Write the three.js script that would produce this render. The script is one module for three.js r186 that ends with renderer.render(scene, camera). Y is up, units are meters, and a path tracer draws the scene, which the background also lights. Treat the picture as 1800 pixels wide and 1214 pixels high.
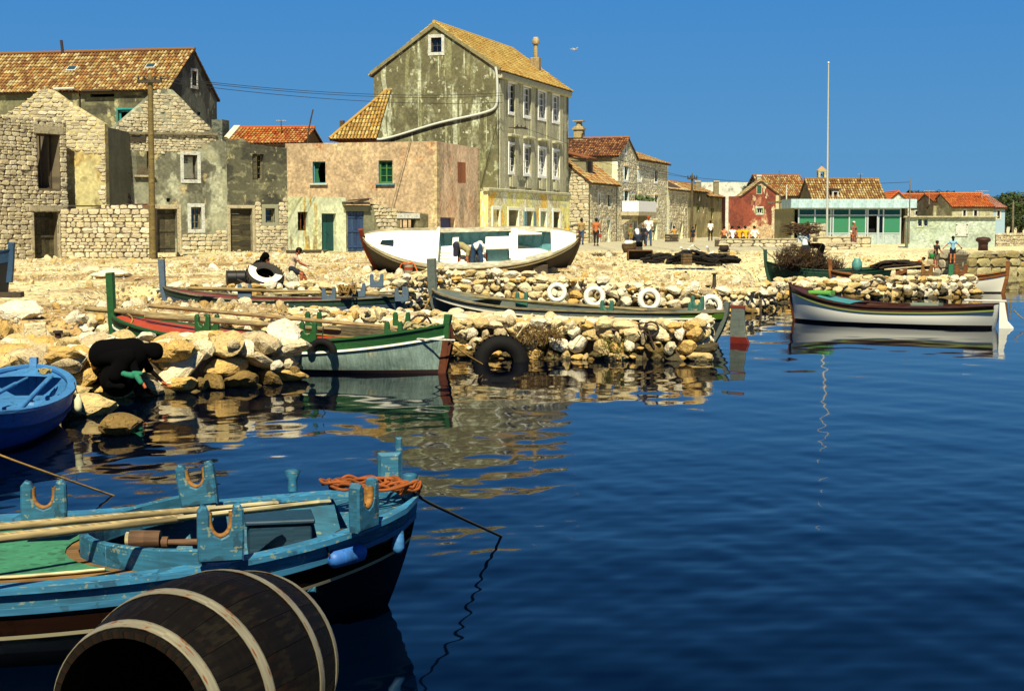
import * as THREE from 'three';
import { mergeGeometries, toCreasedNormals } from 'three/addons/utils/BufferGeometryUtils.js';

// ---------------------------------------------------------------- camera, sky, sun, exposure
const scene = new THREE.Scene();
const FOCAL = 2600, HORIZON = 393, EYE = 2.5;               // in pixels of the 1800 x 1214 photograph, metres above the water
const PITCH = Math.atan((607 - HORIZON) / FOCAL);
const camera = new THREE.PerspectiveCamera(2 * Math.atan(607 / FOCAL) * 180 / Math.PI, 1800 / 1214, 0.1, 3000);
camera.position.set(0, EYE, 0); camera.rotation.x = -PITCH;
scene.add(camera);
const EXPOSURE = 1.75;
const renderer = new THREE.WebGLRenderer({ antialias: true });
renderer.toneMapping = THREE.LinearToneMapping; renderer.toneMappingExposure = EXPOSURE;
renderer.shadowMap.enabled = true;
renderer.setSize(1024, 690);
{ // clear summer sky: pale towards the horizon, deep blue overhead
  const w = 64, h = 512, d = new Float32Array(w * h * 4);
  const stops = [[0, .120, .325, .57], [3, .100, .308, .59], [8.5, .060, .256, .60], [14, .034, .172, .47], [22, .016, .096, .31], [36, .008, .052, .19], [60, .006, .038, .14], [90, .005, .030, .115]];
  for (let j = 0; j < h; j++) {
    const e = Math.max(0, (j + .5) / h * 180 - 90);
    let k = 0; while (k < stops.length - 2 && e > stops[k + 1][0]) k++;
    const a = stops[k], b = stops[k + 1], t = Math.min(1, (e - a[0]) / (b[0] - a[0]));
    for (let i = 0; i < w; i++) { const o = (j * w + i) * 4; for (let c = 0; c < 3; c++) d[o + c] = (a[c + 1] + (b[c + 1] - a[c + 1]) * t) / EXPOSURE; d[o + 3] = 1; }
  }
  const sky = new THREE.DataTexture(d, w, h, THREE.RGBAFormat, THREE.FloatType);
  sky.mapping = THREE.EquirectangularReflectionMapping; sky.magFilter = sky.minFilter = THREE.LinearFilter; sky.needsUpdate = true;
  scene.background = sky; scene.environment = sky;
}
const sun = new THREE.DirectionalLight(new THREE.Color().setRGB(1, .91, .66), 5);
{ const az = 3 * Math.PI / 180, el = 52 * Math.PI / 180;   // behind the camera, a little to its left, high
  sun.position.set(-Math.sin(az) * Math.cos(el) * 150, Math.sin(el) * 150, Math.cos(az) * Math.cos(el) * 150 - 60); sun.target.position.set(0, 0, -60);
  sun.castShadow = true; sun.shadow.mapSize.set(4096, 4096);
  Object.assign(sun.shadow.camera, { left: -60, right: 60, top: 80, bottom: -80, near: 1, far: 400 });
  scene.add(sun, sun.target); }

// ---------------------------------------------------------------- helpers
const PI = Math.PI, V = (x, y, z) => new THREE.Vector3(x, y, z);
function rng(s) { let a = s >>> 0; return () => { a = a + 0x6D2B79F5 | 0; let t = Math.imul(a ^ a >>> 15, 1 | a); t = t + Math.imul(t ^ t >>> 7, 61 | t) ^ t; return ((t ^ t >>> 14) >>> 0) / 4294967296; }; }
const R0 = rng(7), rr = (a, b, r = R0) => a + (b - a) * r(), pick = (l, r = R0) => l[Math.floor(r() * l.length)];
const clamp = (x, a = 0, b = 1) => Math.min(b, Math.max(a, x)), lerp = (a, b, t) => a + (b - a) * t;
const smooth = (a, b, x) => { const t = clamp((x - a) / (b - a)); return t * t * (3 - 2 * t); };
// surveying helpers: where a sight line meets a plane of known distance / height
function ray(px, py) { const y = (607 - py) / FOCAL, c = Math.cos(PITCH), s = Math.sin(PITCH); return V((px - 900) / FOCAL, y * c - s, -(c + y * s)); }
function at(px, py, D) { const r = ray(px, py); return r.multiplyScalar(D / -r.z).add(V(0, EYE, 0)); }
function onLevel(px, py, h) { const r = ray(px, py); return r.multiplyScalar((h - EYE) / r.y).add(V(0, EYE, 0)); }
function hash3(x, y, z) { let h = Math.imul(x, 374761393) ^ Math.imul(y, 668265263) ^ Math.imul(z, 2147483647 ^ 0x5bd1e995); h = Math.imul(h ^ h >>> 13, 1274126177); return ((h ^ h >>> 16) >>> 0) / 4294967296; }
function noise3(x, y, z) {
  const i = Math.floor(x), j = Math.floor(y), k = Math.floor(z); let u = x - i, v = y - j, w = z - k;
  u = u * u * (3 - 2 * u); v = v * v * (3 - 2 * v); w = w * w * (3 - 2 * w);
  const L = (a, b, t) => a + (b - a) * t, h = hash3;
  return L(L(L(h(i, j, k), h(i + 1, j, k), u), L(h(i, j + 1, k), h(i + 1, j + 1, k), u), v), L(L(h(i, j, k + 1), h(i + 1, j, k + 1), u), L(h(i, j + 1, k + 1), h(i + 1, j + 1, k + 1), u), v), w);
}
const pmod = (a, n) => ((a % n) + n) % n;
function pnoise(x, y, per, seed) {  // repeats every per cells
  const i = Math.floor(x), j = Math.floor(y); let u = x - i, v = y - j; u = u * u * (3 - 2 * u); v = v * v * (3 - 2 * v);
  const h = (a, b) => hash3(pmod(a, per), pmod(b, per), seed);
  return lerp(lerp(h(i, j), h(i + 1, j), u), lerp(h(i, j + 1), h(i + 1, j + 1), u), v);
}
function pfbm(u, v, f, o, seed) { let s = 0, a = .5, t = 0; for (let k = 0; k < o; k++) { s += a * pnoise(u * f, v * f, f, seed + k); t += a; a *= .55; f *= 2; } return s / t; }
function fbm2(x, y, o, seed) { let s = 0, a = .5, t = 0; for (let k = 0; k < o; k++) { s += a * noise3(x, y, seed + k * 17.3); t += a; a *= .55; x *= 2; y *= 2; } return s / t; }
function colorTex(w, h, fn, repeat) {
  const d = new Uint8Array(w * h * 4);
  for (let j = 0; j < h; j++) for (let i = 0; i < w; i++) { const c = fn((i + .5) / w, (j + .5) / h), o = (j * w + i) * 4; d[o] = clamp(c[0], 0, 255); d[o + 1] = clamp(c[1], 0, 255); d[o + 2] = clamp(c[2], 0, 255); d[o + 3] = 255; }
  const t = new THREE.DataTexture(d, w, h, THREE.RGBAFormat); t.colorSpace = THREE.SRGBColorSpace; t.wrapS = t.wrapT = THREE.RepeatWrapping; t.magFilter = THREE.LinearFilter; t.minFilter = THREE.LinearMipmapLinearFilter; t.generateMipmaps = true; t.needsUpdate = true;
  if (repeat) t.repeat.set(repeat, repeat); return t;
}
function grayTex(w, h, fn, repeat) { const t = colorTex(w, h, (u, v) => { const g = 255 * fn(u, v); return [g, g, g]; }, repeat); t.colorSpace = THREE.NoColorSpace; return t; }
const mixc = (a, b, t) => [lerp(a[0], b[0], t), lerp(a[1], b[1], t), lerp(a[2], b[2], t)];
// materials
function M(color, o = {}) { const m = new THREE.MeshStandardMaterial({ roughness: .9, metalness: 0, side: THREE.DoubleSide, ...o }); m.color.set(color); return m; }
const speckT = colorTex(256, 256, (u, v) => { const a = pfbm(u, v, 5, 5, 3), b = pfbm(u, v, 24, 3, 31), c = smooth(.62, .72, pfbm(u, v, 16, 2, 77)); const g = 255 * clamp(.90 + .22 * (a - .5) + .22 * (b - .5)) * (1 - .2 * c); return [g, g * .985, g * .955]; });
const pitB = grayTex(256, 256, (u, v) => { const a = pfbm(u, v, 6, 5, 5), c = smooth(.58, .7, pfbm(u, v, 20, 2, 9)); return clamp(a - .45 * c + .2); });
const roughB = grayTex(256, 256, (u, v) => pfbm(u, v, 10, 5, 21));
const grainT = colorTex(256, 256, (u, v) => { const a = pnoise(u * 6, v * 64, 64, 4) * .5 + pnoise(u * 12, v * 128, 128, 5) * .5, b = pfbm(u, v, 4, 4, 6); const g = 255 * clamp(.56 + .5 * (a - .5) + .4 * (b - .5) + .22); return [g, g, g * .97]; });
const paintT = colorTex(512, 512, (u, v) => { const b = pfbm(u, v, 5, 5, 61), s = pnoise(u * 8, v * 90, 90, 62), chip = smooth(.68, .73, pfbm(u, v, 14, 4, 63) + .12 * (s - .5)); let g = .9 + .16 * (b - .5) + .10 * (s - .5); const c = [255 * g, 255 * g, 255 * g]; return mixc(c, [168, 158, 136], chip * .5); });
const oldPaint = (rgb, seed) => M('#ffffff', { roughness: .6, bumpMap: null, map: colorTex(512, 512, (u, v) => { const b = pfbm(u, v, 5, 5, seed), s = pnoise(u * 10, v * 110, 110, seed + 1), c0 = pfbm(u, v, 30, 4, seed + 2), chip = smooth(.69, .75, c0 + .2 * (s - .5) + .10 * (b - .5)), dk = smooth(.66, .72, pfbm(u, v, 11, 4, seed + 5)); let c = rgb.map(q => q * (.84 + .5 * (b - .5) + .22 * (s - .5) + .16)); c = mixc(c, rgb.map(q => q * .55), dk * .6); return mixc(c, [140, 134, 106], chip * .7); }) });
const wornB = grayTex(256, 256, (u, v) => .6 * pnoise(u * 6, v * 60, 60, 71) + .4 * pfbm(u, v, 8, 4, 72));
const limeTones = ['#dccfae', '#d3c297', '#e5ddc6', '#c6b07c', '#beae8c', '#c9a763', '#d8c89c', '#e6dfca'];
const lime = limeTones.map(c => M(c, { map: speckT, bumpMap: pitB, bumpScale: .022, roughness: .95 }));
const limeWet = ['#6d5a2c', '#5a4e28', '#7d6531', '#453d22'].map(c => M(c, { map: speckT, bumpMap: pitB, bumpScale: .022, roughness: .8 }));
const wallTones = ['#c9c1ab', '#d6ccae', '#e0d9c2', '#bdb39a', '#d0c4a4', '#d8cfae'];
const wallStone = wallTones.map(c => M(c, { map: speckT, bumpMap: pitB, bumpScale: .007 }));
const mortar = M('#8d8064', { map: speckT, bumpMap: roughB, bumpScale: .03 });
const darkEarth = M('#5a4c34', { map: speckT, bumpMap: roughB, bumpScale: .05 });
const wood = (c, o = {}) => M(c, { map: grainT, bumpMap: wornB, bumpScale: .004, roughness: .8, ...o });
const paint = (c, o = {}) => M(c, { map: paintT, bumpMap: wornB, bumpScale: .003, roughness: .55, ...o });
const matte = (c, o = {}) => { const m = new THREE.MeshPhysicalMaterial({ roughness: 1, specularIntensity: .12, side: THREE.DoubleSide, ...o }); m.color.set(c); return m; };
const rubber = matte('#0d0c0e', { map: speckT, roughness: .8, specularIntensity: .4, bumpMap: roughB, bumpScale: .004 });
const iron = M('#33231a', { map: speckT, roughness: .8, bumpMap: roughB, bumpScale: .004 });
const glass = new THREE.MeshPhysicalMaterial({ color: '#dfe9e6', roughness: .04, transmission: 1, thickness: 0, ior: 1.5 });
const darkWood = wood('#4d4030'), greyWood = wood('#8a8068'), whitePaint = paint('#d9d6c8'), stoneTrim = M('#b9b095', { map: speckT, bumpMap: pitB, bumpScale: .01 });
// objects
const used = {};
function numbered(n) { const k = used[n] = (used[n] ?? -1) + 1; return k ? `${n}_${String(k).padStart(3, '0')}` : n; }
function shadows(o) { o.castShadow = o.receiveShadow = true; return o; }
function thing(name, label, category, p = [0, 0, 0], turn = 0, group) {
  const o = new THREE.Group(); o.name = numbered(name); o.position.set(...(p.isVector3 ? p.toArray() : p)); o.rotation.y = turn; o.userData = { label, category }; if (group) o.userData.group = group; scene.add(o); o.updateMatrixWorld(true); return o;
}
function tag(o, label, category, group) { o.userData = { label, category }; if (group) o.userData.group = group; return o; }
function structure(o, label) { o.userData = { kind: 'structure', ...(label ? { label } : {}) }; return o; }
function stuff(o, label, category) { o.userData = { kind: 'stuff', ...(label ? { label, category } : {}) }; return o; }
function clean(g) { if (g.index) { const t = g.toNonIndexed(); g = t; } for (const k of Object.keys(g.attributes)) if (!['position', 'normal', 'uv', 'color'].includes(k)) g.deleteAttribute(k); return g; }
function merge(list) { list = (Array.isArray(list) ? list : [list]).filter(Boolean).map(clean); if (list.length === 1) return list[0]; const c = list.every(g => g.attributes.color), n = list.every(g => g.attributes.uv); for (const g of list) { if (!c) g.deleteAttribute('color'); if (!n) g.deleteAttribute('uv'); g.morphAttributes = {}; } return mergeGeometries(list, false); }
function boxUV(g, s = 1) {   // uv in metres, by the axis each face points along
  g = clean(g); const p = g.attributes.position, uv = new Float32Array(p.count * 2), a = V(), b = V(), c = V();
  for (let i = 0; i < p.count; i += 3) {
    a.fromBufferAttribute(p, i); b.fromBufferAttribute(p, i + 1).sub(a); c.fromBufferAttribute(p, i + 2).sub(a); b.cross(c);
    const x = Math.abs(b.x), y = Math.abs(b.y), z = Math.abs(b.z);
    for (let k = 0; k < 3; k++) { const X = p.getX(i + k), Y = p.getY(i + k), Z = p.getZ(i + k), q = (i + k) * 2; if (y >= x && y >= z) { uv[q] = X * s; uv[q + 1] = Z * s; } else if (z >= x) { uv[q] = X * s; uv[q + 1] = Y * s; } else { uv[q] = Z * s; uv[q + 1] = Y * s; } }
  }
  g.setAttribute('uv', new THREE.BufferAttribute(uv, 2)); return g;
}
function mesh(name, geo, mat, parent, keepUV) {
  let g = merge(geo); if (!keepUV) g = boxUV(g); if (!g.attributes.normal) g.computeVertexNormals();
  const m = shadows(new THREE.Mesh(g, mat)); m.name = parent ? name : numbered(name); (parent || scene).add(m); return m;
}
const move = (g, x, y, z) => g.translate(x, y, z);
function box(w, h, d, x = 0, y = 0, z = 0) { return new THREE.BoxGeometry(w, h, d).translate(x, y, z); }
function bev(w, h, d, x = 0, y = 0, z = 0, b = .01) { // bevelled box
  b = Math.min(b, w * .3, h * .3, d * .3); const s = new THREE.Shape(); const X = w / 2 - b, Y = h / 2 - b; s.moveTo(-X, -Y); s.lineTo(X, -Y); s.lineTo(X, Y); s.lineTo(-X, Y); s.closePath();
  return new THREE.ExtrudeGeometry(s, { depth: d - 2 * b, bevelEnabled: true, bevelSize: b, bevelThickness: b, bevelSegments: 1 }).translate(x, y, z - d / 2 + b);
}
function cyl(r0, r1, h, n = 10, x = 0, y = 0, z = 0) { return new THREE.CylinderGeometry(r1, r0, h, n).translate(x, y, z); }  // bottom radius, top radius
function tube(pts, r, n = 6, seg, closed = false) { const c = new THREE.CatmullRomCurve3(pts.map(p => p.isVector3 ? p : V(...p)), closed); return new THREE.TubeGeometry(c, seg || Math.max(4, pts.length * 5), r, n, closed); }
function rod(a, b, r0, r1 = r0, n = 8) { // straight tapered rod
  a = a.isVector3 ? a : V(...a); b = b.isVector3 ? b : V(...b); const d = b.clone().sub(a), g = new THREE.CylinderGeometry(r1, r0, d.length(), n).translate(0, d.length() / 2, 0);
  return g.applyQuaternion(new THREE.Quaternion().setFromUnitVectors(V(0, 1, 0), d.normalize())).translate(a.x, a.y, a.z);
}
function bar(a, b, w, h) { // straight bar of rectangular section between two points, h upright
  a = a.isVector3 ? a : V(...a); b = b.isVector3 ? b : V(...b); const d = b.clone().sub(a), L = d.length(), x = d.clone().normalize(), z = x.clone().cross(V(0, 1, 0)).normalize(), y = z.clone().cross(x);
  return bev(L, h, w, L / 2, 0, 0, .008).applyMatrix4(new THREE.Matrix4().makeBasis(x, y, z)).translate(a.x, a.y, a.z);
}
function extr(pts, d, b = .008) { const s = new THREE.Shape(pts.map(p => new THREE.Vector2(p[0], p[1]))); return new THREE.ExtrudeGeometry(s, { depth: d - 2 * b, bevelEnabled: b > 0, bevelSize: b, bevelThickness: b, bevelSegments: 1, bevelOffset: -b }).translate(0, 0, -d / 2 + b); }
function lathe(pts, n = 20) { return new THREE.LatheGeometry(pts.map(p => new THREE.Vector2(p[0], p[1])), n); }
// rocks: shared unit shapes (about 1 m across)
function rockShape(seed, detail, rough = .22) {
  let g = new THREE.IcosahedronGeometry(.5, detail); const p = g.attributes.position, v = V(), r = rng(seed), planes = [];
  for (let k = 0; k < 16; k++) planes.push([V(rr(-1, 1, r), rr(-1, 1, r), rr(-1, 1, r)).normalize(), rr(.26, .40, r)]);
  planes.push([V(0, 1, 0), .36], [V(0, -1, 0), .34]);
  for (let i = 0; i < p.count; i++) {
    v.fromBufferAttribute(p, i); const n = v.clone().normalize(); let l = .5 * (1 + rough * 1.6 * (noise3(n.x * 1.7 + seed, n.y * 1.7, n.z * 1.7) - .5) + rough * 1.0 * (noise3(n.x * 4.2, n.y * 4.2 + seed, n.z * 4.2) - .5) + rough * .5 * (noise3(n.x * 9, n.y * 9 + seed, n.z * 9) - .5));
    for (const [q, d] of planes) { const c = n.dot(q); if (c > .1) l = Math.min(l, d / c * (1 + .10 * noise3(n.x * 5, n.y * 5, n.z * 5 + seed) + .06 * noise3(n.x * 11, n.y * 11, n.z * 11 + seed))); }
    v.copy(n).multiplyScalar(l * 1.12); p.setXYZ(i, v.x, v.y, v.z);
  }
  g.deleteAttribute('normal'); g.deleteAttribute('uv'); g = toCreasedNormals(g, .27); return boxUV(g, .8);
}
const rocks = [], pebbles = []; for (let k = 0; k < 9; k++) rocks.push(rockShape(11 + k * 13, 3, .17)); for (let k = 0; k < 5; k++) pebbles.push(rockShape(211 + k * 7, 1));
// flat-faced wall stones: unit wide and high, front towards +z, back at z = 0
function wallShape(seed) {
  const r = rng(seed), n = 8, ring = []; for (let k = 0; k < n; k++) { const a = (k + rr(-.25, .25, r)) / n * 2 * PI, c = Math.cos(a), s = Math.sin(a), q = .5 / Math.pow(Math.abs(c) ** 5 + Math.abs(s) ** 5, 1 / 5) * rr(.84, 1.03, r); ring.push([c * q, s * q]); }
  const v = [], tri = (a, b, c) => v.push(...a, ...b, ...c), zt = k => .74 + .24 * hash3(k, seed, 3);
  for (let k = 0; k < n; k++) { const a = ring[k], b = ring[(k + 1) % n], k2 = (k + 1) % n, f = .88, A = [a[0], a[1], 0], B = [b[0], b[1], 0], A1 = [a[0], a[1], .55], B1 = [b[0], b[1], .55], A2 = [a[0] * f, a[1] * f, zt(k)], B2 = [b[0] * f, b[1] * f, zt(k2)];
    tri(A, B, B1); tri(A, B1, A1); tri(A1, B1, B2); tri(A1, B2, A2); tri(A2, B2, [0, 0, 1]); }
  let g = new THREE.BufferGeometry(); g.setAttribute('position', new THREE.Float32BufferAttribute(v, 3)); g = toCreasedNormals(g, .5); return boxUV(g, .7);
}
const blocks = []; for (let k = 0; k < 8; k++) blocks.push(wallShape(500 + k * 3));

// ---------------------------------------------------------------- water
{
  const rs = rng(91), waves = [];
  const add = (n, l0, l1, slope, spread, dir) => { for (let k = 0; k < n; k++) { const L = l0 * Math.pow(l1 / l0, rs()), a = dir + (rs() - .5) * spread, q = 2 * PI / L; waves.push([q * Math.cos(a), q * Math.sin(a), slope / q / Math.sqrt(n) * 1.4 * rr(.6, 1.4, rs), rs() * 2 * PI]); } };
  add(7, 2.6, 7, .004, 1.6, 1.25); add(13, .9, 2.4, .0095, 2.2, 1.35); add(20, .34, .9, .016, 2.6, 1.5); add(16, .15, .34, .013, 3.2, 1.5);
  const ds = [], as = []; for (let d = 2; d < 700;) { ds.push(d); d += Math.max(.035, d * d * .00030); } for (let k = 0; k <= 640; k++) as.push(lerp(-.52, .52, k / 640));
  const P = new Float32Array(ds.length * as.length * 3), N = new Float32Array(P.length), idx = [];
  let o = 0;
  for (const d of ds) { const step = Math.max((d + 7) * .0017, d * d * .0003);
    for (const a of as) { const x = a * (d + 7); let y = 0, gx = 0, gz = 0; const calm = .55 + .75 * noise3(x * .12 + 3, d * .1, 5.5);
      for (const [kx, kz, A, ph] of waves) { const K = Math.hypot(kx, kz), f = calm * Math.exp(-((K * step * .42) ** 2)); if (f < .02) continue; const t = kx * x - kz * d + ph; y += A * f * Math.sin(t); const c = A * f * Math.cos(t); gx += kx * c; gz += kz * c; }
      P[o] = x; P[o + 1] = y; P[o + 2] = -d; const l = Math.hypot(gx, 1, gz); N[o] = -gx / l; N[o + 1] = 1 / l; N[o + 2] = -gz / l; o += 3; } }
  const W = as.length; for (let j = 0; j < ds.length - 1; j++) for (let i = 0; i < W - 1; i++) { const q = j * W + i; idx.push(q, q + 1, q + W + 1, q, q + W + 1, q + W); }
  const g = new THREE.BufferGeometry(); g.setAttribute('position', new THREE.BufferAttribute(P, 3)); g.setAttribute('normal', new THREE.BufferAttribute(N, 3)); g.setIndex(idx);
  const sea = new THREE.MeshPhysicalMaterial({ roughness: .04, ior: 1.333, specularIntensity: .62, side: THREE.DoubleSide }); sea.specularColor.setRGB(.5, .82, 1); sea.color.setRGB(.0001, .0012, .0055);
  const m = new THREE.Mesh(g, sea); m.name = 'water'; m.receiveShadow = true; scene.add(structure(m, 'calm deep blue harbour water with fine ripples'));
  const far = new THREE.Mesh(new THREE.PlaneGeometry(2400, 1500).rotateX(-PI / 2).translate(0, -.3, -600), sea); far.name = 'sea'; scene.add(structure(far));
}
// ---------------------------------------------------------------- land
const LAND = [[-300, 8], [-40, 15.5], [-9.6, 18.6], [-6.5, 20.5], [-6.4, 24.6], [-8.8, 25.4], [-8.9, 29], [-4.4, 28.4], [-4.0, 34.6], [-9.7, 36.3], [-9.7, 38.9], [-3.2, 39.6], [-2, 43], [3, 42.8], [6.4, 42.1], [7.6, 44], [8.9, 47.6], [9.4, 52.2], [9.2, 59], [13, 60.6], [18, 63], [21, 69.5], [22, 71.8], [40, 81.9], [90, 109], [300, 190], [300, 900], [-300, 900]];
function landDist(x, d) { let m = 1e9, ins = false; for (let i = 0, j = LAND.length - 1; i < LAND.length; j = i++) { const [x1, y1] = LAND[i], [x2, y2] = LAND[j]; const dx = x2 - x1, dy = y2 - y1, t = clamp(((x - x1) * dx + (d - y1) * dy) / (dx * dx + dy * dy)); m = Math.min(m, Math.hypot(x - x1 - t * dx, d - y1 - t * dy)); if ((y1 > d) !== (y2 > d) && x < (x2 - x1) * (d - y1) / (y2 - y1) + x1) ins = !ins; } return ins ? m : -m; }
function plateau(x, d) { let h = .52 + .36 * smooth(26, 45, d) + .12 * smooth(45, 64, d); h -= .34 * smooth(1, 7, x) * (1 - smooth(50, 62, d)); h += .10 * smooth(-11, -14, x) * smooth(66, 70, d) * (1 - smooth(78, 90, d)); return h; }
function groundH(x, d) { const s = landDist(x, d); if (s < 0) return Math.max(-1.4, -.2 + s * .9); const rough = (1 - smooth(70, 84, d)) * smooth(0, 1, s); return lerp(-.2, plateau(x, d), smooth(0, d > 60 && x > 8 && x < 22 ? 7 : 1.1, s)) + rough * (.10 * (fbm2(x * .5, d * .5, 3, 4.4) - .5) + .05 * (noise3(x * 2.2, d * 2.2, 9) - .5)); }
const floorAt = (x, d) => V(x, groundH(x, d), -d);
const gravelT = colorTex(512, 512, (u, v) => { const a = pfbm(u, v, 28, 4, 101), b = pfbm(u, v, 7, 4, 102), s = smooth(.57, .66, pfbm(u, v, 44, 2, 103)), k = smooth(.62, .7, pfbm(u, v, 36, 2, 104)); let g = .90 + .46 * (a - .5) + .3 * (b - .5) + .2 * s - .42 * k; return [255 * g, 252 * g, 240 * g]; });
const gravelB = grayTex(512, 512, (u, v) => clamp(.6 * pfbm(u, v, 28, 4, 101) + .6 * smooth(.57, .66, pfbm(u, v, 44, 2, 103)) - .2));
const groundMat = M('#ffffff', { vertexColors: true, map: gravelT, bumpMap: gravelB, bumpScale: .03, roughness: 1 });
{
  const ds = [], xs = []; for (let d = 12; d < 900;) { ds.push(d); d += d < 76 ? .42 : Math.min(60, .42 + (d - 76) * .1); }
  for (let x = -31; x <= 33; x += .46) xs.push(x); for (let x = 33, s = .6; x < 330; s *= 1.3) { x += s; xs.push(x); xs.unshift(-x + 2); }
  const P = [], C = [], U = [], idx = [], pale = [.68, .59, .34], cream = [.76, .69, .45], ochre = [.42, .26, .085], brown = [.25, .145, .05], wet = [.10, .075, .03];
  for (const d of ds) for (const x of xs) { const h = groundH(x, d); P.push(x, h, -d); U.push(x / 3.2, d / 3.2);
    const n = fbm2(x * .28, d * .2, 4, 40), n2 = fbm2(x * .9 + 9, d * .9, 3, 41); let c = mixc(pale, cream, smooth(.35, .65, n2));
    let b = smooth(.5, .64, n * .7 + n2 * .3 + .13 * smooth(46, 30, d) - .06 * smooth(50, 60, d)); b = Math.max(b, smooth(.42, .5, n2) * Math.exp(-(((x + 4.2) / 3) ** 2) - ((d - 54) / 4) ** 2), smooth(.4, .52, n2) * Math.exp(-(((x + 10) / 4) ** 2) - ((d - 33) / 4) ** 2)); c = mixc(c, ochre, b * .85); c = mixc(c, brown, b * smooth(.52, .68, n2) * .8);
    if (d > 76) c = mixc(c, cream, .6); if (h < .12) c = wet; C.push(...c); }
  const W = xs.length; for (let j = 0; j < ds.length - 1; j++) for (let i = 0; i < W - 1; i++) { const q = j * W + i; idx.push(q, q + 1, q + W + 1, q, q + W + 1, q + W); }
  const g = new THREE.BufferGeometry(); g.setAttribute('position', new THREE.Float32BufferAttribute(P, 3)); g.setAttribute('color', new THREE.Float32BufferAttribute(C, 3)); g.setAttribute('uv', new THREE.Float32BufferAttribute(U, 2)); g.setIndex(idx); g.computeVertexNormals();
  const m = shadows(new THREE.Mesh(g, groundMat)); m.name = 'ground'; scene.add(structure(m, 'pale stony ground of the old waterfront'));
}
function slab(name, pts, top, thick, mat, lbl) { const g = boxUV(new THREE.ExtrudeGeometry(new THREE.Shape(pts.map(p => new THREE.Vector2(p[0], p[1]))), { depth: thick, bevelEnabled: false }).rotateX(-PI / 2).translate(0, top - thick, 0), .3); const m = shadows(new THREE.Mesh(g, mat)); m.name = name; scene.add(structure(m, lbl)); return m; }
const concrete = M('#b9b59c', { map: speckT, bumpMap: roughB, bumpScale: .01 });
slab('promenade', [[1.6, 88], [3.2, 80], [14.8, 77.5], [18.5, 92], [23.5, 103], [24, 112], [21, 150], [22, 160], [15.2, 137], [9.2, 120], [6.4, 111]], 1.1, .5, concrete, 'pale concrete promenade along the stone houses');
slab('near_quay', [[-6, -4], [6, -4], [6, 4.2], [.6, 5.1], [-.3, 5.55], [-6, 5.3]], .60, 2, M('#9a917a', { map: speckT, bumpMap: pitB, bumpScale: .03 }), 'quay edge in front');
// loose rubble nobody could count
{
  const r = rng(33), mats = lime, N = 15000, lists = pebbles.map(() => []);
  for (let k = 0, n = 0; n < N && k < 90000; k++) {
    const d = 19 + Math.pow(r(), 1.35) * 58, x = rr(-.40, .40, r) * d; const s = landDist(x, d); if (s < .12) continue; if (x > 9 && d < 60) continue; const dens = fbm2(x * .35, d * .3, 3, 70); if (r() > smooth(.37, .64, dens) + .09) continue; if (d > 76 && x < 16) continue;
    const big = r() < .05, sz = (big ? rr(.16, .36, r) : rr(.03, .11, r)) * (d > 45 ? 1 : .9); lists[n % pebbles.length].push([x, groundH(x, d) + sz * .1, d, sz]); n++; }
  const holder = new THREE.Group(); holder.name = 'rubble'; stuff(holder, 'loose limestone rubble scattered over the waterfront', 'rubble'); scene.add(holder); const q = new THREE.Object3D(), c = new THREE.Color();
  lists.forEach((l, i) => { const im = shadows(new THREE.InstancedMesh(pebbles[i], M('#ffffff', { map: speckT, bumpMap: pitB, bumpScale: .012 }), l.length)); im.name = 'rubble_stone'; l.forEach(([x, y, d, s], k) => { q.position.set(x, y, -d); q.rotation.set(r() * 6, r() * 6, r() * 6); q.scale.set(s * rr(.8, 1.5, r), s * rr(.5, .9, r), s); q.updateMatrix(); im.setMatrixAt(k, q.matrix); im.setColorAt(k, c.set(pick(limeTones, r)).multiplyScalar(rr(.75, 1.1, r))); }); stuff(im); holder.add(im); });
}

// ---------------------------------------------------------------- building tools
const toLin = c => { c /= 255; return c <= .04045 ? c / 12.92 : ((c + .055) / 1.055) ** 2.4; }, toS = c => 255 * (c <= .0031308 ? c * 12.92 : 1.055 * c ** (1 / 2.4) - .055);
// base colour (sRGB) of a surface that shows as rgb when the sun stands on an upright wall that faces the water
function base(rgb, k = 1.6) { return [toS(clamp(toLin(rgb[0]) / k, 0, .8)), toS(clamp(toLin(rgb[1]) / k / .92, 0, .8)), toS(clamp(toLin(rgb[2]) / k / .84, 0, .8))]; }
const css = c => `rgb(${c.map(x => Math.round(x)).join(',')})`;
const B_ = (r, g, b, k) => css(base([r, g, b], k));
// plaster with patches; layers: [seen colour, x scale, y scale, threshold, softness, where(u, v)]
function plaster(seed, w, h, seen, layers, o = {}) {
  const b0 = base(seen, o.k), L = layers.map(l => [base(l[0], o.k), ...l.slice(1)]), n = o.n || 384;
  const map = colorTex(n, n, (u, v) => { const x = u * w, y = v * h; let f = fbm2(x * 1.3, y * 1.3, 4, seed), c = b0.map(q => q * (.82 + .34 * f)); const e = noise3(x * 9, y * 9, seed + 3) * .6 + noise3(x * 21, y * 21, seed) * .4;
    L.forEach(([q, sx, sy, th, so, wh], k) => { const m = smooth(th, th + so, fbm2(x * sx, y * sy, 4, seed + 7 + k * 5) + (wh ? wh(u, v) : 0)); if (m > 0) c = mixc(c, q.map(z => z * (.85 + .3 * e)), m * .74); });
    const s = 1 + (o.grain ?? .3) * (e - .5); return c.map(z => z * s); });
  return M('#ffffff', { map, bumpMap: roughB, bumpScale: .006, roughness: .95 });
}
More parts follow.
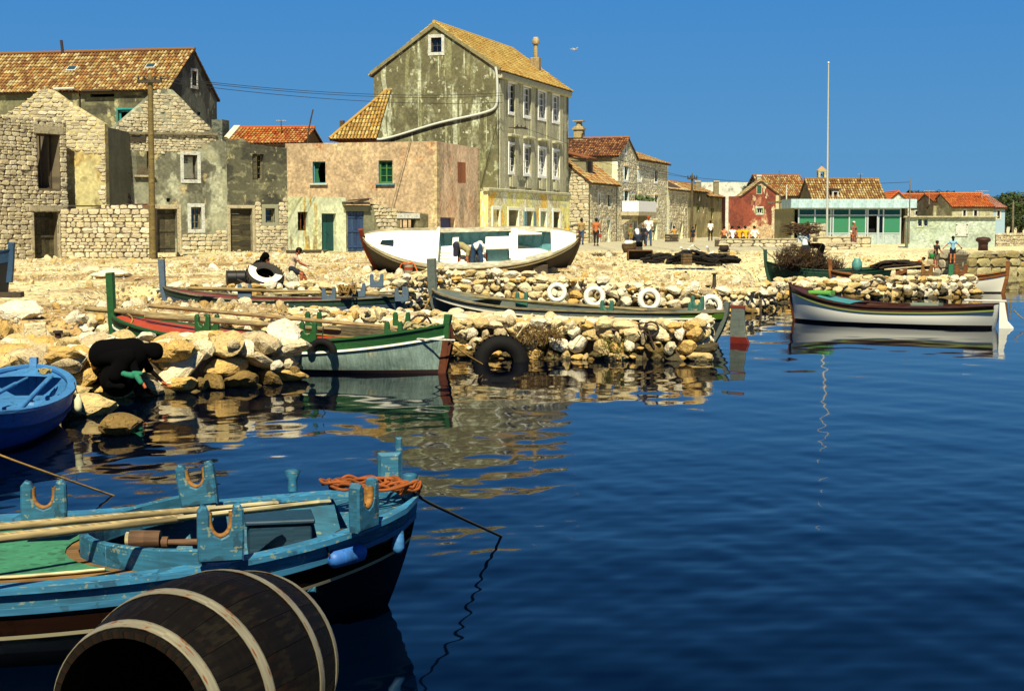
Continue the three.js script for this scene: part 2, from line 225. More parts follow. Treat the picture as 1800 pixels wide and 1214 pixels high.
function face(g, x, y, z, turn) { g.updateMatrixWorld(true); const m = new THREE.Matrix4().makeRotationY(turn).setPosition(x, y, z), inv = g.matrixWorld.clone().multiply(m).invert(); return { g, m, inv, pix(px, py) { const o = V(0, EYE, 0).applyMatrix4(inv), d = ray(px, py).add(V(0, EYE, 0)).applyMatrix4(inv).sub(o), t = -o.z / d.z; return [o.x + d.x * t, o.y + d.y * t]; }, rect(r) { const a = this.pix(r[0], r[1]), b = this.pix(r[2], r[3]); return [a[0], b[1], b[0], a[1]]; } }; }
const put = (f, o) => { o.applyMatrix4(f.m); return o; };
function part(f, name, geo, mat, keep) { return put(f, mesh(name, geo, mat, f.g, keep)); }
function sub(f, name) { const o = new THREE.Group(); o.name = name; f.g.add(o); put(f, o); return o; }
function wallGeo(poly, holes, t, uvBox) {
  const s = new THREE.Shape(poly.map(p => new THREE.Vector2(p[0], p[1])));
  for (const [a, b, c, d] of holes) { const h = new THREE.Path(); h.moveTo(a, b); h.lineTo(a, d); h.lineTo(c, d); h.lineTo(c, b); h.closePath(); s.holes.push(h); }
  const g = clean(new THREE.ExtrudeGeometry(s, { depth: t, bevelEnabled: false }).translate(0, 0, -t)); const p = g.attributes.position, uv = g.attributes.uv, xs = poly.map(q => q[0]), ys = poly.map(q => q[1]); const [x0, y0, x1, y1] = uvBox || [Math.min(...xs), Math.min(...ys), Math.max(...xs), Math.max(...ys)];
  for (let i = 0; i < p.count; i++) uv.setXY(i, (p.getX(i) - x0 + p.getZ(i) * .3) / (x1 - x0), (p.getY(i) - y0) / (y1 - y0)); return g;
}
function spans(poly, y) { const xs = []; for (let i = 0, j = poly.length - 1; i < poly.length; j = i++) { const [x1, y1] = poly[i], [x2, y2] = poly[j]; if ((y1 > y) !== (y2 > y)) xs.push(x1 + (x2 - x1) * (y - y1) / (y2 - y1)); } xs.sort((a, b) => a - b); const o = []; for (let k = 0; k + 1 < xs.length; k += 2) o.push([xs[k], xs[k + 1]]); return o; }
const tintMat = M('#ffffff', { map: speckT, bumpMap: pitB, bumpScale: .007, vertexColors: true });
// coursed rubble: every stone its own piece, up to o.most of them as parts
function stones(f, poly, holes, o) {
  const r = rng(o.seed || 1), list = [], ys = poly.map(p => p[1]), y1 = Math.max(...ys); let y = Math.min(...ys);
  while (y < y1 - .03) { const hh = o.h * rr(.65, 1.35, r), ym = Math.min(y + hh / 2, y1 - .01); let sp = spans(poly, ym);
    for (const [a, b, c, d] of holes) if (ym > b - .02 && ym < d + .02) sp = sp.flatMap(([p, q]) => q < a || p > c ? [[p, q]] : [[p, a], [c, q]].filter(s => s[1] - s[0] > .04));
    for (const [p, q] of sp) { let x = p; while (x < q - .02) { let ww = o.w * rr(.5, 1.55, r) * (hh / o.h) ** .4; if (q - x - ww < o.w * .4) ww = q - x; if (o.skip && o.skip(x + ww / 2, ym, r)) { x += ww; continue; } if (r() < .16 && hh > o.h * .95) { const k = rr(.4, .6, r); list.push([x, y, ww, hh * k], [x, y + hh * k, ww, hh * (1 - k)]); } else list.push([x, y, ww, hh]); x += ww; } }
    y += hh; }
  list.forEach((s, i) => s.push(i)); const ord = [...list].sort((a, b) => b[2] * b[3] - a[2] * a[3]), own = new Set(ord.slice(0, o.most ?? 300)), rest = [], c = new THREE.Color(), tones = o.tones || wallTones, mats = o.mats || wallStone;
  for (const s of list) { const [x, y, w, h] = s, k = Math.floor(r() * blocks.length), j = .06; const dz = (o.depth || .09) * rr(.75, 1.35, r), m4 = new THREE.Matrix4().compose(V(x + w / 2 + rr(-j, j, r) * w, y + h / 2 + rr(-j, j, r) * h, -.05), new THREE.Quaternion().setFromEuler(new THREE.Euler(rr(-.05, .05, r), rr(-.05, .05, r), rr(-.06, .06, r))), V(w * rr(.97, 1.07, r), h * rr(.95, 1.08, r), dz)), t = Math.floor(r() * tones.length);
    if (own.has(s)) { const q = shadows(new THREE.Mesh(blocks[k], mats[t % mats.length])); q.name = 'stone'; q.applyMatrix4(m4); q.applyMatrix4(f.m); f.g.add(q); }
    else { const g = blocks[k].clone().applyMatrix4(m4); c.set(tones[t]); const a = new Float32Array(g.attributes.position.count * 3); for (let i = 0; i < a.length; i += 3) { a[i] = c.r; a[i + 1] = c.g; a[i + 2] = c.b; } g.setAttribute('color', new THREE.BufferAttribute(a, 3)); rest.push(g); } }
  if (rest.length) stuff(part(f, 'stone_courses', rest, tintMat, true));
}
function ring(x0, y0, x1, y1, w, d, z, b = .012) { return [bev(x1 - x0 + 2 * w, w, d, (x0 + x1) / 2, y1 + w / 2, z, b), bev(x1 - x0 + 2 * w, w, d, (x0 + x1) / 2, y0 - w / 2, z, b), bev(w, y1 - y0 - .004, d, x0 - w / 2, (y0 + y1) / 2, z, b), bev(w, y1 - y0 - .004, d, x1 + w / 2, (y0 + y1) / 2, z, b)]; }
function windowAt(f, R, o = {}) {
  const [x0, y0, x1, y1] = R, w = x1 - x0, h = y1 - y0, g = sub(f, 'window'), z = -(o.deep ?? .16), fw = o.fw ?? .07;
  if (o.surround) mesh('surround', ring(x0, y0, x1, y1, o.sw ?? .16, .14, -.035), o.surround, g);
  if (o.frame) { const b = ring(x0 + fw, y0 + fw, x1 - fw, y1 - fw, fw - .004, .07, z); const [nx, ny] = o.mul || [2, 3]; for (let i = 1; i < nx; i++) b.push(box(fw * .7, h - 2 * fw, .045, x0 + w * i / nx, (y0 + y1) / 2, z)); for (let j = 1; j < ny; j++) b.push(box(w - 2 * fw, fw * .5, .04, (x0 + x1) / 2, y0 + h * j / ny, z)); mesh('frame', b, o.frame, g);
    if (o.pane !== false) mesh('pane', box(w - 2 * fw, h - 2 * fw, .008, (x0 + x1) / 2, (y0 + y1) / 2, z - .03), o.glass || glass, g); }
  if (o.sill) mesh('sill', bev(w + .3, .09, .2, (x0 + x1) / 2, y0 - .05 - (o.surround ? (o.sw ?? .16) : 0), .05), o.sill, g);
  if (o.lintel) mesh('lintel', bev(w + .45, o.lh ?? .22, .2, (x0 + x1) / 2, y1 + (o.lh ?? .22) / 2 + .005, -.03), o.lintel, g);
  if (o.curtain) mesh('curtain', extr([[x0 + .02, y0 + .02], [x0 + w * .4, y0 + .02], [x0 + w * .25, y0 + h * .55], [x0 + w * .5, y1 - .02], [x0 + .02, y1 - .02]], .03), o.curtain, g).position.z = z - .1;
  for (const s of o.shutters || []) { const sw = s.w ?? w / 2, sg = [bev(sw, h, .03, sw / 2, 0, 0, .006)]; const n = s.slats ?? 0; for (let k = 0; k < n; k++) sg.push(box(sw - .08, h / n * .55, .02, sw / 2, -h / 2 + h * (k + .5) / n, .022)); const q = mesh('shutter', sg, s.mat, g); q.position.set(s.side < 0 ? x0 : x1, (y0 + y1) / 2, (s.z ?? .04)); q.rotation.y = s.side < 0 ? -s.open : PI + s.open; }
  return g;
}
function doorAt(f, R, o = {}) {
  const [x0, y0, x1, y1] = R, w = x1 - x0, h = y1 - y0, g = sub(f, 'door'), z = -(o.deep ?? .22), mats = o.mats || [darkWood];
  if (o.surround) mesh('surround', ring(x0, y0, x1, y1, o.sw ?? .16, .14, -.035).filter((_, i) => i !== 1), o.surround, g);
  if (o.lintel) mesh('lintel', bev(w + .5, .26, .2, (x0 + x1) / 2, y1 + .135, -.03), o.lintel, g);
  if (o.step) mesh('step', bev(w + .4, .16, .4, (x0 + x1) / 2, y0 - .1, .17), o.step, g);
  if (o.open) { const q = mesh('leaf', bev(w * .92, h - .03, .05, w * .46, 0, 0), mats[0], g); q.position.set(x0 + .02, (y0 + y1) / 2, z); q.rotation.y = o.open; return g; }
  const n = o.planks ?? Math.max(2, Math.round(w / .22)), hz = o.horizontal; for (let k = 0; k < n; k++) mesh('plank', hz ? bev(w - .02, h / n - .012, .045, (x0 + x1) / 2, y0 + h * (k + .5) / n, z + .008 * (k % 2), .008) : bev(w / n - .012, h - .03, .045, x0 + w * (k + .5) / n, (y0 + y1) / 2, z + .006 * (k % 2), .008), mats[k % mats.length], g);
  if (o.rails) for (const t of [.12, .5, .86]) mesh('rail', bev(w - .06, .12, .03, (x0 + x1) / 2, y0 + h * t, z + .045), mats[0], g);
  if (o.handle !== false) mesh('handle', cyl(.02, .02, .12, 6).rotateX(PI / 2).translate(x0 + w * .55, y0 + h * .48, z + .07), iron, g);
  return g;
}
// barrel-tile roof slope: eave left, eave right, ridge right, ridge left
const tileMat = M('#ffffff', { vertexColors: true, roughness: .95 }), deckMat = M('#4a3522', { map: speckT });
const tones = l => l.map(c => { const q = base(c, 2.3); return q.map(x => toLin(x)); });
const TILE = { brown: tones([[212, 168, 92], [228, 188, 112], [180, 122, 62], [245, 212, 145], [160, 104, 52], [212, 145, 70]]), gold: tones([[240, 195, 95], [225, 170, 75], [250, 215, 125], [205, 150, 65], [235, 180, 90]]), orange: tones([[235, 120, 45], [245, 150, 60], [215, 95, 35], [250, 180, 90]]), bright: tones([[250, 125, 45], [240, 105, 40], [250, 140, 60]]), dark: tones([[150, 85, 45], [120, 65, 35], [185, 115, 65], [205, 140, 85]]), pale: tones([[235, 205, 150], [225, 180, 115], [210, 160, 90], [245, 225, 180]]), mixed: tones([[230, 165, 82], [225, 190, 115], [205, 122, 58], [240, 210, 145], [180, 108, 56]]) };
function roof(f, q, pal, seed, o = {}) {
  const [A, B, C, D] = q.map(p => V(p[0], p[1] + .04, p[2])), r = rng(seed), pos = [], col = [], nor = []; const e = B.clone().sub(A), E = Math.max(e.length(), C.clone().sub(D).length()), ex = e.clone().normalize(); let up = D.clone().sub(A); up.sub(ex.clone().multiplyScalar(up.dot(ex))); const S = up.length(); up.normalize(); const n = ex.clone().cross(up).normalize(); if (n.y < 0) n.negate();
  const pw = o.pitch || .21, pl = o.len || .37, nc = Math.round(E / pw), nr = Math.round(S / pl), sx0 = D.clone().sub(A).dot(ex), sx1 = C.clone().sub(A).dot(ex), eL = e.length(), sag = o.sag ?? .05;
  const p = V(); for (let i = 0; i < nc * 1.02; i++) for (let j = 0; j < nr; j++) { const t = (j + .0) / nr, x = Math.min(0, sx0) + (i + .5) * pw + rr(-.012, .012, r), l = lerp(0, sx0, t + .5 / nr), rt = lerp(eL, sx1, t + .5 / nr); if (x < l - .02 || x > rt + .02) continue; if (o.skip && o.skip(x / eL, t, r)) continue; const c = pick(pal, r), k = rr(.75, 1.15, r), tw = rr(-.015, .015, r), lift = rr(0, .012, r) - sag * Math.sin(PI * clamp(x / eL)) * Math.sin(PI * t); const NS = 4, a = [], b = [], na = [];
    for (let s = 0; s <= NS; s++) { const th = PI * s / NS, cx = -Math.cos(th), cz = Math.sin(th); a.push(p.copy(A).addScaledVector(ex, x + cx * pw * .44).addScaledVector(up, j * pl - .03).addScaledVector(n, .05 + cz * .085 + lift).toArray()); b.push(p.copy(A).addScaledVector(ex, x + tw + cx * pw * .36).addScaledVector(up, (j + 1) * pl).addScaledVector(n, .015 + cz * .075 + lift).toArray()); na.push(p.copy(ex).multiplyScalar(cx).addScaledVector(n, cz).toArray()); }
    for (let s = 0; s < NS; s++) { pos.push(...a[s], ...a[s + 1], ...b[s + 1], ...a[s], ...b[s + 1], ...b[s]); nor.push(...na[s], ...na[s + 1], ...na[s + 1], ...na[s], ...na[s + 1], ...na[s]); } for (let s = 0; s < NS * 6; s++) col.push(c[0] * k, c[1] * k, c[2] * k); }
  const th = n.clone().multiplyScalar(-.1), dk = new THREE.BufferGeometry(), c8 = [A, B, C, D, ...[A, B, C, D].map(v => v.clone().add(th))], ix = [0, 1, 2, 0, 2, 3, 4, 6, 5, 4, 7, 6, 0, 4, 5, 0, 5, 1, 1, 5, 6, 1, 6, 2, 2, 6, 7, 2, 7, 3, 3, 7, 4, 3, 4, 0]; dk.setAttribute('position', new THREE.Float32BufferAttribute(ix.flatMap(i => c8[i].toArray()), 3)); dk.computeVertexNormals();
  const m = part(f, 'roof', dk, o.deck || deckMat), g = new THREE.BufferGeometry(); g.setAttribute('position', new THREE.Float32BufferAttribute(pos, 3)); g.setAttribute('normal', new THREE.Float32BufferAttribute(nor, 3)); g.setAttribute('color', new THREE.Float32BufferAttribute(col, 3)); const tm = shadows(new THREE.Mesh(g, tileMat)); tm.name = 'roof_tiles'; stuff(tm); m.add(tm);
  if (o.ridge !== false) { const rg = [], L = C.clone().sub(D), N = Math.max(1, Math.round(L.length() / .4)); const cc = []; for (let k = 0; k < N; k++) { const a = D.clone().addScaledVector(L, k / N), b = D.clone().addScaledVector(L, (k + 1.08) / N); a.y += .05; b.y += .03; rg.push(rod(a, b, .13, .11, 7)); } const rm = shadows(new THREE.Mesh(merge(rg), M(css(pick(pal, r).map(toS))))); rm.name = 'ridge_tiles'; m.add(rm); }
  return m;
}
const OH = .28, VG = .12;
// a house: P = front left corner (x, distance), a = how far it is turned, sizes in metres, heights above its ground
function house(o) {
  const { w, dep, eave } = o, t = o.t ?? .45, ridge = o.ridge ?? eave, g = thing(o.name, o.label, o.cat || 'house', [o.P[0], o.g ?? 1, -o.P[1]], -o.a, o.group), b = -.5;
  const F = { front: face(g, 0, 0, 0, 0), right: face(g, w, 0, 0, PI / 2), left: face(g, 0, 0, -dep, -PI / 2), back: face(g, w, 0, -dep, PI) }; g.F = F;
  const rect = (a, c) => [[a, b], [c, b], [c, eave], [a, eave]], gab = (a, c) => [[a, b], [c, b], [c, eave], [(a + c) / 2, ridge], [a, eave]];
  const zg = o.axis === 'z', xg = o.axis === 'x';
  const def = { front: zg ? gab(0, w) : rect(0, w), back: zg ? gab(0, w) : rect(0, w), right: xg ? gab(t * 0, dep) : rect(t, dep - t), left: xg ? gab(0, dep) : rect(t, dep - t) };
  if (xg) { def.front = rect(t, w - t); def.back = rect(t, w - t); }
  for (const k of ['front', 'right', 'left', 'back']) { const s = { mat: o.mat, ...(o[k] || {}) }; const poly = s.poly || def[k], holes = [];
    for (const q of s.open || []) { const R = q.l || F[k].rect(q.r); if (R[1] < .02) R[1] = .02; holes.push(R); (q.door ? doorAt : windowAt)(F[k], R, { ...(s.std || {}), ...q }); }
    part(F[k], 'wall', wallGeo(poly, holes, t), s.mat || o.mat, true).name = 'wall';
    if (s.stone) stones(F[k], s.stone.poly || poly, holes.map(h => s.stone.pad ? [h[0] - s.stone.pad, h[1], h[2] + s.stone.pad, h[3] + s.stone.pad] : h), s.stone); }
  const f0 = F.front, pal = o.pal || TILE.mixed, ro = o.roof || {};
  if (zg) { const k = (ridge - eave) / (w / 2), ey = eave - OH * k; roof(f0, [[w + OH, ey, VG], [w + OH, ey, -dep - VG], [w / 2, ridge, -dep - VG], [w / 2, ridge, VG]], pal, o.seed || 5, ro); roof(f0, [[-OH, ey, -dep - VG], [-OH, ey, VG], [w / 2, ridge, VG], [w / 2, ridge, -dep - VG]], pal, (o.seed || 5) + 1, { ...ro, ridge: false }); }
  else if (xg) { const k = (ridge - eave) / (dep / 2), ey = eave - OH * k; roof(f0, [[-VG, ey, OH], [w + VG, ey, OH], [w + VG, ridge, -dep / 2], [-VG, ridge, -dep / 2]], pal, o.seed || 5, ro); roof(f0, [[w + VG, ey, -dep - OH], [-VG, ey, -dep - OH], [-VG, ridge, -dep / 2], [w + VG, ridge, -dep / 2]], pal, (o.seed || 5) + 1, { ...ro, ridge: false }); }
  else if (o.axis === 'flat') part(f0, 'roof', box(w - 2 * t - .01, .2, dep - 2 * t - .01, w / 2, eave - .3, -dep / 2), o.roofMat || concrete);
  return g;
}
const footing = (px, py, D) => at(px, py, D);

// ---------------------------------------------------------------- buildings, left to right
const DEG = PI / 180, cornerAt = (px, D) => [at(px, HORIZON, D).x, D], leftOf = (c, w, a) => [c[0] - w * Math.cos(a), c[1] + w * Math.sin(a)];
const yAt = (py, D, g = 1) => at(900, py, D).y - g;
const along = (c, a, d) => [c[0] + Math.sin(a) * d, c[1] + Math.cos(a) * d];
const white = M(B_(250, 248, 235), { map: speckT }), teal = paint(B_(40, 170, 165)), leafGreen = paint(B_(95, 145, 65)), deepGreen = paint(B_(25, 95, 65)), skyBlue = paint(B_(120, 185, 200)), doorBlue = paint(B_(50, 80, 125)), orangeP = paint(B_(215, 120, 25)), olive = plaster(5, 9, 15, [122, 112, 72], []), pipeMat = M(B_(225, 222, 205));
const oldDoor = [wood(B_(110, 98, 68)), wood(B_(95, 82, 55)), wood(B_(125, 110, 78))];
const gapMat = M('#6d6350', { map: speckT, bumpMap: roughB, bumpScale: .02 });
{ // tall dark house with the long tiled roof
  const a = 12 * DEG, C = cornerAt(300, 86), w = 14, g = 1.1, mat = plaster(11, 14, 10, [118, 112, 80], [[[165, 155, 110], 1.2, .6, .5, .12], [[70, 66, 50], .5, 1.6, .55, .12], [[205, 190, 140], 2.2, 1.4, .66, .05]], { n: 512 }), dark = plaster(13, 7, 12, [120, 122, 104], [[[60, 62, 54], .9, .6, .45, .15], [[170, 168, 140], 3, 2.2, .66, .06]]);
  const h = house({ name: 'dark_plaster_house', label: 'dark weathered house with the longest brown tiled roof, behind the two ruins', P: leftOf(C, w, a), a, g, w, dep: 6.9, eave: yAt(154, 86, g), ridge: yAt(88, 89.3, g), axis: 'x', mat, pal: TILE.brown, seed: 31, right: { mat: dark, open: [{ r: [336.5, 124, 345.5, 152], surround: white, sw: .16, frame: greyWood, mul: [1, 2] }, { r: [346, 196, 352, 203], frame: teal, mul: [1, 1] }] },
    front: { open: [{ r: [207, 193, 234, 216], frame: teal, fw: .12, mul: [1, 1], pane: false, surround: teal, sw: .1, shutters: [{ side: -1, open: -2.7, mat: leafGreen, slats: 6, w: .52 }] }, { r: [158, 165, 200, 170], deep: .3 }] } });
  const f = h.F.front, fr = (px, py) => [...f.pix(px, py)];
  const dp = fr(140, 160); part(f, 'downpipe', rod([dp[0], dp[1] + .1, .08], [dp[0], 2, .08], .05), iron);
  const g1 = fr(100, 157), g2 = fr(136, 156); part(f, 'gutter', rod([g1[0], g1[1], .42], [g2[0], g2[1], .42], .06), pipeMat);
  const L = fr(150, 163), Rr = fr(202, 156); part(f, 'canopy', bev(Rr[0] - L[0], .1, .5, (L[0] + Rr[0]) / 2, L[1] + .1, .2), darkWood);
  const W2 = (u, v) => { const e = yAt(154, 86, g), rd = yAt(88, 89.3, g); return [w * u, lerp(e, rd, v) + .12, -3.45 * v]; };
  for (const [u, v] of [[.50, .52], [.86, .54]]) { const p = W2(u, v), sl = Math.atan2(yAt(88, 89.3, g) - yAt(154, 86, g), 3.45); const q = part(f, 'skylight', bev(.62, .08, .5), pipeMat); const s = mesh('skylight_glass', box(.5, .02, .38, 0, .05, 0), M('#2c3f4a', { roughness: .1 }), q); q.rotation.x = sl; q.position.set(...p); }
  const ch = W2(.40, .97); part(f, 'flue', rod([ch[0], ch[1] - .2, ch[2]], [ch[0] - .1, ch[1] + .75, ch[2]], .09), iron);
  const bq = h.F.right; part(bq, 'buttress', bev(1.1, 3.2, .7, 6.6, 6.2, .35), dark);
}
{ // ruin: oblique window wall
  const a = -61 * DEG, g = .85, P = [-22.2, 60.7], w = 5.4, top = yAt(211, 64, g) , mat = gapMat;
  house({ name: 'ruined_wall_house', label: 'rubble stone ruin with a tall dark window above a double door, leftmost', P, a, g, w, dep: 3, eave: top, mat, axis: 'none', t: .55, front: { open: [{ r: [64, 234, 105, 332], lintel: stoneTrim, lh: .38, deep: .5, frame: darkWood, mul: [2, 1], pane: false }, { door: 1, r: [58, 371, 104, 459], mats: oldDoor, planks: 6, rails: 1, lintel: stoneTrim, surround: stoneTrim, sw: .2, deep: .35 }], stone: { w: .33, h: .17, seed: 3, depth: .09, most: 300, pad: .03 } }, right: { stone: { w: .5, h: .3, seed: 4, most: 60 } } });
}
{ // gable ruin behind it
  const g = .9, D = 66.4, x0 = at(-14, 300, D).x, x1 = at(185, 300, D).x, w = x1 - x0, X = px => at(px, 300, D).x - x0, Y = py => yAt(py, D, g);
  const poly = [[0, -.5], [w, -.5], [w, Y(217)], [X(165), Y(205)], [X(128), Y(182)], [X(112), Y(170)], [X(96), Y(158)], [X(82), Y(155)], [X(70), Y(160)], [X(40), Y(184)], [X(8), Y(203)], [0, Y(206)]];
  const yel = plaster(21, 5, 8, [225, 205, 140], [[[200, 165, 95], 1.2, 1.2, .55, .12], [[170, 150, 100], 2.5, 2.5, .62, .08]]);
  house({ name: 'ruined_gable_house', label: 'roofless stone ruin with pointed gable and ochre plaster low on its right side', P: [x0, D], a: 0, g, w, dep: 5, eave: Y(222), mat: gapMat, t: .55, axis: 'none', front: { poly, mat: yel, stone: { w: .34, h: .17, seed: 8, depth: .085, most: 300, skip: (x, y, r) => x > X(120) && y < Y(268) - .9 * fbm2(x * 1.2, y, 3, 5) + .5 && x < X(172) + .35 * noise3(y * 2, 1, 1) } }, right: { mat: plaster(23, 5, 6, [120, 115, 92], []) } });
}
{ // low rubble wall in front of the second ruin
  const g = .82, D = 64, x0 = at(106, 400, D).x, x1 = at(271, 400, D).x, w = x1 - x0, Y = py => yAt(py, D, g), X = px => at(px, 400, D).x - x0;
  const o = thing('rubble_wall', 'chest-high wall of round rubble stones beside the old double door', 'wall', [x0, g, -D]); const f = face(o, 0, 0, 0, 0), poly = [[0, -.3], [w, -.3], [w, Y(366)], [X(240), Y(362)], [X(195), Y(361)], [X(160), Y(366)], [X(120), Y(370)], [0, Y(369)]];
  part(f, 'mortar_core', wallGeo(poly, [], .5), gapMat, true); stones(f, poly, [], { w: .30, h: .19, seed: 12, depth: .11, most: 300 }); part(f, 'capping', [bev(X(205) - X(122), .06, .5, X(163), Y(366) + .1, -.2), bev(1.1, .05, .4, X(232), Y(359), -.3)], darkWood);
}
{ // plastered ruin with gable
  const a = -37 * DEG, g = 1.08, P = cornerAt(185, 70), w = 6.3, o = thing('plastered_ruin', 'grey plastered ruin with bare stone gable behind the wooden utility pole', 'house', [P[0], g, -P[1]], -a), f = face(o, 0, 0, 0, 0), p = (x, y) => f.pix(x, y);
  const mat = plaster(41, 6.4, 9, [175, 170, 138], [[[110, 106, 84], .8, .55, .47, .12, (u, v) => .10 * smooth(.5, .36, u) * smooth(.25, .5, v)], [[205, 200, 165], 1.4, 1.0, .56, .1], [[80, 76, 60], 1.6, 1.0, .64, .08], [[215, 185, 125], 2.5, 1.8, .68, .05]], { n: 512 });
  const poly = [[0, -.5], [w, -.5], [w, p(400, 250)[1]], p(384, 244), p(379, 232), p(340, 196), p(318, 172), p(303, 158), p(290, 155), p(276, 158), p(255, 178), p(225, 204), p(196, 228), p(189, 236), [0, p(185, 240)[1]]];
  const rects = [[239, 264, 266, 308], [322, 272, 347, 316], [275, 367, 312, 442], [335, 364, 354, 403], [292, 348, 299, 355]].map(r => f.rect(r)); rects[2][1] = .03;
  part(f, 'wall', wallGeo(poly, rects, .55), mat, true);
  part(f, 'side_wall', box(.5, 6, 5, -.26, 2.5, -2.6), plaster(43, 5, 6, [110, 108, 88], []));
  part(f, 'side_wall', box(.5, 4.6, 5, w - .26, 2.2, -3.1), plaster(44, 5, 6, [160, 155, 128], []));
  part(f, 'back_wall', box(w - 1.02, 4.5, .4, w / 2, 2.1, -5.4), gapMat);
  windowAt(f, rects[0], { deep: .4, sill: stoneTrim }); windowAt(f, rects[1], { surround: white, sw: .17, deep: .3, frame: darkWood, mul: [1, 1], pane: false }); doorAt(f, rects[2], { mats: oldDoor, planks: 4, rails: 1, deep: .3, surround: stoneTrim, sw: .2, step: stoneTrim }); windowAt(f, rects[3], { surround: white, sw: .18, deep: .22, frame: greyWood, mul: [2, 3] });
  stones(f, [p(187, 262), p(205, 266), p(232, 262), p(270, 270), p(300, 268), p(330, 272), p(345, 262), p(362, 252), p(384, 244), p(378, 233), p(340, 197), p(318, 173), p(303, 159), p(290, 156), p(276, 159), p(255, 179), p(225, 205), p(197, 229), p(190, 237)], [], { w: .28, h: .14, seed: 15, depth: .08, most: 230, skip: (x, y, r) => r() < .04 });
  stones(f, [p(318, 444), p(399, 446), p(399, 402), p(360, 414), p(340, 408), p(320, 414)], [rects[2], rects[3]], { w: .34, h: .2, seed: 16, depth: .1, most: 70 });
  const b1 = p(196, 233), b2 = p(380, 236); part(f, 'timber_beam', bar([b1[0], b1[1], .06], [b2[0], b2[1], .06], .14, .12), greyWood);
  const l1 = p(214, 244), l2 = p(255, 247); part(f, 'dark_slot', bev(l2[0] - l1[0], .22, .1, (l1[0] + l2[0]) / 2, l1[1], .03), darkWood);
  part(f, 'bracket', [rod([...p(203, 305), .1], [...p(222, 304), .3], .02), rod([...p(222, 304), .3], [...p(216, 318), .3], .02), rod([...p(200, 318), .1], [...p(226, 357), .6], .025), rod([...p(210, 316), .1], [...p(226, 357), .6], .02)], iron);
  const s1 = p(215, 363), s2 = p(254, 359); part(f, 'broken_tiles', [bev(s2[0] - s1[0], .1, .6, (s1[0] + s2[0]) / 2, s1[1] + .03, .3)], M(B_(175, 110, 70), { map: speckT }));
}
{ // narrow dark house
  const a = -37 * DEG, g = 1.06, P = [cornerAt(400, 73.8)[0], 73.8], w = 3.35, o = thing('narrow_house', 'narrow house, dark plaster upstairs and bare stone downstairs, next to the pink house', 'house', [P[0], g, -P[1]], -a), f = face(o, 0, 0, 0, 0), p = (x, y) => f.pix(x, y);
  const mat = plaster(51, 3.4, 6, [105, 100, 76], [[[150, 142, 105], 2.4, 5, .56, .08], [[60, 58, 46], .8, 2.2, .54, .1], [[190, 175, 125], 5, 5, .68, .04], [[175, 168, 135], 1.2, 1, .5, .06, (u, v) => v < .42 ? .2 : -.4]]);
  const poly = [[0, -.5], [w, -.5], [w, p(505, 260)[1]], p(470, 257), p(440, 252), p(425, 243), p(405, 247), [0, p(400, 240)[1]]], rects = [[443, 270, 464, 316], [404, 366, 444, 440], [466, 366, 483, 391]].map(r => f.rect(r)); rects[1][1] = .03;
  part(f, 'wall', wallGeo(poly, rects, .5), mat, true); part(f, 'side_wall', box(.45, 5.2, 4, .24, 2.3, -2.52), mat); part(f, 'side_wall', box(.45, 5.2, 4, w - .24, 2.3, -2.52), mat); part(f, 'roof', box(w - 1, .15, 4, w / 2, 4.9, -2.52), darkWood);
  windowAt(f, rects[0], { deep: .26, frame: greyWood, mul: [1, 4], pane: false, shutters: [{ side: -1, open: .35, mat: oldDoor[0], slats: 6, z: -.2 }] }); doorAt(f, rects[1], { mats: [wood(B_(95, 84, 52)), wood(B_(82, 72, 44)), wood(B_(108, 95, 60))], planks: 8, horizontal: 1, deep: .22, surround: stoneTrim, sw: .16, step: stoneTrim }); windowAt(f, rects[2], { deep: .25, frame: greyWood, mul: [1, 2], surround: M(B_(165, 160, 128)), sw: .2 });
  stones(f, [[rects[1][2] + .18, -.2], [w, -.2], [w, p(505, 347)[1]], p(485, 358), p(448, 356)], [rects[2].map((v, i) => v + (i < 2 ? -.22 : .22))], { w: .3, h: .19, seed: 19, depth: .1, most: 150 });
}
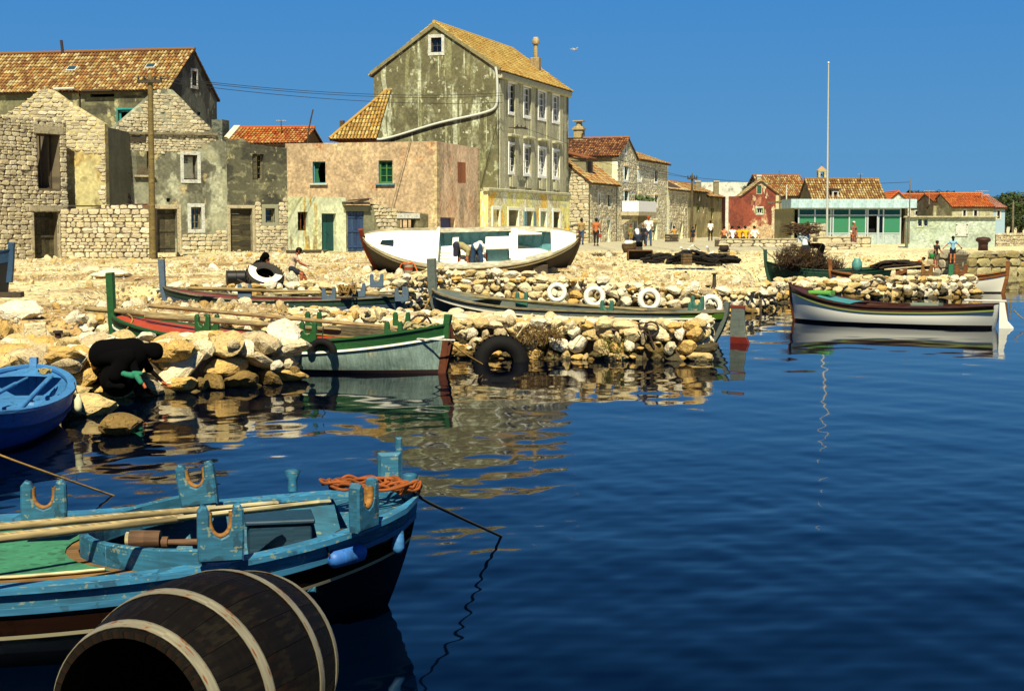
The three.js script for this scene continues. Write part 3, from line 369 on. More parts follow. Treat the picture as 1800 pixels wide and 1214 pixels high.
{ // sheds in front of the pink house
  const a = -37 * DEG, g = 1.03; let P = [cornerAt(505, 75.8)[0], 75.8];
  const cream = plaster(61, 4, 3, [235, 235, 190], [[[210, 205, 150], 1, .7, .55, .15], [[200, 150, 50], 3.5, .55, .60, .1, (u, v) => Math.abs(u - .36 - .04 * v) < .11 ? .12 : -.5], [[165, 140, 85], 2.2, .5, .58, .1, (u, v) => v < .4 && u < .5 ? .05 : -.3]]);
  house({ name: 'white_shed', label: 'small cream shed with a dark green door and a rust stain under its roof edge', cat: 'shed', P, a, g, w: 3.45, dep: 3.6, eave: yAt(346, 76.8, g), axis: 'flat', mat: cream, front: { open: [{ r: [523, 372, 541, 405], deep: .25, frame: wood(B_(150, 85, 35)), mul: [2, 1], pane: false }, { door: 1, r: [565, 375, 591, 441], mats: [paint(B_(15, 95, 85)), paint(B_(10, 80, 75))], planks: 2, deep: .3, step: stoneTrim }] } });
  { const o = thing('stone_ledge', 'low weathered stone ledge at the foot of the cream shed', 'ledge', [at(540, 441, 75.5).x, g, -75.3], -a); mesh('ledge', bev(2.2, .3, .45, -.1, .0, .2, .04), M('#4c4330', { map: speckT }), o); }
  P = along([P[0], P[1]], a + PI / 2, 3.47); const dk = plaster(63, 1.5, 3, [135, 130, 100], [[[90, 84, 62], .9, .9, .5, .15], [[185, 178, 140], 1.6, .8, .6, .1]]);
  const sh = house({ name: 'blue_door_shed', label: 'narrow grey shed with a tall faded blue plank door', cat: 'shed', P, a, g, w: 1.75, dep: 3.2, eave: yAt(361, 79, g), axis: 'flat', mat: dk, front: { open: [{ door: 1, r: [611, 371, 640, 444], mats: [doorBlue, paint(B_(62, 92, 128)), paint(B_(44, 72, 112))], planks: 5, rails: 1, deep: .1, lintel: M(B_(150, 145, 112)) }] } });
  const f = sh.F.front; part(f, 'roof_planks', [bev(1.5, .12, .9, .5, yAt(361, 79, g) + .12, -.1), bar([0, yAt(353, 79, g), .3], [1.3, yAt(349, 79, g), .2], .3, .05), bar([.2, yAt(358, 79, g), .35], [1.2, yAt(350, 79, g), .3], .1, .12)], darkWood);
  P = along(P, a + PI / 2, 1.78); const low = plaster(65, 4, 3, [140, 130, 95], [[[95, 86, 60], .9, .9, .5, .15]]), ww = 3.4, o = thing('low_stone_shed', 'low half-collapsed stone shed with a white lintel over a dark window, behind the beached boat', 'shed', [P[0], g, -P[1]], -a), q = face(o, 0, 0, 0, 0), p = (x, y) => q.pix(x, y), rc = q.rect([703, 384, 731, 402]);
  const poly = [[0, -.4], [ww, -.4], [ww, p(731, 376)[1]], p(700, 371), p(672, 360), p(650, 358), [0, p(645, 359)[1]]]; part(q, 'wall', wallGeo(poly, [rc], .5), low, true); part(q, 'roof', box(ww - .1, .12, 3, ww / 2, p(700, 371)[1] - .25, -2.05), deckMat);
  windowAt(q, rc, { deep: .3, lintel: white, lh: .28, frame: darkWood, mul: [3, 1], pane: false }); stones(q, [p(664, 400), p(704, 408), p(731, 404), p(731, 376), p(700, 371), p(672, 360), p(655, 362)], [[rc[0] - .2, rc[1], rc[2] + .25, rc[3] + .3]], { w: .32, h: .22, seed: 23, depth: .12, most: 120 });
}
{ // pink house
  const a = 16 * DEG, g = 1, C = cornerAt(768, 84), w = 9.3, dep = 8.2, H = yAt(248, 84, g), pk = [208, 174, 132];
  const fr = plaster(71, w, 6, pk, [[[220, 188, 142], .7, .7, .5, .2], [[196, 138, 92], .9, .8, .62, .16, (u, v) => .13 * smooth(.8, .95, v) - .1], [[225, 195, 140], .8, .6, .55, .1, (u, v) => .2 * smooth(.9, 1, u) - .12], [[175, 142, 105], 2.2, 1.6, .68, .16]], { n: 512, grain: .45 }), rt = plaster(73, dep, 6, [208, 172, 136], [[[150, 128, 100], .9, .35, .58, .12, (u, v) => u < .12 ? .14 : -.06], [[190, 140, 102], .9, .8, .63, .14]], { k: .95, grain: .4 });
  const h = house({ name: 'pink_house', label: 'flat-roofed pink plaster house with small blue and green windows', P: leftOf(C, w, a), a, g, w, dep, eave: H, axis: 'flat', mat: fr, roofMat: M('#a5603c', { map: speckT }), front: { open: [{ r: [549, 284, 572, 322], frame: skyBlue, fw: .05, mul: [1, 1], pane: false, curtain: M('#1f5a3c', { roughness: .9 }), deep: .22, sill: M(B_(220, 215, 190)) }, { r: [665, 282, 690, 322], frame: leafGreen, fw: .1, mul: [2, 3], deep: .2, sill: skyBlue, glass: M('#0d3a2a', { roughness: .15 }) }] },
    right: { mat: rt, open: [{ r: [804, 284, 819, 322], deep: .1, frame: orangeP, mul: [1, 1], pane: false, shutters: [{ side: -1, open: 0, mat: orangeP, slats: 11, z: -.02 }, { side: 1, open: 0, mat: orangeP, slats: 11, z: -.02 }] }, { door: 1, r: [774, 382, 800, 432], mats: [paint(B_(45, 60, 130))], planks: 3, deep: .3 }] } });
  for (const [x, y, nm] of [[556, 303, 0], [672, 302, 1]]) { const [lx, ly] = h.F.front.pix(nm ? 665 : 549, y); part(h.F.front, 'painted_reveal', box(.012, 1.24, .19, lx + .008, h.F.front.pix(0, 303)[1], -.1), skyBlue); }
}
{ // small house with the bright orange roof, behind
  const g = 1.1, D = 90, P = cornerAt(399, D), h = house({ name: 'orange_roof_cottage', label: 'cottage roof of bright orange tiles peeping over the narrow dark house', P, a: 8 * DEG, g, w: 4.7, dep: 5, eave: yAt(252, D, g), ridge: yAt(227, D + 2.5, g), axis: 'x', mat: mortar, pal: TILE.orange, seed: 61 });
  const q = h.F.front; part(q, 'parapet', bar([-.1, yAt(252, D, g), .1], [-.1, yAt(224, D + 2.5, g), -2.5], .4, .3), wallStone[2]);
}
{ // tiled wing beside the tall house
  const g = 1, D = 89.5, P = cornerAt(585, D), o = thing('tiled_wing', 'golden tiled hip roof wing at the left side of the tall gabled house', 'house', [P[0], g, -D], -.2), f = face(o, 0, 0, 0, 0), e = yAt(247, D, g), r = yAt(163, D + 3, g), w = 2.8, sx = 2.55;
  part(f, 'wall', box(w - .5, e, 5.5, w / 2, e / 2, -3.2), mortar); roof(f, [[-.1, e, .2], [w, e, .2], [w, r, -3], [sx, r, -3]], TILE.gold, 71); roof(f, [[-.1, e, -6.2], [-.1, e, .2], [sx, r, -3], [sx, r, -3.1]], TILE.gold, 72, { ridge: false }); part(f, 'ridge_tiles', [rod([-.1, e + .12, .2], [sx, r + .12, -3], .1)], M(css(TILE.gold[1].map(toS)))); part(f, 'chimney', bev(.25, .5, .25, .35, e + 1.0, -.9), darkEarth);
}
{ // tall gabled house
  const a = 18.9 * DEG, g = 1, C = cornerAt(875, 94), w = 8.5, dep = 15.5, P = leftOf(C, w, a), E = yAt(121, 94, g), Rg = yAt(41, 95.4, g);
  const gb = plaster(81, w, 15, [122, 114, 78], [[[104, 98, 68], .7, .5, .48, .3], [[168, 164, 126], 2.6, 1.0, .58, .2, (u, v) => .14 * Math.exp(-(((v - .60) / .16) ** 2)) - .03], [[228, 228, 190], 4, .32, .60, .04, (u, v) => (Math.abs(u - .09 - .012 * Math.sin(v * 30)) < .018 ? .2 : Math.abs(u - .375) < .014 ? .15 : Math.abs(u - .66) < .02 ? .12 : -.10)], [[215, 215, 175], 4.2, 3.4, .66, .06], [[165, 160, 110], 3.4, .5, .60, .14], [[88, 83, 58], 1.1, .9, .64, .2]], { n: 640 });
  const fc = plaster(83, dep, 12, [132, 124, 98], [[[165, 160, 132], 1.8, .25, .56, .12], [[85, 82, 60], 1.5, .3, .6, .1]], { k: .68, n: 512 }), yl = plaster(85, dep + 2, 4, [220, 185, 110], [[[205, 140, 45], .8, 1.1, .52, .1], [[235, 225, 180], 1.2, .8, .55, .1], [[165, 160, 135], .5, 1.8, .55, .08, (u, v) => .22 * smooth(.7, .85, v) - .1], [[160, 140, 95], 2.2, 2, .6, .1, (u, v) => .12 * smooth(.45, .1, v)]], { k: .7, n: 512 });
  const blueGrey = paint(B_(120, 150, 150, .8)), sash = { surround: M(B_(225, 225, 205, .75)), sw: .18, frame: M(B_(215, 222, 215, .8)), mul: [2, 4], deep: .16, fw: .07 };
  const row1 = [[894.8, 146, 907, 199], [921.2, 152.5, 933, 205], [947, 160, 958.6, 209], [972, 167, 982.5, 214]], row2 = [[895, 254, 907.3, 303], [921.5, 257.5, 933.8, 306], [947, 261, 959, 309], [972.3, 265, 983, 312]], gd = [[863.6, 368, 875, 430], [891, 369, 908, 431], [922, 371, 934, 412], [947, 371.5, 957.6, 413], [970, 372, 981, 431]];
  const h = house({ name: 'tall_gabled_house', label: 'tallest house, olive grey with golden tiled gable roof and two rows of high white windows', P, a, g, w, dep, eave: E, ridge: Rg, axis: 'z', mat: gb, pal: TILE.gold, seed: 81, t: .5, front: { open: [{ r: [757.5, 66.5, 776, 91.5], surround: white, sw: .2, frame: darkWood, mul: [2, 2], deep: .22 }] }, right: { mat: fc, std: sash, open: [...row1.map(r => ({ r })), ...row2.map(r => ({ r })), { r: gd[1], deep: .5 }, { r: gd[2], deep: .5 }, { r: gd[3], deep: .5 }, { r: gd[4], deep: .5 }].map((q, i) => i < 8 ? q : ({ ...q, frame: null, surround: null })) } });
  const f = h.F.right, fr = h.F.front, p = (x, y) => f.pix(x, y); const cy = p(930, 340.5)[1];
  // yellow ground floor, standing a little proud and running on past the gable
  const R = gd.map(r => { const q = f.rect(r); q[1] = Math.max(.02, q[1]); return q; }); part(f, 'ground_floor_wall', wallGeo([[-2.1, -.5], [dep, -.5], [dep, cy], [-2.1, cy]], R, .1).translate(0, 0, .1), yl, true); part(f, 'annex', box(2.0, cy + .4, 2.0, -1.07, cy / 2 - .2, -1.02), yl);
  part(f, 'cornice', bev(dep + 2.4, .22, .4, dep / 2 - 1.05, cy + .12, .0, .05), M(B_(240, 230, 190), { map: speckT }));
  const dw = M(B_(240, 225, 180, .8)); R.forEach((r, i) => { const d = sub(f, i === 2 ? 'window' : 'door'); mesh('surround', ring(r[0], r[1], r[2], r[3], .2, .1, .1).filter((_, k) => k !== 1), dw, d); if (i === 3) mesh('leaf', bev(r[2] - r[0], r[3] - r[1], .05, (r[0] + r[2]) / 2, (r[1] + r[3]) / 2, -.1), paint(B_(150, 168, 135, .8)), d); else if (i !== 2) mesh('leaf', bev((r[2] - r[0]) * .5, r[3] - r[1], .05, r[0] + .05, (r[1] + r[3]) / 2, -.45), darkWood, d); else for (const s of [-1, 1]) { const sw = .62, n = 14, hh = r[3] - r[1], sg = [bev(sw, hh, .03)]; for (let k = 0; k < n; k++) sg.push(box(sw - .1, hh / n * .5, .03, 0, -hh / 2 + hh * (k + .5) / n, .02)); mesh('shutter', sg, blueGrey, d).position.set(s < 0 ? r[0] - .28 : r[2] + .25, (r[1] + r[3]) / 2, .16); } });
  const pil = M(B_(160, 154, 126, .66), { map: speckT }); row2.forEach((r, i) => { const q = f.rect(r), x = (q[0] + q[2]) / 2, y0 = cy + .24; part(f, 'hood', bev(1.9, .16, .3, x, q[3] + .62, .1, .04), pil); part(f, 'apron_panel', [bev(1.3, q[1] - y0 - .5, .1, x, (q[1] + y0) / 2 - .1, .03), bev(.75, .75, .06, x, (q[1] + y0) / 2 - .05, .09, .05)], pil); });
  for (const x of [.25, 3.2, 6.6, 10.1, 13.2]) part(f, 'pilaster', bev(.75, E - cy - .9, .06, x + .4, (E + cy) / 2 - .2, .03), pil);
  part(f, 'eave_cornice', bev(dep - .02, .42, .3, dep / 2, E - .34, .13, .06), pil); part(fr, 'verge', [bar([-.2, E - .02, .06], [w / 2, Rg - .08, .06], .16, .22), bar([w / 2, Rg - .08, .06], [w + .2, E - .02, .06], .16, .22)], M(B_(170, 158, 110), { map: speckT }));
  part(fr, 'drainpipe', tube([[...fr.pix(872, 118), .12], [...fr.pix(874, 128), .12], [...fr.pix(873.5, 185), .12], [...fr.pix(868, 192), .12], [...fr.pix(770, 217), .12], [...fr.pix(664, 245), .12], [...fr.pix(657, 240), .12], [...fr.pix(651, 187), .12]].map(q => V(...q)), .085, 8, 60), pipeMat);
  const br = p(897, 225); part(f, 'wire_bracket', [rod([br[0] - .6, br[1], .1], [br[0] - .3, br[1], 1.2], .03), rod([br[0] + .4, br[1], .1], [br[0] + .4, br[1], .9], .03), bar([br[0] - 1.1, br[1], .75], [br[0] + 1.2, br[1], .75], .08, .08), ...[-.8, 0, .8].map(k => cyl(.05, .03, .14, 6, br[0] + k, br[1] + .1, .75))], iron);
  { const y = lerp(Rg, E, .56) ; const c = sub(fr, 'chimney'); c.position.add(V(0, 0, 0)); const cx = w * .78, cz = -dep + 2.0; mesh('stack', bev(.66, 1.0, .56, cx, y + .35, cz, .04), M(B_(200, 170, 120), { map: speckT }), c); mesh('pot', lathe([[.0, 0], [.2, 0], [.15, .8], [.17, 1.0], [.27, 1.04], [.24, 1.3], [.16, 1.5], [0, 1.52]], 14).translate(cx, y + .8, cz), M(B_(225, 195, 140), { map: speckT }), c); }
  const mb = p(991, 409), o = thing('letter_box', 'yellow letter box on the wall at the far corner of the tall house', 'letter box'); const bx = [bev(.42, .6, .3, mb[0], mb[1], .3, .03)], sl = [box(.28, .05, .01, mb[0], mb[1] + .16, .455)]; const M4 = f.g.matrixWorld.clone().multiply(f.m); mesh('body', bx.map(q => q.applyMatrix4(M4)), M(B_(250, 195, 0)), o); mesh('slot', sl.map(q => q.applyMatrix4(M4)), iron, o);
}
{ // stone houses along the street
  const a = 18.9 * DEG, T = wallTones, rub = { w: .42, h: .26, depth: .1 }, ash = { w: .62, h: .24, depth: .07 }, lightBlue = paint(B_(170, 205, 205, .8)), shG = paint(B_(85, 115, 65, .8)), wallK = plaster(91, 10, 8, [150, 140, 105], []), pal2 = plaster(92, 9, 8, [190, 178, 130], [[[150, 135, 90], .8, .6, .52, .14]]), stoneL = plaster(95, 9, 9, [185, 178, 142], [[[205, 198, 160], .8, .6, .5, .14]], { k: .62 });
  let C = cornerAt(1035, 112), w = 5.4; const bl = s => [{ side: -1, open: -2.9, mat: s, slats: 0 }, { side: 1, open: -2.9, mat: s, slats: 0 }];
  const h1 = house({ name: 'corner_cottage', label: 'small stone cottage with tiled dormer, right behind the tall gabled house', P: leftOf(C, w, a), a, w, dep: 8.4, eave: yAt(318, 112), ridge: yAt(272, 113), axis: 'z', mat: wallK, pal: TILE.mixed, seed: 101, front: { stone: { ...rub, seed: 51, most: 160 } }, right: { mat: stoneL, stone: { ...rub, seed: 52, most: 140 }, std: { surround: M(B_(215, 208, 178, .75)), sw: .16 }, open: [{ r: [1051.5, 341, 1055, 362], frame: shG, mul: [1, 2] }, { r: [1068, 342, 1073.5, 363], frame: darkWood, mul: [1, 2], shutters: bl(shG) }, { door: 1, r: [1048, 386, 1053.5, 428], mats: [lightBlue], deep: .2, surround: white, sw: .25 }, { door: 1, r: [1067, 387, 1072, 425], mats: [deepGreen], deep: .2, surround: white, sw: .3 }] } });
  { const d = sub(h1.F.front, 'dormer'), y = yAt(306, 114), x = w * .70, z = -3; mesh('dormer_wall', bev(1.6, 1.5, 2.0, x, y + .5, z), wallK, d); mesh('dormer_window', box(.05, .8, .9, x + .82, y + .6, z), darkWood, d); const rf = [bar([x - .95, y + 1.3, z + 1.2], [x + 1, y + 1.25, z + 1.2], .05, .05)]; for (let k = 0; k < 9; k++) rf.push(rod([x + 1.05, y + 1.2, z + 1.1 - k * .27], [x - 1.0, y + 1.75, z + 1.1 - k * .27], .13, .12, 6)); mesh('dormer_roof', rf, M(B_(150, 85, 45, 2)), d); }
  C = cornerAt(1085, 120); w = 11;
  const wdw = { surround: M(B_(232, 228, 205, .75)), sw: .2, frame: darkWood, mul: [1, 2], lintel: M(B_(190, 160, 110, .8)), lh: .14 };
  const h2 = house({ name: 'balcony_house', label: 'three storey stone house with a white balcony and a brown tiled gable roof', P: leftOf(C, w, a), a, w, dep: 6.6, eave: yAt(273, 120), ridge: yAt(243, 123), axis: 'x', mat: pal2, pal: TILE.dark, seed: 111, right: { mat: stoneL, std: wdw, stone: { ...ash, seed: 53, most: 200 }, open: [{ r: [1097.5, 292, 1103.5, 316], shutters: bl(lightBlue) }, { r: [1098.5, 257, 1101, 268] }, { r: [1097.5, 335, 1104, 356], shutters: bl(lightBlue) }, { door: 1, r: [1113.5, 388, 1119, 426], mats: [darkWood], surround: M(B_(200, 215, 205, .8)), sw: .3 }, { r: [1097, 386, 1100, 394] }] } });
  { const f = h2.F.right, b = sub(f, 'balcony'), p0 = f.pix(1086, 373), p1 = f.pix(1124, 373), x0 = p0[0] + 1, x1 = Math.max(p1[0], x0 + 4), y = p0[1]; mesh('balcony_floor', bev(x1 - x0, .3, 1.5, (x0 + x1) / 2, y - .1, .75), stoneTrim, b); mesh('balcony_panel', [bev(x1 - x0, .85, .06, (x0 + x1) / 2, y + .5, 1.45), bev(.06, .85, 1.3, x0 + .03, y + .5, .75)], M(B_(235, 240, 230, .8)), b); for (const x of [x0 + .4, x1 - .4]) mesh('bracket', extr([[0, 0], [1.2, 0], [0, -.8]], .3).rotateY(-PI / 2).translate(x, y - .26, 0), stoneTrim, b);
    const r = rng(5), lv = []; for (let k = 0; k < 60; k++) lv.push(new THREE.TetrahedronGeometry(rr(.1, .22, r)).translate(rr(x0 + .2, x1 - .2, r), y + 1.0 + rr(-.1, .35, r), rr(1.1, 1.4, r))); stuff(mesh('potted_greenery', lv, M('#3b4a22'), b)); }
  const cf = h2.F.front, chx = 6.8; part(cf, 'chimney', [bev(.8, 1.5, .7, chx, yAt(243, 123) + .3, -3.3, .05), bev(1, .15, .9, chx, yAt(243, 123) + .85, -3.3), cyl(.3, .25, .5, 8, chx, yAt(243, 123) + 1.2, -3.3), bev(.9, .1, .8, chx, yAt(243, 123) + 1.5, -3.3)], M(B_(215, 190, 135), { map: speckT }));
  C = along(C, a, 6.62); w = 8;
  house({ name: 'street_house', label: 'stone house with green shutters and an orange roof, joined to the balcony house', P: leftOf(C, w, a), a, w, dep: 11.6, eave: yAt(280, 127), ridge: yAt(252, 128), axis: 'z', mat: stoneL, pal: TILE.mixed, seed: 121, right: { stone: { ...ash, seed: 54, most: 220 }, std: wdw, open: [{ r: [1122, 297, 1127.5, 317], shutters: bl(lightBlue) }, { r: [1151, 299, 1155.5, 319], shutters: bl(shG) }, { r: [1122.5, 341, 1127, 354], shutters: bl(lightBlue) }, { r: [1151, 343, 1155.5, 362], shutters: bl(shG) }, { door: 1, r: [1148.5, 391, 1154, 423], mats: [deepGreen], surround: M(B_(225, 215, 170, .8)), sw: .35 }] } });
  C = along(C, a, 11.65); w = 7;
  house({ name: 'sagging_roof_house', label: 'old stone house with a sagging broken tile roof, left of the street pole', P: leftOf(C, w, a), a, w, dep: 8.8, eave: yAt(332, 139), ridge: yAt(303, 140), axis: 'z', mat: stoneL, pal: TILE.pale, seed: 131, roof: { sag: .5, skip: (x, t, r) => r() < .06 }, right: { stone: { ...rub, w: .6, h: .32, seed: 55, most: 120 }, open: [{ r: [1194, 344, 1197, 365] }, { r: [1201, 356, 1203.5, 370] }, { door: 1, r: [1178, 391, 1182, 421], mats: [darkWood], surround: white, sw: .3 }, { door: 1, r: [1196, 390, 1200, 420], mats: [darkWood] }] } });
  C = along(C, a, 8.85); const tan = plaster(94, 10, 7, [150, 135, 92], [[[110, 98, 66], .7, .5, .5, .14]], { k: .7 });
  house({ name: 'ochre_street_house', label: 'dim ochre house with a pale green shutter behind the street pole', P: leftOf(C, w, a), a, w, dep: 9, eave: yAt(336, 148), ridge: yAt(318, 149), axis: 'z', mat: tan, pal: TILE.mixed, seed: 141, right: { open: [{ r: [1225.5, 357, 1228.5, 372], frame: leafGreen, mul: [1, 1], shutters: bl(leafGreen) }, { door: 1, r: [1222, 394, 1225, 418], mats: [darkWood] }, { r: [1236, 360, 1238, 374] }] } });
  C = along(C, a, 9.05);
  house({ name: 'street_end_house', label: 'last shaded house of the street, next to the red house', P: leftOf(C, w, a), a, w, dep: 9, eave: yAt(345, 157), ridge: yAt(322, 158), axis: 'z', mat: tan, pal: TILE.mixed, seed: 151, right: { open: [{ r: [1251, 366, 1254, 384], frame: deepGreen, mul: [1, 1], shutters: bl(deepGreen) }, { door: 1, r: [1248, 396, 1251, 417], mats: [darkWood] }] } });
  const hp = cornerAt(1232, 185); house({ name: 'long_white_house', label: 'long white flat building glimpsed over the roofs left of the red house', P: hp, a: 0, w: 6.2, dep: 5, eave: yAt(320, 185), axis: 'flat', mat: white });
  for (const [px, D] of [[1226, 150], [1259, 160]]) { const o = thing('chimney', px < 1240 ? 'squat stone chimney above the ochre street house' : 'stone chimney in front of the long white building', 'chimney', at(px, 345, D)), s = D / 2600; mesh('stack', bev(9 * s, 34 * s, 9 * s, 0, 8 * s, 0, .05), M(B_(175, 160, 120), { map: speckT }), o); mesh('cap', bev(11 * s, 2.5 * s, 11 * s, 0, 26 * s, 0), stoneTrim, o); }
}
{ // red house
  const D = 145, P = cornerAt(1306, D), a = 4 * DEG, red = plaster(101, 4, 6, [150, 72, 50], [[[115, 55, 40], 1, .7, .5, .15], [[195, 140, 105], 1.6, 1, .60, .06], [[225, 205, 155], .8, .7, .5, .04, (u, v) => .35 * smooth(.34, .16, v) - .22], [[235, 225, 185], 2.4, .9, .64, .04]]);
  const red2 = plaster(103, 2, 4, [150, 72, 50], [[[115, 55, 40], 1, .7, .5, .15], [[220, 200, 150], .9, .6, .5, .05, (u, v) => .22 * smooth(.6, .2, v) - .12]]), sh = [{ side: -1, open: -2.9, mat: leafGreen, slats: 0 }, { side: 1, open: -2.9, mat: leafGreen, slats: 0 }];
  const h = house({ name: 'red_house', label: 'small red plaster house with peeled foot and green shuttered window', P, a, w: 3.45, dep: 6, eave: yAt(342, D), ridge: yAt(318, D), axis: 'z', mat: red, pal: TILE.pale, seed: 161, t: .35, front: { open: [{ r: [1331.5, 326, 1338.5, 340], frame: deepGreen, mul: [1, 1], surround: stoneTrim, sw: .08, shutters: [{ side: -1, open: 0, mat: deepGreen, z: -.05, w: .39 }] }, { r: [1331.5, 365.5, 1340, 375], frame: whitePaint, mul: [2, 1], surround: white, sw: .14, shutters: sh }] } }), f = h.F.front;
  part(f, 'quoin', bev(.42, yAt(343, D), .1, 3.36, yAt(343, D) / 2, .03), M(B_(240, 225, 175), { map: speckT }));
  house({ name: 'red_annex', label: 'lower windowless red annex with a white left corner strip', P: cornerAt(1275, D + .1), a, w: 1.72, dep: 5, eave: yAt(345, D), axis: 'flat', mat: red2, t: .35 }).F.front && part(face(scene.children.at(-1), 0, 0, 0, 0), 'quoin', bev(.3, yAt(345, D), .1, .15, yAt(345, D) / 2, .03), white);
  house({ name: 'orange_hip_house', label: 'house with the big mottled orange roof rising behind the red house', P: cornerAt(1342, 153), a: -8 * DEG, w: 4.9, dep: 7, eave: yAt(343, 153), ridge: yAt(309, 156), axis: 'x', mat: mortar, pal: TILE.mixed, seed: 171, right: { mat: plaster(105, 5, 5, [120, 110, 80], []) } });
  { const o = thing('chimney', 'white capped chimney on the red house gable', 'chimney', at(1334, 320, 149)), s = 149 / 2600; mesh('stack', bev(7 * s, 14 * s, 7 * s, 0, 3 * s, 0), M(B_(200, 190, 150)), o); mesh('cap', bev(9 * s, 3 * s, 9 * s, 0, 11 * s, 0), white, o); }
  for (const [px, y0, y1, c, l] of [[1371, 300, 420, greyWood, 'thin grey pole leaning by the right corner of the red house'], [1383, 325, 405, white, 'thin pale pole between the red house and the pavilion']]) { const a0 = at(px, y1, 140), b0 = at(px, y0, 140), o = thing('thin_pole', l, 'pole', a0); mesh('pole', rod([0, -.4, 0], b0.sub(a0), .08, .06), c, o); }
  const b = house({ name: 'brown_roof_house', label: 'house with a broad mottled brown roof and one dormer behind the glass pavilion', P: cornerAt(1428, 122), a: -2 * DEG, w: 6.05, dep: 5, eave: yAt(350, 122), ridge: yAt(316, 124.5), axis: 'x', mat: mortar, pal: TILE.brown, seed: 181 }), q = b.F.front, dm = sub(q, 'dormer'), [dx, dy] = q.pix(1470, 348); mesh('dormer_wall', ring(dx - .15, dy - .1, dx + .15, dy + .5, .12, .5, -.4), white, dm); mesh('dormer_hole', box(.3, .6, .4, dx, dy + .2, -.5), M('#15130f'), dm); mesh('dormer_roof', bev(.9, .12, .9, dx, dy + .72, -.5), deckMat, dm);
  { const o = thing('bell_tower', 'small pale open bell tower with pyramid roof behind the brown roof', 'tower', at(1444, 345, 170)), s = 170 / 2600, wl = M(B_(240, 225, 170), { map: speckT }); mesh('shaft', box(14 * s, 60 * s, 14 * s, 0, 0, 0), wl, o); for (const [x, z] of [[-1, -1], [1, -1], [-1, 1], [1, 1]]) mesh('pillar', bev(3.6 * s, 13 * s, 3.6 * s, x * 5.2 * s, 36.5 * s, z * 5.2 * s), wl, o); mesh('lintel', bev(15 * s, 2.2 * s, 15 * s, 0, 44 * s, 0), wl, o); mesh('pyramid_roof', new THREE.ConeGeometry(11 * s, 8 * s, 4).rotateY(PI / 4).translate(0, 49.1 * s, 0), M(B_(215, 170, 110, 2)), o); mesh('bell', lathe([[0, 1.6], [.5, 1.5], [.8, .6], [1.1, 0]].map(p => [p[0] * s * 2, p[1] * s * 2]), 10).translate(0, 36 * s, 0), iron, o); mesh('cross', [box(.3 * s, 5 * s, .3 * s, 0, 55 * s, 0), box(2.4 * s, .3 * s, .3 * s, 0, 56 * s, 0)], iron, o); }
}
{ // glass pavilion
  const D = 109, P = cornerAt(1398, D), a = -2 * DEG, o = thing('glass_pavilion', 'low modern pavilion with green glass front and pale blue flat roof band', 'pavilion', [P[0], 1.0, -D], -a), f = face(o, 0, 0, 0, 0), p = (x, y) => f.pix(x, y), w = p(1592, 400)[0], y0 = p(1500, 432)[1], y1 = p(1500, 410)[1], y2 = p(1500, 378)[1], y3 = p(1500, 366)[1], y4 = p(1500, 350)[1];
  const frame = M(B_(225, 230, 225), { roughness: .4, metalness: .3 }), green = new THREE.MeshPhysicalMaterial({ color: B_(70, 140, 100), roughness: .12 }), greenD = new THREE.MeshPhysicalMaterial({ color: B_(20, 75, 60), roughness: .12 }), panel = M(B_(215, 230, 225), { map: speckT, roughness: .6 }), band = plaster(111, 9, 1, [190, 215, 214], [[[210, 232, 230], .6, 1, .5, .3], [[160, 186, 182], 1.2, 2, .62, .2]]);
  part(f, 'fascia', bev(w + 1.1, y4 - y3, 3.2, w / 2 + .1, (y3 + y4) / 2, -1.0, .03), band); part(f, 'roof', box(w + .6, .1, 6, w / 2, y4 - .12, -5.65), concrete); part(f, 'side_wall', box(.2, y3, 6, -.11, y3 / 2, -3.2), plaster(113, 6, 3, [185, 170, 120], [])); part(f, 'back_wall', box(w, y3, .2, w / 2, y3 / 2, -6.2), mortar); part(f, 'side_wall', box(.2, y3, 6, w + .12, y3 / 2, -3.2), mortar); part(f, 'floor', box(w + .5, .5, 6.6, w / 2, y0 - .26, -3.0), concrete);
  const xs = [1404, 1432.5, 1460.5, 1464.5, 1493, 1522, 1525.5, 1544.5, 1553, 1583].map(x => p(x, 400)[0]); for (const x of xs) part(f, 'mullion', bev(.1, y3 - y0, .12, x, (y0 + y3) / 2, 0), frame);
  for (const y of [y0 + .04, y1, y2, y3 - .04]) part(f, 'transom', bev(xs.at(-1) - xs[0], .08, .1, (xs[0] + xs.at(-1)) / 2, y, -.005), frame);
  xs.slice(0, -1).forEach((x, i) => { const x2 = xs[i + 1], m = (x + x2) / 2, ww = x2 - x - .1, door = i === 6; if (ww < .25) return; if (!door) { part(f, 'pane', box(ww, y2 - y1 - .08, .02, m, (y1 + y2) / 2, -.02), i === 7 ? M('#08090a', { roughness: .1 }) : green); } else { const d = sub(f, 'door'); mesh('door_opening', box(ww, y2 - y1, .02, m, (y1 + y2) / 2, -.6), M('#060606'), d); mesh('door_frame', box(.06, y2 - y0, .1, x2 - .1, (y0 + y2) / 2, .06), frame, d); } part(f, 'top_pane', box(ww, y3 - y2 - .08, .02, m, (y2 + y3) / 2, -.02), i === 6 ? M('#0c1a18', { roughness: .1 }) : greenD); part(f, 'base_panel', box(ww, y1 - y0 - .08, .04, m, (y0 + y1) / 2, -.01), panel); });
  part(f, 'step', bev(p(1598, 440)[0] - p(1522, 440)[0], .22, .9, (p(1598, 440)[0] + p(1522, 440)[0]) / 2, y0 - .14, .5, .03), M(B_(240, 225, 170), { map: speckT }));
}
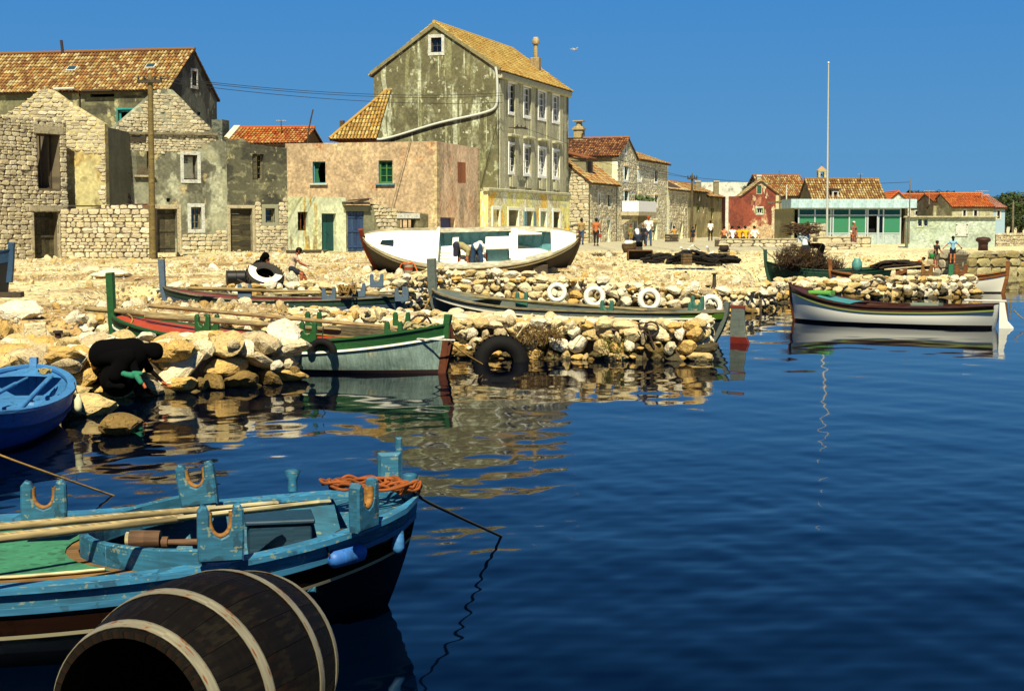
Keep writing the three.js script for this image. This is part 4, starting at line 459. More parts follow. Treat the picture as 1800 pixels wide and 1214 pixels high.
{ // grey flat building
  const D = 92, P = cornerAt(1594, D), w = at(1743, 400, D).x - P[0], g = 1, H = yAt(382, D), mat = plaster(121, w, 3, [190, 199, 176], [[[206, 212, 190], .8, .8, .45, .3], [[172, 184, 150], 1.3, 1, .55, .25], [[218, 216, 176], 1.6, 2, .60, .3, (u, v) => .10 * smooth(.35, .1, v)]]);
  const h = house({ name: 'grey_flat_building', label: 'low pale grey flat-roofed building with a white hatch, right of the pavilion', P, a: 14 * DEG, w: w * 1.0, dep: 4, eave: H, axis: 'flat', mat, t: .3, front: { open: [{ r: [1614, 384.5, 1621, 398], frame: whitePaint, fw: .04, mul: [1, 1], surround: M(B_(215, 220, 180)), sw: .07 }, { r: [1624.5, 384.5, 1631.5, 398], frame: whitePaint, fw: .04, mul: [1, 1] }] } }), f = h.F.front;
  part(f, 'roof_edge', bev(w + .3, .08, 4.3, w / 2, H + .04, -1.95, .02), concrete); const r = f.rect([1681, 392, 1702, 415]), ht = sub(f, 'hatch'); mesh('hatch_panel', bev(r[2] - r[0], r[3] - r[1], .06, (r[0] + r[2]) / 2, (r[1] + r[3]) / 2, .03), white, ht); mesh('hinge', [[r[0], r[1]], [r[2], r[1]], [r[0], r[3]], [r[2], r[3]]].map(([x, y]) => box(.08, .04, .03, x + (x < (r[0] + r[2]) / 2 ? .05 : -.05), y + (y < (r[1] + r[3]) / 2 ? .1 : -.1), .075)), iron, ht);
  // far houses
  const cr = M(B_(225, 215, 175), { map: speckT }), far = (name, label, px, D, w, dep, e, r, axis, pal, mat, open, a = 0) => house({ name, label, P: cornerAt(px, D), a, w, dep, eave: yAt(e, D), ridge: yAt(r, D), axis, pal, mat, seed: px, t: .3, front: { std: { frame: darkWood, mul: [1, 1], surround: white, sw: .14 }, open: open.map(r => ({ r })) } });
  const tn = plaster(123, 5, 5, [195, 185, 145], [[[160, 150, 115], 1, 1, .5, .15]]);
  far('far_white_house', 'white gable end house half hidden behind the pavilion roof', 1556, 150, 2.6, 6, 358, 338, 'z', TILE.bright, white, []); far('far_orange_house', 'far house with a bright orange roof just right of the pavilion', 1586, 158, 3.2, 8, 362, 341, 'x', TILE.bright, tn, [[1610, 371, 1614, 378], [1619, 372, 1622, 378]]);
  far('far_gable_house', 'far cream house with orange roof and a small attic window', 1641, 150, 1.9, 6, 354, 341, 'x', TILE.bright, tn, [[1654.5, 355, 1660, 361]]); far('far_twin_house', 'long far house with two joined orange roofs above the grey building', 1674, 146, 4.2, 6, 363, 340, 'x', TILE.bright, tn, [[1694, 369, 1698, 380], [1713, 369, 1718, 380]], -6 * DEG); far('far_pink_roof_house', 'far bluish house with a pale pink roof at the right', 1744, 150, 1.4, 8, 365, 343, 'x', tones([[235, 165, 140], [225, 150, 125]]), M(B_(170, 195, 205)), [[1754, 370, 1758, 384]], -8 * DEG);
}

// ---------------------------------------------------------------- jetties, quay and garden walls
function inside(poly, x, d) { let i = false; for (let a = 0, b = poly.length - 1; a < poly.length; b = a++) if ((poly[a][1] > d) !== (poly[b][1] > d) && x < (poly[b][0] - poly[a][0]) * (d - poly[a][1]) / (poly[b][1] - poly[a][1]) + poly[a][0]) i = !i; return i; }
function jetty(name, label, o) {
  const r = rng(o.seed), cx = o.poly.reduce((s, p) => s + p[0], 0) / o.poly.length, cd = o.poly.reduce((s, p) => s + p[1], 0) / o.poly.length, g = thing(name, label, 'jetty', [cx, 0, -cd]); const H = o.h, all = [];
  const shrunk = o.poly.map(([x, d]) => { const dx = cx - x, dd = cd - d, l = Math.hypot(dx, dd); return [x + dx / l * .22 - cx, d + dd / l * .22 - cd]; });
  { const s = new THREE.Shape(shrunk.map(p => new THREE.Vector2(p[0], p[1]))), e = new THREE.ExtrudeGeometry(s, { depth: 1.2, bevelEnabled: false }).rotateX(-PI / 2); const q = e.attributes.position; for (let i = 0; i < q.count; i++) q.setY(i, q.getY(i) > .6 ? H(q.getX(i) + cx, cd - q.getZ(i)) - .16 : -1); e.computeVertexNormals(); mesh('rubble_core', e, darkEarth, g); }
  const mat = (y) => y < .02 + rr(-.1, .1, r) ? pick(limeWet, r) : y < .22 + rr(-.15, .12, r) ? (r() < .5 ? pick(limeWet, r) : lime[r() < .5 ? 5 : 3]) : (r() < (o.ochre ?? .25) ? lime[pick([3, 5, 4], r)] : lime[pick([0, 1, 2, 6, 7], r)]);
  const add = (x, y, d, w, h, z, turn) => all.push([x, y, d, w, h, z, turn]);
  for (const [A, B] of o.edges) { const L = Math.hypot(B[0] - A[0], B[1] - A[1]), ux = (B[0] - A[0]) / L, ud = (B[1] - A[1]) / L, turn = Math.atan2(ud, ux); const s0 = o.size;
    for (let y = -.22; ;) { const hh = s0 * rr(.5, .85, r) * (o.flat ?? 1); let any = false; for (let l = 0; l < L;) { const ww = s0 * (r() < .3 ? rr(.35, .7, r) : rr(.7, 1.6, r)), x = A[0] + ux * (l + ww / 2), d = A[1] + ud * (l + ww / 2), top = H(x, d); if (y < top - .05) { any = true; const ht = Math.min(hh, top - y + .1) * rr(.9, 1.3, r), k = (o.batter ?? .12) * (y + .2); add(x + rr(-.04, .04, r) + ud * -k * 0, y + hh / 2 + rr(-.05, .05, r), d + k + rr(-.06, .06, r), ww * rr(1.0, 1.18, r), ht * 1.12, s0 * rr(.9, 1.4, r), turn + rr(-.5, .5, r)); if (r() < .45) add(x + rr(-.5, .5, r) * ww, y + hh * rr(.2, .9, r), d - s0 * rr(.1, .3, r), s0 * rr(.25, .5, r), s0 * rr(.2, .4, r), s0 * rr(.25, .5, r), r() * 6); } l += ww; } y += hh * .86; if (!any) break; } }
  const xs = o.poly.map(p => p[0]), dd = o.poly.map(p => p[1]), ptsT = []; for (let k = 0; k < o.top * 6 && ptsT.length < o.top; k++) { const x = rr(Math.min(...xs), Math.max(...xs), r), d = rr(Math.min(...dd), Math.max(...dd), r); if (!inside(o.poly, x, d) || ptsT.some(p => (p[0] - x) ** 2 + (p[1] - d) ** 2 < (o.size * .5) ** 2)) continue; ptsT.push([x, d]); const s = o.size * rr(.55, 1.25, r); add(x, H(x, d) - .08, d, s * rr(.9, 1.5, r), s * rr(.5, .75, r), s * rr(.8, 1.2, r), r() * 6); }
  all.sort((a, b) => b[3] * b[4] / b[2] ** 2 - a[3] * a[4] / a[2] ** 2); const rest = [], c = new THREE.Color();
  all.forEach(([x, y, d, w, h, z, turn], i) => { const m = mat(y), geo = rocks[Math.floor(r() * rocks.length)], q = new THREE.Mesh(geo, m); q.position.set(x - cx, y, cd - d); q.rotation.set(rr(-.35, .35, r), turn + (r() < .5 ? PI : 0), rr(-.3, .3, r)); q.scale.set(w, h, z); if (i < 300) { q.name = 'stone'; g.add(shadows(q)); } else { q.updateMatrix(); const e = geo.clone().applyMatrix4(q.matrix), a = new Float32Array(e.attributes.position.count * 3); c.copy(m.color); for (let k = 0; k < a.length; k += 3) { a[k] = c.r; a[k + 1] = c.g; a[k + 2] = c.b; } e.setAttribute('color', new THREE.BufferAttribute(a, 3)); rest.push(e); } });
  if (rest.length) stuff(mesh('small_stones', rest, tintMat, g, true)); return g;
}
jetty('stone_jetty', 'short nearest jetty of big rough boulders where the woman in black bends down', { seed: 1, size: .5, flat: .7, ochre: .62, h: (x, d) => .62 + .1 * noise3(x * 2, d * 2, 3), poly: [[-7.6, 20.6], [-6.4, 20.5], [-5.0, 21.6], [-3.75, 23.3], [-3.8, 24.1], [-5, 24.6], [-8.4, 25.0]], edges: [[[-7.6, 20.5], [-6.3, 20.6]], [[-6.3, 20.6], [-3.7, 23.2]], [[-3.7, 23.2], [-3.75, 24.2]]], top: 60 });
jetty('stone_jetty', 'middle jetty of pale stones with the big black tyre at its waterline', { seed: 2, size: .30, h: (x, d) => .66 - .08 * smooth(28, 31, d) - .04 * smooth(0, 4, x) + .06 * noise3(x * 2, d * 2, 3), poly: [[-8.6, 29.2], [-4.4, 28.2], [-1, 27.7], [3.3, 26.95], [3.7, 27.6], [3.6, 29.2], [.8, 31.2], [-2.6, 33.6], [-4.2, 34.6], [-8.8, 33]], edges: [[[-8.6, 29.0], [-4.4, 28.1]], [[-4.4, 28.1], [-1, 27.6]], [[-1, 27.6], [3.4, 26.95]], [[3.4, 26.95], [3.75, 28.4]]], top: 320, ochre: .35 });
jetty('stone_jetty', 'longer back jetty of stacked stones hung with four white tyres', { seed: 3, size: .32, ochre: .2, h: (x, d) => lerp(1.10, .56, smooth(-2.5, 7, x)) - .26 * smooth(-2.4, -3.6, x) + .05 * noise3(x * 2, d * 2, 3), poly: [[-9.5, 39.2], [-3.4, 40], [-2, 42.9], [3, 42.6], [6.5, 41.7], [7.4, 42.4], [7.7, 44.4], [4, 45.2], [-3, 45.4], [-9.5, 42.4]], edges: [[[-9.4, 39.1], [-3.2, 39.9]], [[-3.2, 39.9], [-1.8, 42.8]], [[-1.8, 42.8], [3, 42.5]], [[3, 42.5], [6.6, 41.6]], [[6.6, 41.6], [7.8, 44]]], top: 260 });
jetty('stone_jetty', 'far right jetty of rounded stones behind the white rowing boat', { seed: 4, size: .34, ochre: .35, h: (x, d) => .60 + .08 * noise3(x * 2, d * 2, 3), poly: [[8.4, 47.4], [12, 49], [15.7, 50.9], [16.1, 51.6], [15.6, 52.5], [9.4, 52]], edges: [[[7.6, 45.6], [8.6, 47.3]], [[8.6, 47.3], [12, 48.9]], [[12, 48.9], [15.8, 50.8]], [[15.8, 50.8], [16.1, 51.9]]], top: 130 });
function stoneWall(name, label, A, B, g, h, o = {}) { const L = Math.hypot(B[0] - A[0], B[1] - A[1]), turn = Math.atan2(B[1] - A[1], B[0] - A[0]), t = thing(name, label, 'wall', [A[0], g, -A[1]], turn), f = face(t, 0, 0, 0, 0), poly = [[0, -.6], [L, -.6], [L, h], [0, h]]; part(f, 'mortar_core', wallGeo(poly, [], o.t ?? .5), gapMat, true); stones(f, [[0, o.y0 ?? -.2], [L, o.y0 ?? -.2], [L, h], [0, h]], [], { w: .45, h: .28, depth: .1, ...o }); if (o.cap) for (let x = 0, k = 0; x < L; k++) { const w = Math.min(L - x, rr(.7, 1.1)); part(f, 'coping_stone', bev(w - .02, .1, (o.t ?? .5) + .14, x + w / 2, h + .05, -(o.t ?? .5) / 2, .02), stoneTrim); x += w; } return t; }
stoneWall('harbour_quay', 'squared stone block quay wall at the far right water edge', [22, 71.6], [34, 78.3], 0, 1.0, { w: .85, h: .42, depth: .14, seed: 71, y0: -.1, cap: 1, t: 1.2, mats: [M(B_(225, 205, 140)), M(B_(235, 215, 155)), M(B_(205, 180, 115))].map(m => { m.map = speckT; m.bumpMap = pitB; m.bumpScale = .01; return m; }) });
stoneWall('quay_return', 'short weathered concrete end wall of the far right quay', [20.9, 74.4], [22, 71.7], 0, 1.02, { w: .9, h: .5, seed: 72, y0: -.1, t: .8 });
{ const c = cornerAt(1264, 90), e = cornerAt(1402, 92); stoneWall('seat_wall', 'low stone wall where five people sit with their backs turned', c, e, 1.0, .5, { seed: 73, w: .6, h: .25, cap: 1 }); }
{ const c = cornerAt(1436, 93), e = cornerAt(1532, 94); stoneWall('terrace_wall', 'stone terrace wall under the standing woman in front of the pavilion', c, e, .98, .62, { seed: 74, w: .6, h: .3, cap: 1 }); }
{ const c = cornerAt(1400, 84), e = cornerAt(1505, 86); stoneWall('terrace_wall', 'lower front terrace wall near the brushwood boat', c, e, .9, .42, { seed: 75, w: .6, h: .25, cap: 1 }); }
{ const c = cornerAt(1424, 100), e = cornerAt(1456, 101); stoneWall('stone_pile_wall', 'chunky stone block wall behind the woman carrying brushwood', c, e, 1.0, 1.3, { seed: 76, w: .8, h: .4 }); }
{ const c = cornerAt(1752, 97), e = cornerAt(1830, 104); stoneWall('garden_wall', 'old tumbledown garden wall right of the grey building', c, e, .95, .85, { seed: 77, w: .5, h: .24 }); }
{ // big loose boulders on the near shore
  const B = [[45, 625, .75, .55, 'large rounded boulder behind the bright blue boat'], [22, 600, 1.2, .4, 'flat cream boulder lying at the left edge of the shore'], [98, 590, .7, .55, 'grey tilted boulder beside the pale concrete block'], [30, 562, .9, .6, 'pitted white boulder at the left edge behind the concrete block'], [150, 592, .8, .35, 'flat white boulder near the green boat stem'], [197, 590, 1.0, .3, 'long flat stone slab in front of the green boat stem'], [160, 500, .8, .4, 'pale boulder far back on the open ground'], [195, 508, 1.3, .4, 'long low white boulder on the open ground behind the green stem'], [214, 682, .7, .3, 'wet brown boulder under the green cloth at the waterline'], [150, 655, .8, .4, 'ochre boulder at the waterline beside the bright blue boat']];
  B.forEach(([px, py, w, h, l], i) => { const p = onLevel(px, py, .55), q = shadows(new THREE.Mesh(rocks[i % rocks.length], i === 8 ? limeWet[2] : lime[[0, 2, 4, 7, 2, 7, 0, 2, 5, 3][i]])); q.name = numbered('boulder'); q.position.set(p.x, i > 7 ? .12 : groundH(p.x, -p.z) + h * .22, p.z); q.rotation.y = i; q.scale.set(w, h, w * .8); tag(q, l, 'boulder', 'loose boulders on the near shore'); scene.add(q); });
  const p = onLevel(64, 603, .6), o = thing('concrete_block', 'upright pale concrete block with a rough face on the left shore', 'block', [p.x, groundH(p.x, -p.z) - .05, p.z], .35); const m = mesh('block', bev(.34, .46, .3, 0, .22, 0, .02), M('#cfc6a4', { map: speckT, bumpMap: pitB, bumpScale: .02 }), o); m.rotation.z = .06;
}

// ---------------------------------------------------------------- boats
const K2 = 2.05, top = (r, g, b, o) => paint(B_(r, g, b, K2), o);
class Hull {
  constructor(o) { Object.assign(this, { g0: .5, gb: .3, gs: .2, draft: .3, e: 2.5, q: .72, p0: .36, pe: .9, rake: .13, tr: 0, wl: .05, sw: .16 }, o); }
  half(u) { const s = Math.abs(2 * u - 1); if (u < .5 && this.tr) return this.B / 2 * (1 - (1 - this.tr) * s ** this.e); return this.B / 2 * Math.max(0, 1 - s ** this.e) ** this.q; }
  gun(u) { const s = 2 * u - 1; return this.g0 + (s > 0 ? this.gb * s ** 2.2 : this.gs * (-s) ** 2.2); }
  keel(u) { return -this.draft; }
  exp(u) { return lerp(this.p0, this.pe, (2 * u - 1) ** 2); }
  pt(u, t, s, off = 0) { const g = this.gun(u), k = this.keel(u), h = this.half(u); return V((2 * u - 1) * this.L / 2 * (1 - this.rake * (1 - t) ** 1.5), k + (g - k) * t, s * Math.max(0, h * lerp(Math.max(0, 1 - (1 - t) ** 3) ** .55, t ** this.pe, (2 * u - 1) ** 4) + (h > .02 ? off : off * .3))); }
  tY(u, y) { return clamp((y - this.keel(u)) / (this.gun(u) - this.keel(u))); }
  strip(f0, f1, nT, u0 = 0, u1 = 1, nU = 44) { const pos = []; for (const s of this._sides || [-1, 1]) for (let i = 0; i < nU; i++) for (let j = 0; j < nT; j++) { const P = (i, j) => { const u = lerp(u0, u1, i / nU); const a = f0(u, s), b = f1(u, s); return a.isVector3 ? a.clone().lerp(b, j / nT) : this.pt(u, lerp(a, b, j / nT), s, this._off); }; const a = P(i, j), b = P(i + 1, j), c = P(i + 1, j + 1), d = P(i, j + 1); const q = s > 0 ? [a, b, c, a, c, d] : [a, c, b, a, d, c]; for (const v of q) pos.push(v.x, v.y, v.z); }
    let g = new THREE.BufferGeometry(); g.setAttribute('position', new THREE.Float32BufferAttribute(pos, 3)); return toCreasedNormals(g, .7); }
  band(t0, t1, off, nT = 5, u0, u1) { this._off = off; return this.strip(u => t0(u), u => t1(u), nT, u0, u1); }
  rail(dy, w, h, out, u0 = 0, u1 = 1) { // sweep of rectangular section along the sheer, dy below it
    const sec = (u, s, k) => { const b = this.pt(u, this.tY(u, this.gun(u) - dy), s); const hf = Math.abs(b.z); const o = [[out, h / 2], [out, -h / 2], [out - w, -h / 2], [out - w, h / 2]][k]; return V(b.x + (hf < .03 ? 0 : 0), b.y + o[1], s * Math.max(0, hf + o[0])); };
    return [0, 1, 2, 3].map(k => this.strip((u, s) => sec(u, s, k), (u, s) => sec(u, s, (k + 1) % 4), 1, u0, u1)); }
  level(yf, u0, u1, n = 24, inset = .03, camber = 0) { const pos = []; for (let i = 0; i < n; i++) { const R = k => { const u = lerp(u0, u1, k / n), y = yf(u), p = this.pt(u, this.tY(u, y), 1, -inset); p.y = y; return p; }; const a = R(i), b = R(i + 1), m = 6; for (let j = 0; j < m; j++) { const z0 = lerp(-1, 1, j / m), z1 = lerp(-1, 1, (j + 1) / m), A = (p, z) => [p.x, p.y + camber * (1 - z * z), p.z * z]; pos.push(...A(a, z0), ...A(a, z1), ...A(b, z1), ...A(a, z0), ...A(b, z1), ...A(b, z0)); } } let g = new THREE.BufferGeometry(); g.setAttribute('position', new THREE.Float32BufferAttribute(pos, 3)); return toCreasedNormals(g, .7); }
  thwart(u, y, w, h = .04) { const p = this.pt(u, this.tY(u, y), 1, -.03); return bev(w, h, Math.abs(p.z) * 2, p.x, y, 0); }
  bow(end, hp, w = .09, th = .08, below = 0) { // stem or stern post from the keel to hp above the sheer
    const u = end > 0 ? 1 : 0, A = [], Bk = []; for (let k = 0; k <= 8; k++) { const t = lerp(below, 1, k / 8), p = this.pt(u, t, 1); A.push([p.x + end * w * .6, p.y]); Bk.push([p.x - end * w * .5, p.y]); } const l = A.at(-1), m = Bk.at(-1); A.push([l[0] + end * .03, l[1] + hp]); Bk.push([m[0] + end * .02, m[1] + hp + .01]); let pts = [...A, ...Bk.reverse()]; if (end < 0) pts = pts.reverse(); return extr(pts, th, .006); }
}
function boat(o) {
  const h = new Hull(o), g = thing(o.name || 'fishing_boat', o.label, 'boat', [o.at[0], o.y ?? 0, -o.at[1]], o.turn); const C = o.col, sw = h.sw;
  mesh('hull_bottom', h.band(u => 0, u => h.tY(u, h.wl), 0), C.bottom, g); mesh('hull', h.band(u => h.tY(u, h.wl), u => h.tY(u, h.gun(u) - sw), 0), C.hull, g); mesh('sheer_strake', h.band(u => h.tY(u, h.gun(u) - sw), u => 1, .012, 2), C.strake, g); mesh('inner_skin', h.band(u => h.tY(u, h.wl - .1), u => 1, -.035, 4), C.inside, g);
  mesh('gunwale', h.rail(-.012, o.rw ?? .10, .035, o.ro ?? .045), C.rail, g); if (C.line) mesh('rubbing_strake', h.rail(sw, .03, .035, .03), C.line, g);
  mesh('floor', h.level(u => o.fy ?? h.wl - .02, .06, .94), C.floor || C.inside, g);
  if (h.tr) { const pos = []; const n = 10; for (let j = 0; j < n; j++) { const a = h.pt(0, j / n, 1), b = h.pt(0, (j + 1) / n, 1), x = .004; pos.push(a.x, a.y, -a.z, b.x, b.y, -b.z, b.x, b.y, b.z, a.x, a.y, -a.z, b.x, b.y, b.z, a.x, a.y, a.z); } const q = new THREE.BufferGeometry(); q.setAttribute('position', new THREE.Float32BufferAttribute(pos, 3)); q.computeVertexNormals(); mesh('transom', q, C.transom || C.hull, g); }
  for (const [end, hp, w, m, below] of o.posts || []) mesh(end > 0 ? 'stem_post' : 'stern_post', h.bow(end, hp, w, .1, below ?? .1), m || C.rail, g);
  for (const [u0, u1, m, dy] of o.decks || []) mesh('deck', h.level(u => h.gun(u) - (dy ?? .015), u0, u1, 16, .02, o.camber ?? .03), m, g);
  for (const [u, y, w, m] of o.thwarts || []) mesh('thwart', h.thwart(u, y, w), m || C.inside, g);
  if (o.ribs) for (let k = 0; k < o.ribs; k++) { const u = lerp(o.ribU[0], o.ribU[1], k / (o.ribs - 1)); for (const s of [-1, 1]) { const P = []; for (let j = 0; j <= 6; j++) P.push(h.pt(u, lerp(h.tY(u, h.wl), .98, j / 6), s, -.05)); mesh('rib', tube(P, .025, 4, 8), C.inside, g); } }
  g.hull = h; return g;
}
const crutchPts = (w, h) => [[-.5, 0], [.5, 0], [.53, .45], [.52, .9], [.44, 1], [.30, .97], [.26, .80], [.24, .62], [.16, .48], [0, .42], [-.16, .48], [-.25, .64], [-.24, .84], [-.30, .97], [-.42, 1], [-.52, .9], [-.53, .45]].map(p => [p[0] * w, p[1] * h]);
function crutch(g, mat, p, w, h, turn, inner, lean = 0) { const m = mesh('rowlock', extr(crutchPts(w, h), .075, .012), mat, g); m.position.copy(p); m.rotation.set(0, turn, lean); if (inner) { const c = []; for (let k = 0; k <= 8; k++) { const a = PI + PI * k / 8; c.push(V(Math.cos(a) * w * .235, h * (.70 + .255 * Math.sin(a)), 0)); } c.unshift(V(-w * .235, h * .86, 0)); c.push(V(w * .235, h * .86, 0)); const b = mesh('worn_lining', tube(c, .014, 5, 24).scale(1, 1, 2.4), inner, m); } return m; }
const onBoat = (g, world) => g.worldToLocal(world.clone());
function oar(label, A, B, blade, mats, o = {}) { const g = thing('oar', label, 'oar', A, 0, 'wooden oars'), d = B.clone().sub(A), L = d.length(), n = d.clone().normalize(), bl = o.bl ?? .9, r = o.r ?? .032; mesh('shaft', rod([0, 0, 0], n.clone().multiplyScalar(L - bl + .05), r, r * .85, 10), mats[0], g); const pts = [[0, -r], [bl * .3, -blade * .45], [bl * .9, -blade / 2], [bl, -blade * .3], [bl, blade * .3], [bl * .9, blade / 2], [bl * .3, blade * .45], [0, r]]; const m = mesh('blade', extr(pts, .025, .006), mats[1] || mats[0], g); m.position.copy(n.clone().multiplyScalar(L - bl)); const z = n.clone().cross(V(0, 1, 0)).normalize(), y = z.clone().cross(n); m.quaternion.setFromRotationMatrix(new THREE.Matrix4().makeBasis(n, y, z)); m.rotateX(o.twist ?? 1.2); return g; }
function ropeThing(label, pts, r, mat, group) { const g = thing('rope', label, 'rope', pts[0], 0, group); mesh('strand', tube(pts.map(p => p.clone().sub(pts[0])), r, 6, pts.length * 10), mat, g); return g; }
function coil(label, p, R, mat, n = 7, r = .018, h = .12, sq = .7) { const g = thing('rope_coil', label, 'rope', p), q = rng(label.length * 7 + n); for (let k = 0; k < n; k++) { const pts = [], a0 = q() * 6, ox = rr(-.35, .35, q) * R, oz = rr(-.3, .3, q) * R, rad = R * rr(.55, 1, q); for (let i = 0; i < 12; i++) { const a = a0 + i / 12 * 2 * PI; pts.push(V(ox + Math.cos(a) * rad * rr(.85, 1.15, q), rr(0, h, q), oz + Math.sin(a) * rad * sq * rr(.85, 1.15, q))); } mesh('loop', tube(pts, r, 6, 60, true), mat, g); } return g; }
function tyre(name, label, R, r, mat, p, rot, group, rimMat, paintMat) { const g = thing(name, label, 'tyre', p, 0, group); g.rotation.set(...rot); const prof = []; for (let k = 0; k <= 14; k++) { const a = lerp(-2.5, 2.5, k / 14); prof.push([R + Math.cos(a) * r, Math.sin(a) * r * 1.05]); } mesh('carcass', new THREE.LatheGeometry(prof.map(q => new THREE.Vector2(...q)), 36).rotateX(PI / 2), mat, g); const tr = []; for (let k = 0; k < 30; k++) tr.push(bev(.05 * R, .05 * R, r * 1.5, 0, R + r, 0, .006).rotateZ(k / 30 * 2 * PI)); stuff(mesh('tread', tr, rimMat || mat, g)); return g; }
const ropeY = M('#b08a4a', { map: grainT, roughness: 1 }), ropeO = M('#a4541c', { map: grainT, roughness: 1 }), ropeD = M('#3c3220', { map: grainT, roughness: 1 }), oarWood = wood('#b9a477'), oarPale = wood('#d2c59c');
// --- the big blue boat in front
{
  const blue = oldPaint(base([52, 124, 152], K2), 301), blueL = oldPaint(base([62, 142, 180], K2), 311), navy = matte('#080d18', { roughness: .45, specularIntensity: .5, map: paintT }), cy = 9.05, fg = boat({ label: 'big teal blue fishing boat in the foreground with green decking', at: [-3.36, cy], turn: .21, L: 5.6, B: 2.15, g0: .47, gb: .24, gs: .2, e: 3.2, q: .62, p0: .42, draft: .35, sw: .12, wl: .1, fy: -.12, rw: .15, ro: .05, camber: .0, col: { bottom: navy, hull: navy, strake: blue, inside: blue, rail: blueL, line: top(60, 140, 180), floor: wood('#4a3c2a') }, decks: [[.91, .985, blue, .02]], thwarts: [[.86, .30, .2, blue]] }), h = fg.hull; fg.updateMatrixWorld(true);
  mesh('boot_stripe', h.band(u => h.tY(u, h.gun(u) - .26), u => h.tY(u, h.gun(u) - .17), .008, 1), matte('#1c0d06', { map: paintT }), fg); mesh('white_line', h.band(u => h.tY(u, h.gun(u) - .285), u => h.tY(u, h.gun(u) - .262), .014, 1), M('#8f886c'), fg);
  const patch = (s0, s1, cut, dy) => { const pos = [], nU = 16, nS = 10, Q = (i, j) => { const s = lerp(s0, s1, j / nS), u = lerp(.03, .75 - .13 * (1 - s * s) - cut, i / nU), q = h.pt(u, 1, 1, -.03); return [q.x, h.gun(u) + dy, q.z * s]; }; for (let i = 0; i < nU; i++) for (let j = 0; j < nS; j++) pos.push(...Q(i, j), ...Q(i, j + 1), ...Q(i + 1, j + 1), ...Q(i, j), ...Q(i + 1, j + 1), ...Q(i + 1, j)); const g = new THREE.BufferGeometry(); g.setAttribute('position', new THREE.Float32BufferAttribute(pos, 3)); g.computeVertexNormals(); return g; };
  mesh('deck', patch(-1, 1, .006, -.03), wood(B_(185, 130, 60, K2)), fg);
  { mesh('deck_canvas', patch(-.75, .66, .02, -.018), M(B_(70, 165, 120, K2), { map: speckT, bumpMap: wornB, bumpScale: .002 }), fg); mesh('batten', tube(Array.from({ length: 12 }, (_, k) => { const u = lerp(.03, .65, k / 11), q = h.pt(u, 1, 1, -.03); return V(q.x, h.gun(u) - .012, q.z * .665); }), .011, 5), oarPale, fg); }
  { const pts = []; for (let k = 0; k <= 12; k++) { const s = lerp(-1, 1, k / 12), u = .75 - .13 * (1 - s * s), p = h.pt(u, 1, 1, -.05); pts.push(V(p.x, h.gun(u) + .02, p.z * s)); } const segs = []; for (let k = 0; k < 12; k++) segs.push(bar(pts[k], pts[k + 1].clone().add(pts[k + 1].clone().sub(pts[k]).multiplyScalar(.06)), .05, .17)); mesh('coaming', segs, blue, fg); mesh('bulkhead', bev(.03, .5, 1.7, pts[6].x - .04, .18, 0), darkWood, fg); }
  const wp = (px, py, hh) => onBoat(fg, onLevel(px, py, hh)), lining = wood('#b07a34');
  crutch(fg, blue, wp(388, 986, .58), .25, .33, .08, lining); crutch(fg, blue, wp(640, 930, .66), .25, .30, .95, lining); crutch(fg, blue, wp(352, 888, .58), .25, .30, -.25, lining, .14); crutch(fg, blue, wp(78, 930, .54), .27, .32, -.05, lining);
  const bol = (px, py, hh, tall) => { const p = wp(px, py, hh); mesh('bollard', lathe([[.035, 0], [.034, tall * .55], [.06, tall], [.03, tall + .01], [0, tall + .01]], 10).translate(p.x, p.y, p.z), blue, fg); }; bol(720, 874, .7, .15); bol(514, 862, .62, .14);
  { const p = wp(684, 842, .72); mesh('bow_post', [bev(.16, .2, .07, p.x, p.y + .09, p.z, .03), bev(.045, .30, .06, p.x + .07, p.y + .14, p.z - .02, .012)], blue, fg); mesh('mooring_plate', bev(.3, .03, .22, p.x, p.y - .02, p.z + .02), blueL, fg); }
  { const p = wp(490, 935, .42); mesh('locker', [bev(.42, .2, .34, p.x, p.y - .02, p.z), bev(.46, .03, .38, p.x, p.y + .1, p.z)], paint('#173a4e'), fg); const q = wp(440, 925, .5); const cl = mesh('hessian_cloth', extr([[0, 0], [.16, .02], [.2, -.12], [.15, -.2], [.17, -.3], [.02, -.33], [.0, -.2]], .02), M('#a98c4c', { map: grainT, roughness: 1 }), fg); cl.position.copy(q); cl.rotation.y = .3; }
  { const p = wp(255, 948, .42), m = mesh('capstan_log', [cyl(.06, .065, .2, 12).rotateZ(PI / 2), cyl(.025, .02, .26, 8).rotateZ(PI / 2).translate(.22, -.02, 0), cyl(.04, .04, .04, 10).rotateZ(PI / 2).translate(.13, -.02, 0)], wood('#6a4a30'), fg); m.position.copy(p); m.rotation.y = -.2; mesh('sawn_end', cyl(.052, .052, .03, 12).rotateZ(PI / 2).translate(-.11, 0, 0), oarPale, m); }
  oar('longer pale oar lying along the foreground boat, nearer one', at(-70, 953, 7.75), at(577, 882, 9.35), .1, [oarWood, oarPale], { bl: 1.1, r: .03 }); oar('shorter oar lying along the foreground boat, farther one', at(-70, 932, 8.2), at(487, 884, 9.5), .06, [oarWood, oarPale], { bl: .5, r: .026 });
  const fen = (label, p, q, R, m) => { const g = thing('fender', label, 'fender', p, 0, 'blue fenders on the foreground boat'), d = q.clone().sub(p), L = d.length(); const b = mesh('float', lathe([[0, 0], [R * .5, 0], [R, .03], [R * 1.02, L * .5], [R, L - .03], [R * .5, L], [0, L]], 16), m, g); b.quaternion.setFromUnitVectors(V(0, 1, 0), d.normalize()); return g; };
